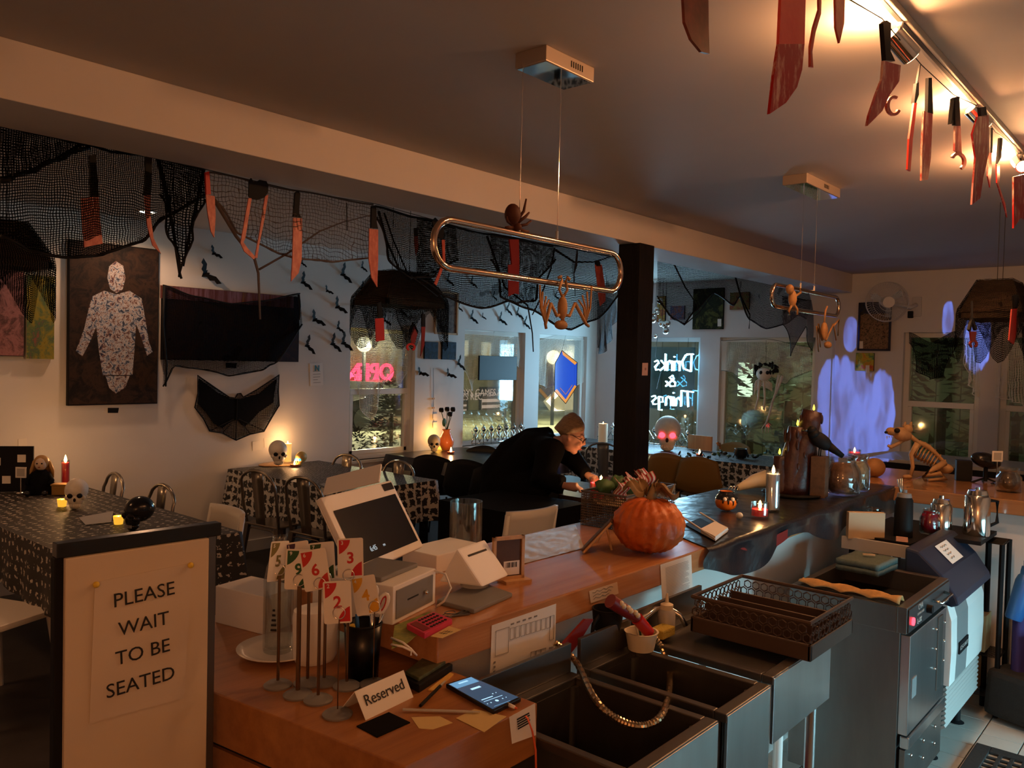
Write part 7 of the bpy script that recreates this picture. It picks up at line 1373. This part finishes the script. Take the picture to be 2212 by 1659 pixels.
MB().tube([fd*.05, fd*.062], .055, 24).build('badge', 'white', fan, smooth=R(40)); MB().tube([-fd*.02, -fd*.14], [.06, .05], 16).build('motor', fw, fan, smooth=R(40))
for k in range(3):
    a = 2*math.pi*k/3+.4; e = ux*math.cos(a)+uy*math.sin(a); g = ux*math.cos(a+.9)+uy*math.sin(a+.9); MB().prism([e*.03, e*.16, (e+g).normalized()*.17, g*.04], fd*.004).build('blade', glassmat('fan_blade', (.85, .88, .9), .15, .2), fan)
wb_ = Vector((WE-.02, fo.y-.22, fo.z-.02))-fo; MB().tube([-fd*.12, Vector((wb_.x*.8, wb_.y*.8, -.05)), wb_], .022, 10).build('arm', fw, fan, smooth=True); MB().box(wb_+Vector((.008, 0, -.02)), (.025, .09, .20)).build('wall_plate', fw, fan, bevel=.008); MB().box(wb_+Vector((-.01, .05, -.10)), (.04, .05, .07)).build('control_box', 'black', fan, bevel=.008)
# ------------------------------------------------------------------ dog skeleton on the peninsula
DD = dep(at(2000, 1030, Z=BZ)); o_ = at(1985, 1036, Z=BZ); dg = thing('dog_skeleton', 'tan plastic sitting dog skeleton with an open jaw', 'skeleton', o_); DD = dep(o_)
d_ = lambda x, y, k=0: at(x, y, D=DD-k)-o_
BM = mat('bone_tan', (.46, .27, .12), .6, var=.35, vscale=18)
mb = MB(); mb.ell(d_(1948, 938), (.058, .042, .040), 18, 12, rot=(0, R(18), R(-49))); mb.ell(d_(1926, 932), (.034, .026, .024), 14, 10, rot=(0, R(10), R(-49))); mb.ell(d_(1960, 928), (.035, .03, .03), 12, 8); mb.build('skull', BM, dg, smooth=True)
for k in (.045,): MB().ell(d_(1938, 930, k), (.016, .016, .015), 10, 8).build('eye_socket', 'black', dg, smooth=True)
MB().ell(d_(1914, 934, .02), (.008, .01, .008), 8, 6).build('nose_hole', 'black', dg, smooth=True)
for x in (1953, 1966): MB().tube([d_(x, 922), d_(x+3, 911)], [.014, .004], 8).build('ear', BM, dg, smooth=True)
MB().tube([d_(1954, 950), d_(1940, 958), d_(1924, 966), d_(1918, 962)], [.010, .011, .012, .008], 8).build('jaw', BM, dg, smooth=True)
for k in range(5): MB().tube([d_(1916+k*5, 942), d_(1916+k*5, 946+(k == 0)*3)], [.004, .001], 5).build('tooth', 'bone_white', dg)
sp_ = [(1965, 940), (1974, 948), (1984, 956), (1995, 960), (2006, 966), (2017, 976), (2028, 987), (2038, 998), (2046, 1008), (2052, 1014)]
MB().tube([d_(*p) for p in sp_], [.013, .012, .014, .016, .016, .014, .013, .012, .012, .006], 8).build('spine', BM, dg, smooth=True)
for i, p in enumerate(sp_[2:-1]): MB().tube([d_(*p), d_(p[0]+5, p[1]-5)], [.008, .003], 5).build('vertebra', BM, dg, smooth=True)
for k in range(8):
    x, y = 1978+k*6.5, 957+k*4.2
    for s in (-1, 1): MB().tube([d_(x+4, y, 0), d_(x-2, y+8, s*.055), d_(x-6, y+20-k*.3, s*.055), d_(x-8, y+28-k*.6, s*.01)], .0055, 6).build('rib', BM, dg, smooth=True)
MB().tube([d_(1966, 975), d_(1985, 990), d_(2005, 997), d_(2022, 1002)], .009, 6).build('sternum', BM, dg, smooth=True)
for s in (-.05, .05):
    MB().tube([d_(1982, 958, s), d_(1968, 982, s), d_(1972, 1008, s), d_(1966, 1032, s)], [.018, .013, .011, .010], 8).build('front_leg', BM, dg, smooth=True); MB().ell(d_(1960, 1034, s)+Vector((0, 0, .012)), (.03, .016, .012), 10, 6, rot=(0, 0, R(-49))).build('paw', BM, dg, smooth=True)
    MB().tube([d_(2040, 1000, s), d_(2018, 1012, s*1.6), d_(1996, 1028, s*1.6), d_(2030, 1022, s*1.5), d_(2044, 1034, s*1.4), d_(2005, 1037, s*1.5)], [.02, .016, .015, .012, .011, .010], 8).build('hind_leg', BM, dg, smooth=True)
MB().ell(d_(2040, 1012), (.035, .05, .03), 12, 8).build('pelvis', BM, dg, smooth=True)
# ------------------------------------------------------------------ woman in black leaning over the table
def melt(mb, vox, name, m, parent, it=6):
    me = bpy.data.meshes.new(name); me.from_pydata([tuple(v) for v in mb.v], [], [tuple(f) for f in mb.f]); bm = bmesh.new(); bm.from_mesh(me); bmesh.ops.recalc_face_normals(bm, faces=bm.faces[:]); bm.to_mesh(me); bm.free()
    o = bpy.data.objects.new(name, me); COL.objects.link(o); q = o.modifiers.new('r', 'REMESH'); q.mode = 'VOXEL'; q.voxel_size = vox; s = o.modifiers.new('s', 'SMOOTH'); s.iterations = it; s.factor = .5
    me2 = bpy.data.meshes.new_from_object(o.evaluated_get(bpy.context.evaluated_depsgraph_get())); bpy.data.objects.remove(o)
    me2.name = name; me2.materials.clear(); me2.materials.append(m); me2.shade_smooth(); p = bpy.data.objects.new(name, me2); COL.objects.link(p)
    if parent is not None: p.parent = parent
    return p
hip = at(1092, 1058, D=6.35); PO = Vector((hip.x, hip.y, 0))
per = thing('person', 'woman with glasses in black clothes leaning over the table to light a candle', 'person', PO)
g = lambda x, y, D: at(x, y, D=D)-PO
ws_, ch_, nk, hd = g(1118, 1016, 6.33), g(1165, 972, 6.25), g(1205, 957, 6.15), g(1238, 943, 6.05)
shL, shR = g(1168, 958, 6.42), g(1190, 972, 6.02); elL, elR = g(1232, 985, 6.35), g(1172, 1035, 5.95); wrL, wrR = g(1268, 1026, 6.15), g(1222, 1050, 5.88)
haL, haR = g(1286, 1036, 6.10), g(1240, 1052, 5.85); hp = hip-PO
skin = MAT_SKIN = MT['skin']
mb = MB(); fdir = (_r0*.86+Vector((0, 0, -.46))-Vector((math.cos(YAW), math.sin(YAW), 0))*.22).normalized(); fup = (Vector((0, 0, 1))-fdir*fdir.z).normalized(); fs_ = fdir.cross(fup)
H = lambda a, b_, c: hd+fdir*a+fup*b_+fs_*c
mb.tube([H(-.02, .07, 0), H(-.01, .03, 0), H(.0, -.02, 0), H(.02, -.07, 0), H(.035, -.105, 0)], [.060, .082, .080, .066, .032], 18)
mb.ell(H(-.03, .045, 0), .088, 18, 12); mb.ell(H(.075, .0, 0), (.018, .018, .018), 10, 8); mb.tube([H(.07, .035, 0), H(.10, -.01, 0), H(.085, -.018, 0)], [.012, .016, .014], 8); mb.ell(H(.078, -.055, 0), (.018, .022, .012), 10, 8); mb.ell(H(.06, -.095, 0), (.028, .028, .02), 10, 8)
for s in (-1, 1): mb.ell(H(-.015, -.005, s*.083), (.018, .012, .028), 10, 8); mb.ell(H(.06, -.03, s*.04), (.028, .028, .028), 10, 8)
mb.tube([H(-.03, -.06, 0), nk, ch_], [.052, .055, .10], 12)
for wr, ha, el in ((wrL, haL, elL), (wrR, haR, elR)):
    d = (ha-wr).normalized(); sd = d.cross(Vector((0, 0, 1))).normalized(); pm_ = wr+d*.07; mb.tube([el.lerp(wr, .5), wr, pm_], [.034, .026, .034], 10); mb.tube([wr, wr+d*.09], [.03, .036], 10)
    for k in range(4):
        b0 = wr+d*.085+sd*(k-1.5)*.019; L_ = (.062, .072, .068, .054)[k]; mb.tube([b0, b0+d*L_*.5+Vector((0, 0, -.010)), b0+d*L_*.8+Vector((0, 0, -.035))], [.0105, .0095, .008], 8)
    mb.tube([wr+d*.03-sd*.03, wr+d*.065-sd*.055+Vector((0, 0, -.01)), wr+d*.10-sd*.05+Vector((0, 0, -.025))], [.013, .011, .009], 8)
legs = [Vector((.09*_r0.x*s, .09*_r0.y*s, 0)) for s in (-1, 1)]
for lv in legs: mb.tube([hp+lv, Vector((lv.x, lv.y, .5)), Vector((lv.x, lv.y, .06))], [.10, .07, .045], 10); mb.ell(Vector((lv.x+.05, lv.y-.05, .04)), (.07, .07, .038), 10, 6)
mb.tube([hp, ws_, ch_], [.13, .11, .13], 12); mb.tube([ch_, shL, elL, wrL], [.08, .06, .045, .027], 10); mb.tube([ch_, shR, elR, wrR], [.08, .06, .045, .027], 10)
melt(mb, .009, 'body', skin, per, 4)
mb = MB(); mb.tube([Vector((0, 0, .12)), Vector((0, 0, .5)), hp+Vector((0, 0, -.05)), hp, ws_, ch_, nk.lerp(ch_, .35)], [.26, .24, .21, .20, .175, .175, .10], 18)
mb.tube([hp+_r0*-.05, g(1075, 1020, 6.4), g(1105, 982, 6.4), g(1150, 952, 6.35), g(1190, 940, 6.25)], [.15, .14, .13, .11, .07], 14)
mb.tube([ch_, shL, elL, wrL], [.12, .10, .085, .055], 12); mb.tube([ch_, shR, elR, wrR.lerp(elR, .1)], [.12, .11, .10, .075], 12); mb.tube([nk.lerp(ch_, .4), nk.lerp(ch_, .05)], [.10, .075], 12); mb.tube([hp, g(1195, 1060, 6.0)], [.19, .13], 12)
melt(mb, .016, 'dress', MT['black_cloth'], per, 5)
mb = MB(); mb.ell(H(-.045, .06, 0), (.098, .098, .095), 18, 12); mb.ell(H(-.03, .165, 0) if False else H(-.075, .125, 0), (.042, .042, .036), 14, 10); mb.tube([H(.0, .115, 0), H(-.08, .06, 0), H(-.10, -.01, 0), H(-.07, -.05, 0)], [.05, .07, .06, .03], 12)
for s in (-1, 1): mb.tube([H(.03, .10, s*.04), H(-.03, .06, s*.082), H(-.05, .0, s*.08)], [.02, .03, .018], 8)
melt(mb, .010, 'hair', mat('hair_grey', (.33, .22, .12), .55, col2=(.16, .10, .06), vscale=40, stretch=(1, 1, 4)), per, 4)
for s in (-1, 1):
    c = H(.088, .015, s*.034); MB().tube([c+fs_*.024*math.cos(a)+fup*.017*math.sin(a) for a in [2*math.pi*k/14 for k in range(14)]], .0022, 5, closed=True).build('glasses_rim', 'black', per); MB().tube([c+fs_*s*.024, H(.0, .02, s*.086), H(-.025, .008, s*.086)], .0022, 5).build('glasses_arm', 'black', per); MB().ell(H(.070, .014, s*.032), (.012, .012, .010), 10, 8).build('eye', 'bone_white', per, smooth=True)
MB().tube([H(.092, .018, .01), H(.092, .018, -.01)], .002, 5).build('glasses_bridge', 'black', per); MB().ell(H(.090, -.058, 0), (.010, .018, .006), 8, 6, rot=(0, 0, YAW)).build('lips', mat('lips', (.35, .06, .06), .5), per, smooth=True)
zc_ = at(1298, 1040, D=5.95); table(4.78, 5.45, 3.30, 3.95, .72, 'serving_stand', 'small dark stand carrying the red candle glass beside the woman', '', None, None, 0)
jc = jar_candle(Vector((at(1298, 1052, D=5.9).x, at(1298, 1052, D=5.9).y, .72)), .085, .15, 'wax_red', 'wide red candle glass being lit by the woman', .75, 3.2, s=2.4)
# ------------------------------------------------------------------ outside in the dark
gd = struct(MB().b2((-10, WL+.21, -.75), (40, 60, -.45)).build('ground_outside', mat('snow', (.30, .31, .22), .8, col2=(.09, .10, .06), vscale=1.2)))
gd2 = struct(MB().b2((WE+.21, -20, -.75), (40, WL+.2, -.45)).build('ground_side', mat('yard', (.10, .12, .06), .9, col2=(.03, .04, .02), vscale=1.5)))
EW = emat('lit_window', (1, .86, .5), 1.1); ES = emat('lit_shop', (1, .70, .55), .9)
def facade(label, x0, x1, y, z1, m, wins, shops=()):
    t = thing('building', label, 'building', ((x0+x1)/2, y, -.45)); o = t.location
    MB().b2((x0-o.x, 0, 0), (x1-o.x, 4, z1)).build('wall', m, t)
    for px in wins:
        a, b_ = at(*px[0], Y=y-.05), at(*px[1], Y=y-.05); w = MB().b2((a.x-o.x, -.10, b_.z-o.z), (b_.x-o.x, -.02, a.z-o.z)).build('window', 'vinyl', t); MB().b2((a.x-o.x+.06, -.12, b_.z-o.z+.06), (b_.x-o.x-.06, -.10, a.z-o.z-.06)).build('pane', EW, w)
    for px in shops:
        a, b_ = at(*px[0], Y=y-.05), at(*px[1], Y=y-.05); w = MB().b2((a.x-o.x, -.10, b_.z-o.z), (b_.x-o.x, -.02, a.z-o.z)).build('shop_front', 'black', t); MB().b2((a.x-o.x+.1, -.12, b_.z-o.z+.1), (b_.x-o.x-.1, -.10, a.z-o.z-.5)).build('pane', ES, w)
        for k in range(5): z = b_.z-o.z+.3+k*(a.z-b_.z)*.14; MB().b2((a.x-o.x+.1, -.14, z), (b_.x-o.x-.1, -.12, z+.12)).build('shelf', mat('shelfdark', (.10, .06, .05), .8), w)
        text('lettering', 'TOYS GAMES RECORDS', .42, ES, w, frame(((a.x+b_.x)/2-o.x, -.13, a.z-o.z-.25), (1, 0, 0), (0, 0, 1)))
    return t
facade('dark brick building across the street with lit upper windows', 14, 48, 24, 9, mat('brick_hazy', (.22, .19, .12), .8, col2=(.14, .12, .07), vscale=3), [((1001, 735), (1010, 770)), ((1041, 738), (1059, 771)), ((1084, 738), (1101, 766)), ((1226, 744), (1260, 776))], [((1036, 836), (1082, 926)), ((990, 845), (1008, 920))])  # wall colour lightened to olive; the hazy street light is painted into it
facade('low grey building across the street behind the red neon sign', -2, 13.5, 26, 6.5, mat('stucco', (.16, .14, .09), .8), [((800, 860), (822, 900)), ((838, 850), (872, 905))])
rn = thing('red_neon', 'red neon letters glowing on the building across the street', 'neon sign', at(800, 815, Y=23.5)); o_ = rn.location; RN = emat('neon_red', (1, .03, .08), 9)
for s, y in (('OPEN', 805), ('LATE', 828)): text('lettering', s, .85, RN, rn, frame(at(800, y, Y=23.4)-o_, (-1, 0, 0), (0, 0, 1)), bold=.02, ext=.03)
def streetlamp(px, Y, pw, lab):
    P = at(*px, Y=Y); t = thing('street_lamp', lab, 'street lamp', (P.x, P.y, -.45)); h = P.z+.45; MB().cyl((0, 0, 0), (0, 0, h-.15), .06, n=8).build('pole', 'black', t); MB().ell((0, 0, h), .24, 14, 10).build('globe', emat('globe', (1, .85, .5), 5), t, smooth=True)
    l = lamp('street_light', 'POINT', (0, 0, 0), pw, (1, .86, .5), shadow_soft_size=.25); l.parent = t; l.location = (0, -.5, h)
streetlamp((1196, 772), 17, 2600, 'street lamp with a round globe outside the corner window'); streetlamp((787, 744), 20, 3000, 'street lamp with a round globe seen through the cobwebbed sash window')
mq = thing('marquee_sign', 'bright white marquee sign with a bulb border across the street', 'sign', at(1222, 868, Y=22)); o_ = mq.location
hexp = [(1185, 868), (1205, 848), (1250, 836), (1262, 868), (1240, 893), (1200, 890)]; MB().prism([at(x, y, Y=22)-o_ for x, y in hexp], (0, .3, 0)).build('board', mat('mq', (.3, .25, .15), .6, emit=(1, .85, .5), estr=.5), mq); MB().tube([at(x, y, Y=21.9)-o_ for x, y in hexp], .12, 6, closed=True).build('tube_light', emat('mq_l', (1, .85, .55), 7), mq)
bn_ = thing('blue_light_column', 'tall pale blue light column on the shop front across the street', 'neon sign', at(1088, 922, Y=23)); o_ = bn_.location; MB().tube([at(1088, 922, Y=23)-o_, at(1088, 735, Y=23)-o_], .16, 8).build('tube', emat('bluecol', (.35, .7, 1), 1.6), bn_)
cs = thing('crossing_sign', 'yellow diamond pedestrian crossing sign on a pole outside', 'road sign', (at(1114, 860, Y=13).x, 13, -.45)); o_ = cs.location; zc = at(1114, 858, Y=13)-o_
MB().cyl((0, 0, 0), (0, 0, zc.z), .03, n=8).build('pole', 'grey', cs); MB().prism([zc+Vector((dx, -.05, dz)) for dx, dz in ((0, .36), (.30, 0), (0, -.36), (-.30, 0))], (0, .02, 0)).build('plate', mat('roadyellow', (.55, .40, .04), .5), cs)
MB().ell(zc+Vector((0, -.06, .14)), (.045, .01, .045), 8, 6).build('symbol', 'black', cs); MB().tube([zc+Vector((0, -.06, .08)), zc+Vector((.0, -.06, -.05)), zc+Vector((.07, -.06, -.2))], .03, 6).build('symbol', 'black', cs); MB().tube([zc+Vector((0, -.06, -.04)), zc+Vector((-.07, -.06, -.2))], .025, 6).build('symbol', 'black', cs)
def bush(P, r, label, m='conifer', cat='shrub'):
    t = thing('shrub', label, cat, P); mb = MB(); mm = mat('conifer', (.06, .10, .035), .8, col2=(.02, .04, .015), vscale=20)
    for k in range(420):
        a = rnd(0, 6.28); h = rnd(0, 1); rr = r*(1-h*.8)*rnd(.5, 1); p = Vector((rr*math.cos(a), rr*math.sin(a), h*r*2.2)); e = Vector((math.cos(a), math.sin(a), rnd(-.3, .5)))*r*.3; s = Vector((-math.sin(a), math.cos(a), 0))*r*.06; mb.add([p-s, p+s, p+e], [(0, 1, 2)])
    mb.build('foliage', mm, t); MB().cyl((0, 0, 0), (0, 0, r*1.2), r*.06, n=6).build('stem', 'brown', t)
for (x, y, Y, r, lab) in ((770, 985, 10.5, .45, 'dark conifer shrub outside near the window jamb'), (815, 975, 11, .50, 'tall dark conifer shrub outside the cobwebbed window'), (845, 955, 14, .75, 'round dark shrub further out across the snow'), (1090, 945, 16, .6, 'low dark shrub by the crossing sign')):
    P = at(x, y, Y=Y); bush(Vector((P.x, P.y, -.45)), r, lab)
cr_ = thing('parked_car', 'dark parked car with a red tail light across the street', 'car', (at(850, 890, Y=19).x, 19, -.45)); MB().prism([(-1.9, 0, .35), (-1.9, 0, .8), (-1.1, 0, .95), (-.6, 0, 1.4), (.7, 0, 1.42), (1.3, 0, .98), (1.9, 0, .85), (1.95, 0, .35)], (0, 1.6, 0)).build('body', 'black_gloss', cr_, bevel=.05)
for x in (-1.2, 1.2): MB().cyl((x, -.02, .32), (x, .2, .32), .32, n=18).build('wheel', 'rubber', cr_, smooth=R(40))
MB().b2((-1.93, -.02, .62), (-1.6, .02, .76)).build('tail_light', emat('tail', (1, .12, .04), 5), cr_); MB().prism([(-.55, -.01, 1.0), (-.4, -.01, 1.33), (.6, -.01, 1.34), (1.0, -.01, 1.0)], (0, .02, 0)).build('side_window', 'grey', cr_)
for (x, y, X, r, lab) in ((1700, 960, 14, 1.3, 'dark hedge bush outside the window with the skeleton'), (1620, 950, 15, 1.2, 'dark bush outside the window below the white lamp'), (2030, 960, 14, 1.3, 'dark bush outside the far sash window'), (2190, 970, 15, 1.2, 'dark bush outside the right hand sash window')):
    P = at(x, y, X=X); bush(Vector((P.x, P.y, -.45)), r, lab)
ol_ = thing('yard_lamp', 'bright white box lamp in the yard outside the skeleton window', 'lamp', at(1610, 820, X=16)); MB().b2((-.05, -.14, -.35), (.05, .14, .35)).build('panel', emat('yard_panel', (.8, 1, .85), 2.2), ol_); MB().cyl((0, 0, -.35), (0, 0, -.45-ol_.location.z), .05, n=8).build('pole', 'black', ol_)
l = lamp('yard_light', 'POINT', (0, 0, 0), 70, (.8, 1, .75), shadow_soft_size=.3); l.parent = ol_; l.location = (-.6, -1.5, .2)
yw = thing('yard_fence', 'pale timber fence at the back of the yard', 'fence', (18, 3, -.45))
for k in range(40): MB().b2((0, -9+k*.45, 0), (.05, -9+k*.45+.43, 3.0)).build('board', mat('fencewood', (.16, .17, .11), .8), yw)
# ------------------------------------------------------------------ projected ghost
pj = tp.location if False else bpy.data.objects['tripod_projector'].location
src = Vector((pj.x+.09, pj.y+.05, pj.z+zat(pj, 968)-BZ)); W0 = at(1850, 850, X=WE)
gl_ = lamp('ghost_projector', 'SPOT', src, 640, (.13, .26, 1), target=W0, spot_size=R(52), spot_blend=.05, shadow_soft_size=.004)
ld_ = gl_.data; ld_.use_nodes = True; N = ld_.node_tree.nodes; L = ld_.node_tree.links; em = N['Emission']; tc = N.new('ShaderNodeTexCoord'); sx = N.new('ShaderNodeSeparateXYZ'); L.new(tc.outputs['Normal'], sx.inputs[0])
def mth(op, a, b=None, c=None, clamp=False):
    n = N.new('ShaderNodeMath'); n.operation = op; n.use_clamp = clamp
    for i, v in enumerate((a, b, c)):
        if v is None: continue
        if isinstance(v, (int, float)): n.inputs[i].default_value = v
        else: L.new(v, n.inputs[i])
    return n.outputs[0]
az = mth('ABSOLUTE', sx.outputs[2]); gx = mth('DIVIDE', sx.outputs[0], az); gy = mth('DIVIDE', sx.outputs[1], az)
cv = N.new('ShaderNodeCombineXYZ'); L.new(gx, cv.inputs[0]); L.new(gy, cv.inputs[1]); nzn = N.new('ShaderNodeTexNoise'); nzn.inputs['Scale'].default_value = 11; nzn.inputs['Detail'].default_value = 6
mpn = N.new('ShaderNodeMapping'); mpn.inputs['Scale'].default_value = (3, .7, 1); L.new(cv.outputs[0], mpn.inputs[0]); L.new(mpn.outputs[0], nzn.inputs['Vector']); nf = mth('SUBTRACT', nzn.outputs['Fac'], .5)
def blob(cx, cy, rx, ry, rough):
    a = mth('POWER', mth('ABSOLUTE', mth('DIVIDE', mth('SUBTRACT', gx, cx), rx)), 2); b = mth('POWER', mth('ABSOLUTE', mth('DIVIDE', mth('SUBTRACT', gy, cy), ry)), 2.6)
    return mth('SMOOTHSTEP' if False else 'MULTIPLY', mth('SUBTRACT', mth('ADD', 1, mth('MULTIPLY', nf, rough)), mth('ADD', a, b)), 5, clamp=True)
def px2g(x, y):
    d = (at(x, y, X=WE)-src); q = gl_.rotation_euler.to_matrix().inverted() @ d; return q.x/abs(q.z), q.y/abs(q.z)
def pb(x, y, rx, ry, rough): c = px2g(x, y); e = px2g(x+rx, y); f = px2g(x, y-ry); return blob(c[0], c[1], abs(e[0]-c[0]), abs(f[1]-c[1]), rough)
tot = pb(1835, 900, 62, 125, 2.2)
for a in ((1838, 722, 17, 40, .6), (1905, 890, 26, 100, 2.4), (1795, 860, 30, 90, 2.5), (2048, 690, 14, 40, 2.0), (2110, 740, 26, 75, 2.6)): tot = mth('MAXIMUM', tot, pb(*a))
tot = mth('MULTIPLY', tot, mth('MULTIPLY_ADD', nzn.outputs['Fac'], 3.2, -.8, True)); L.new(tot, em.inputs['Strength'])
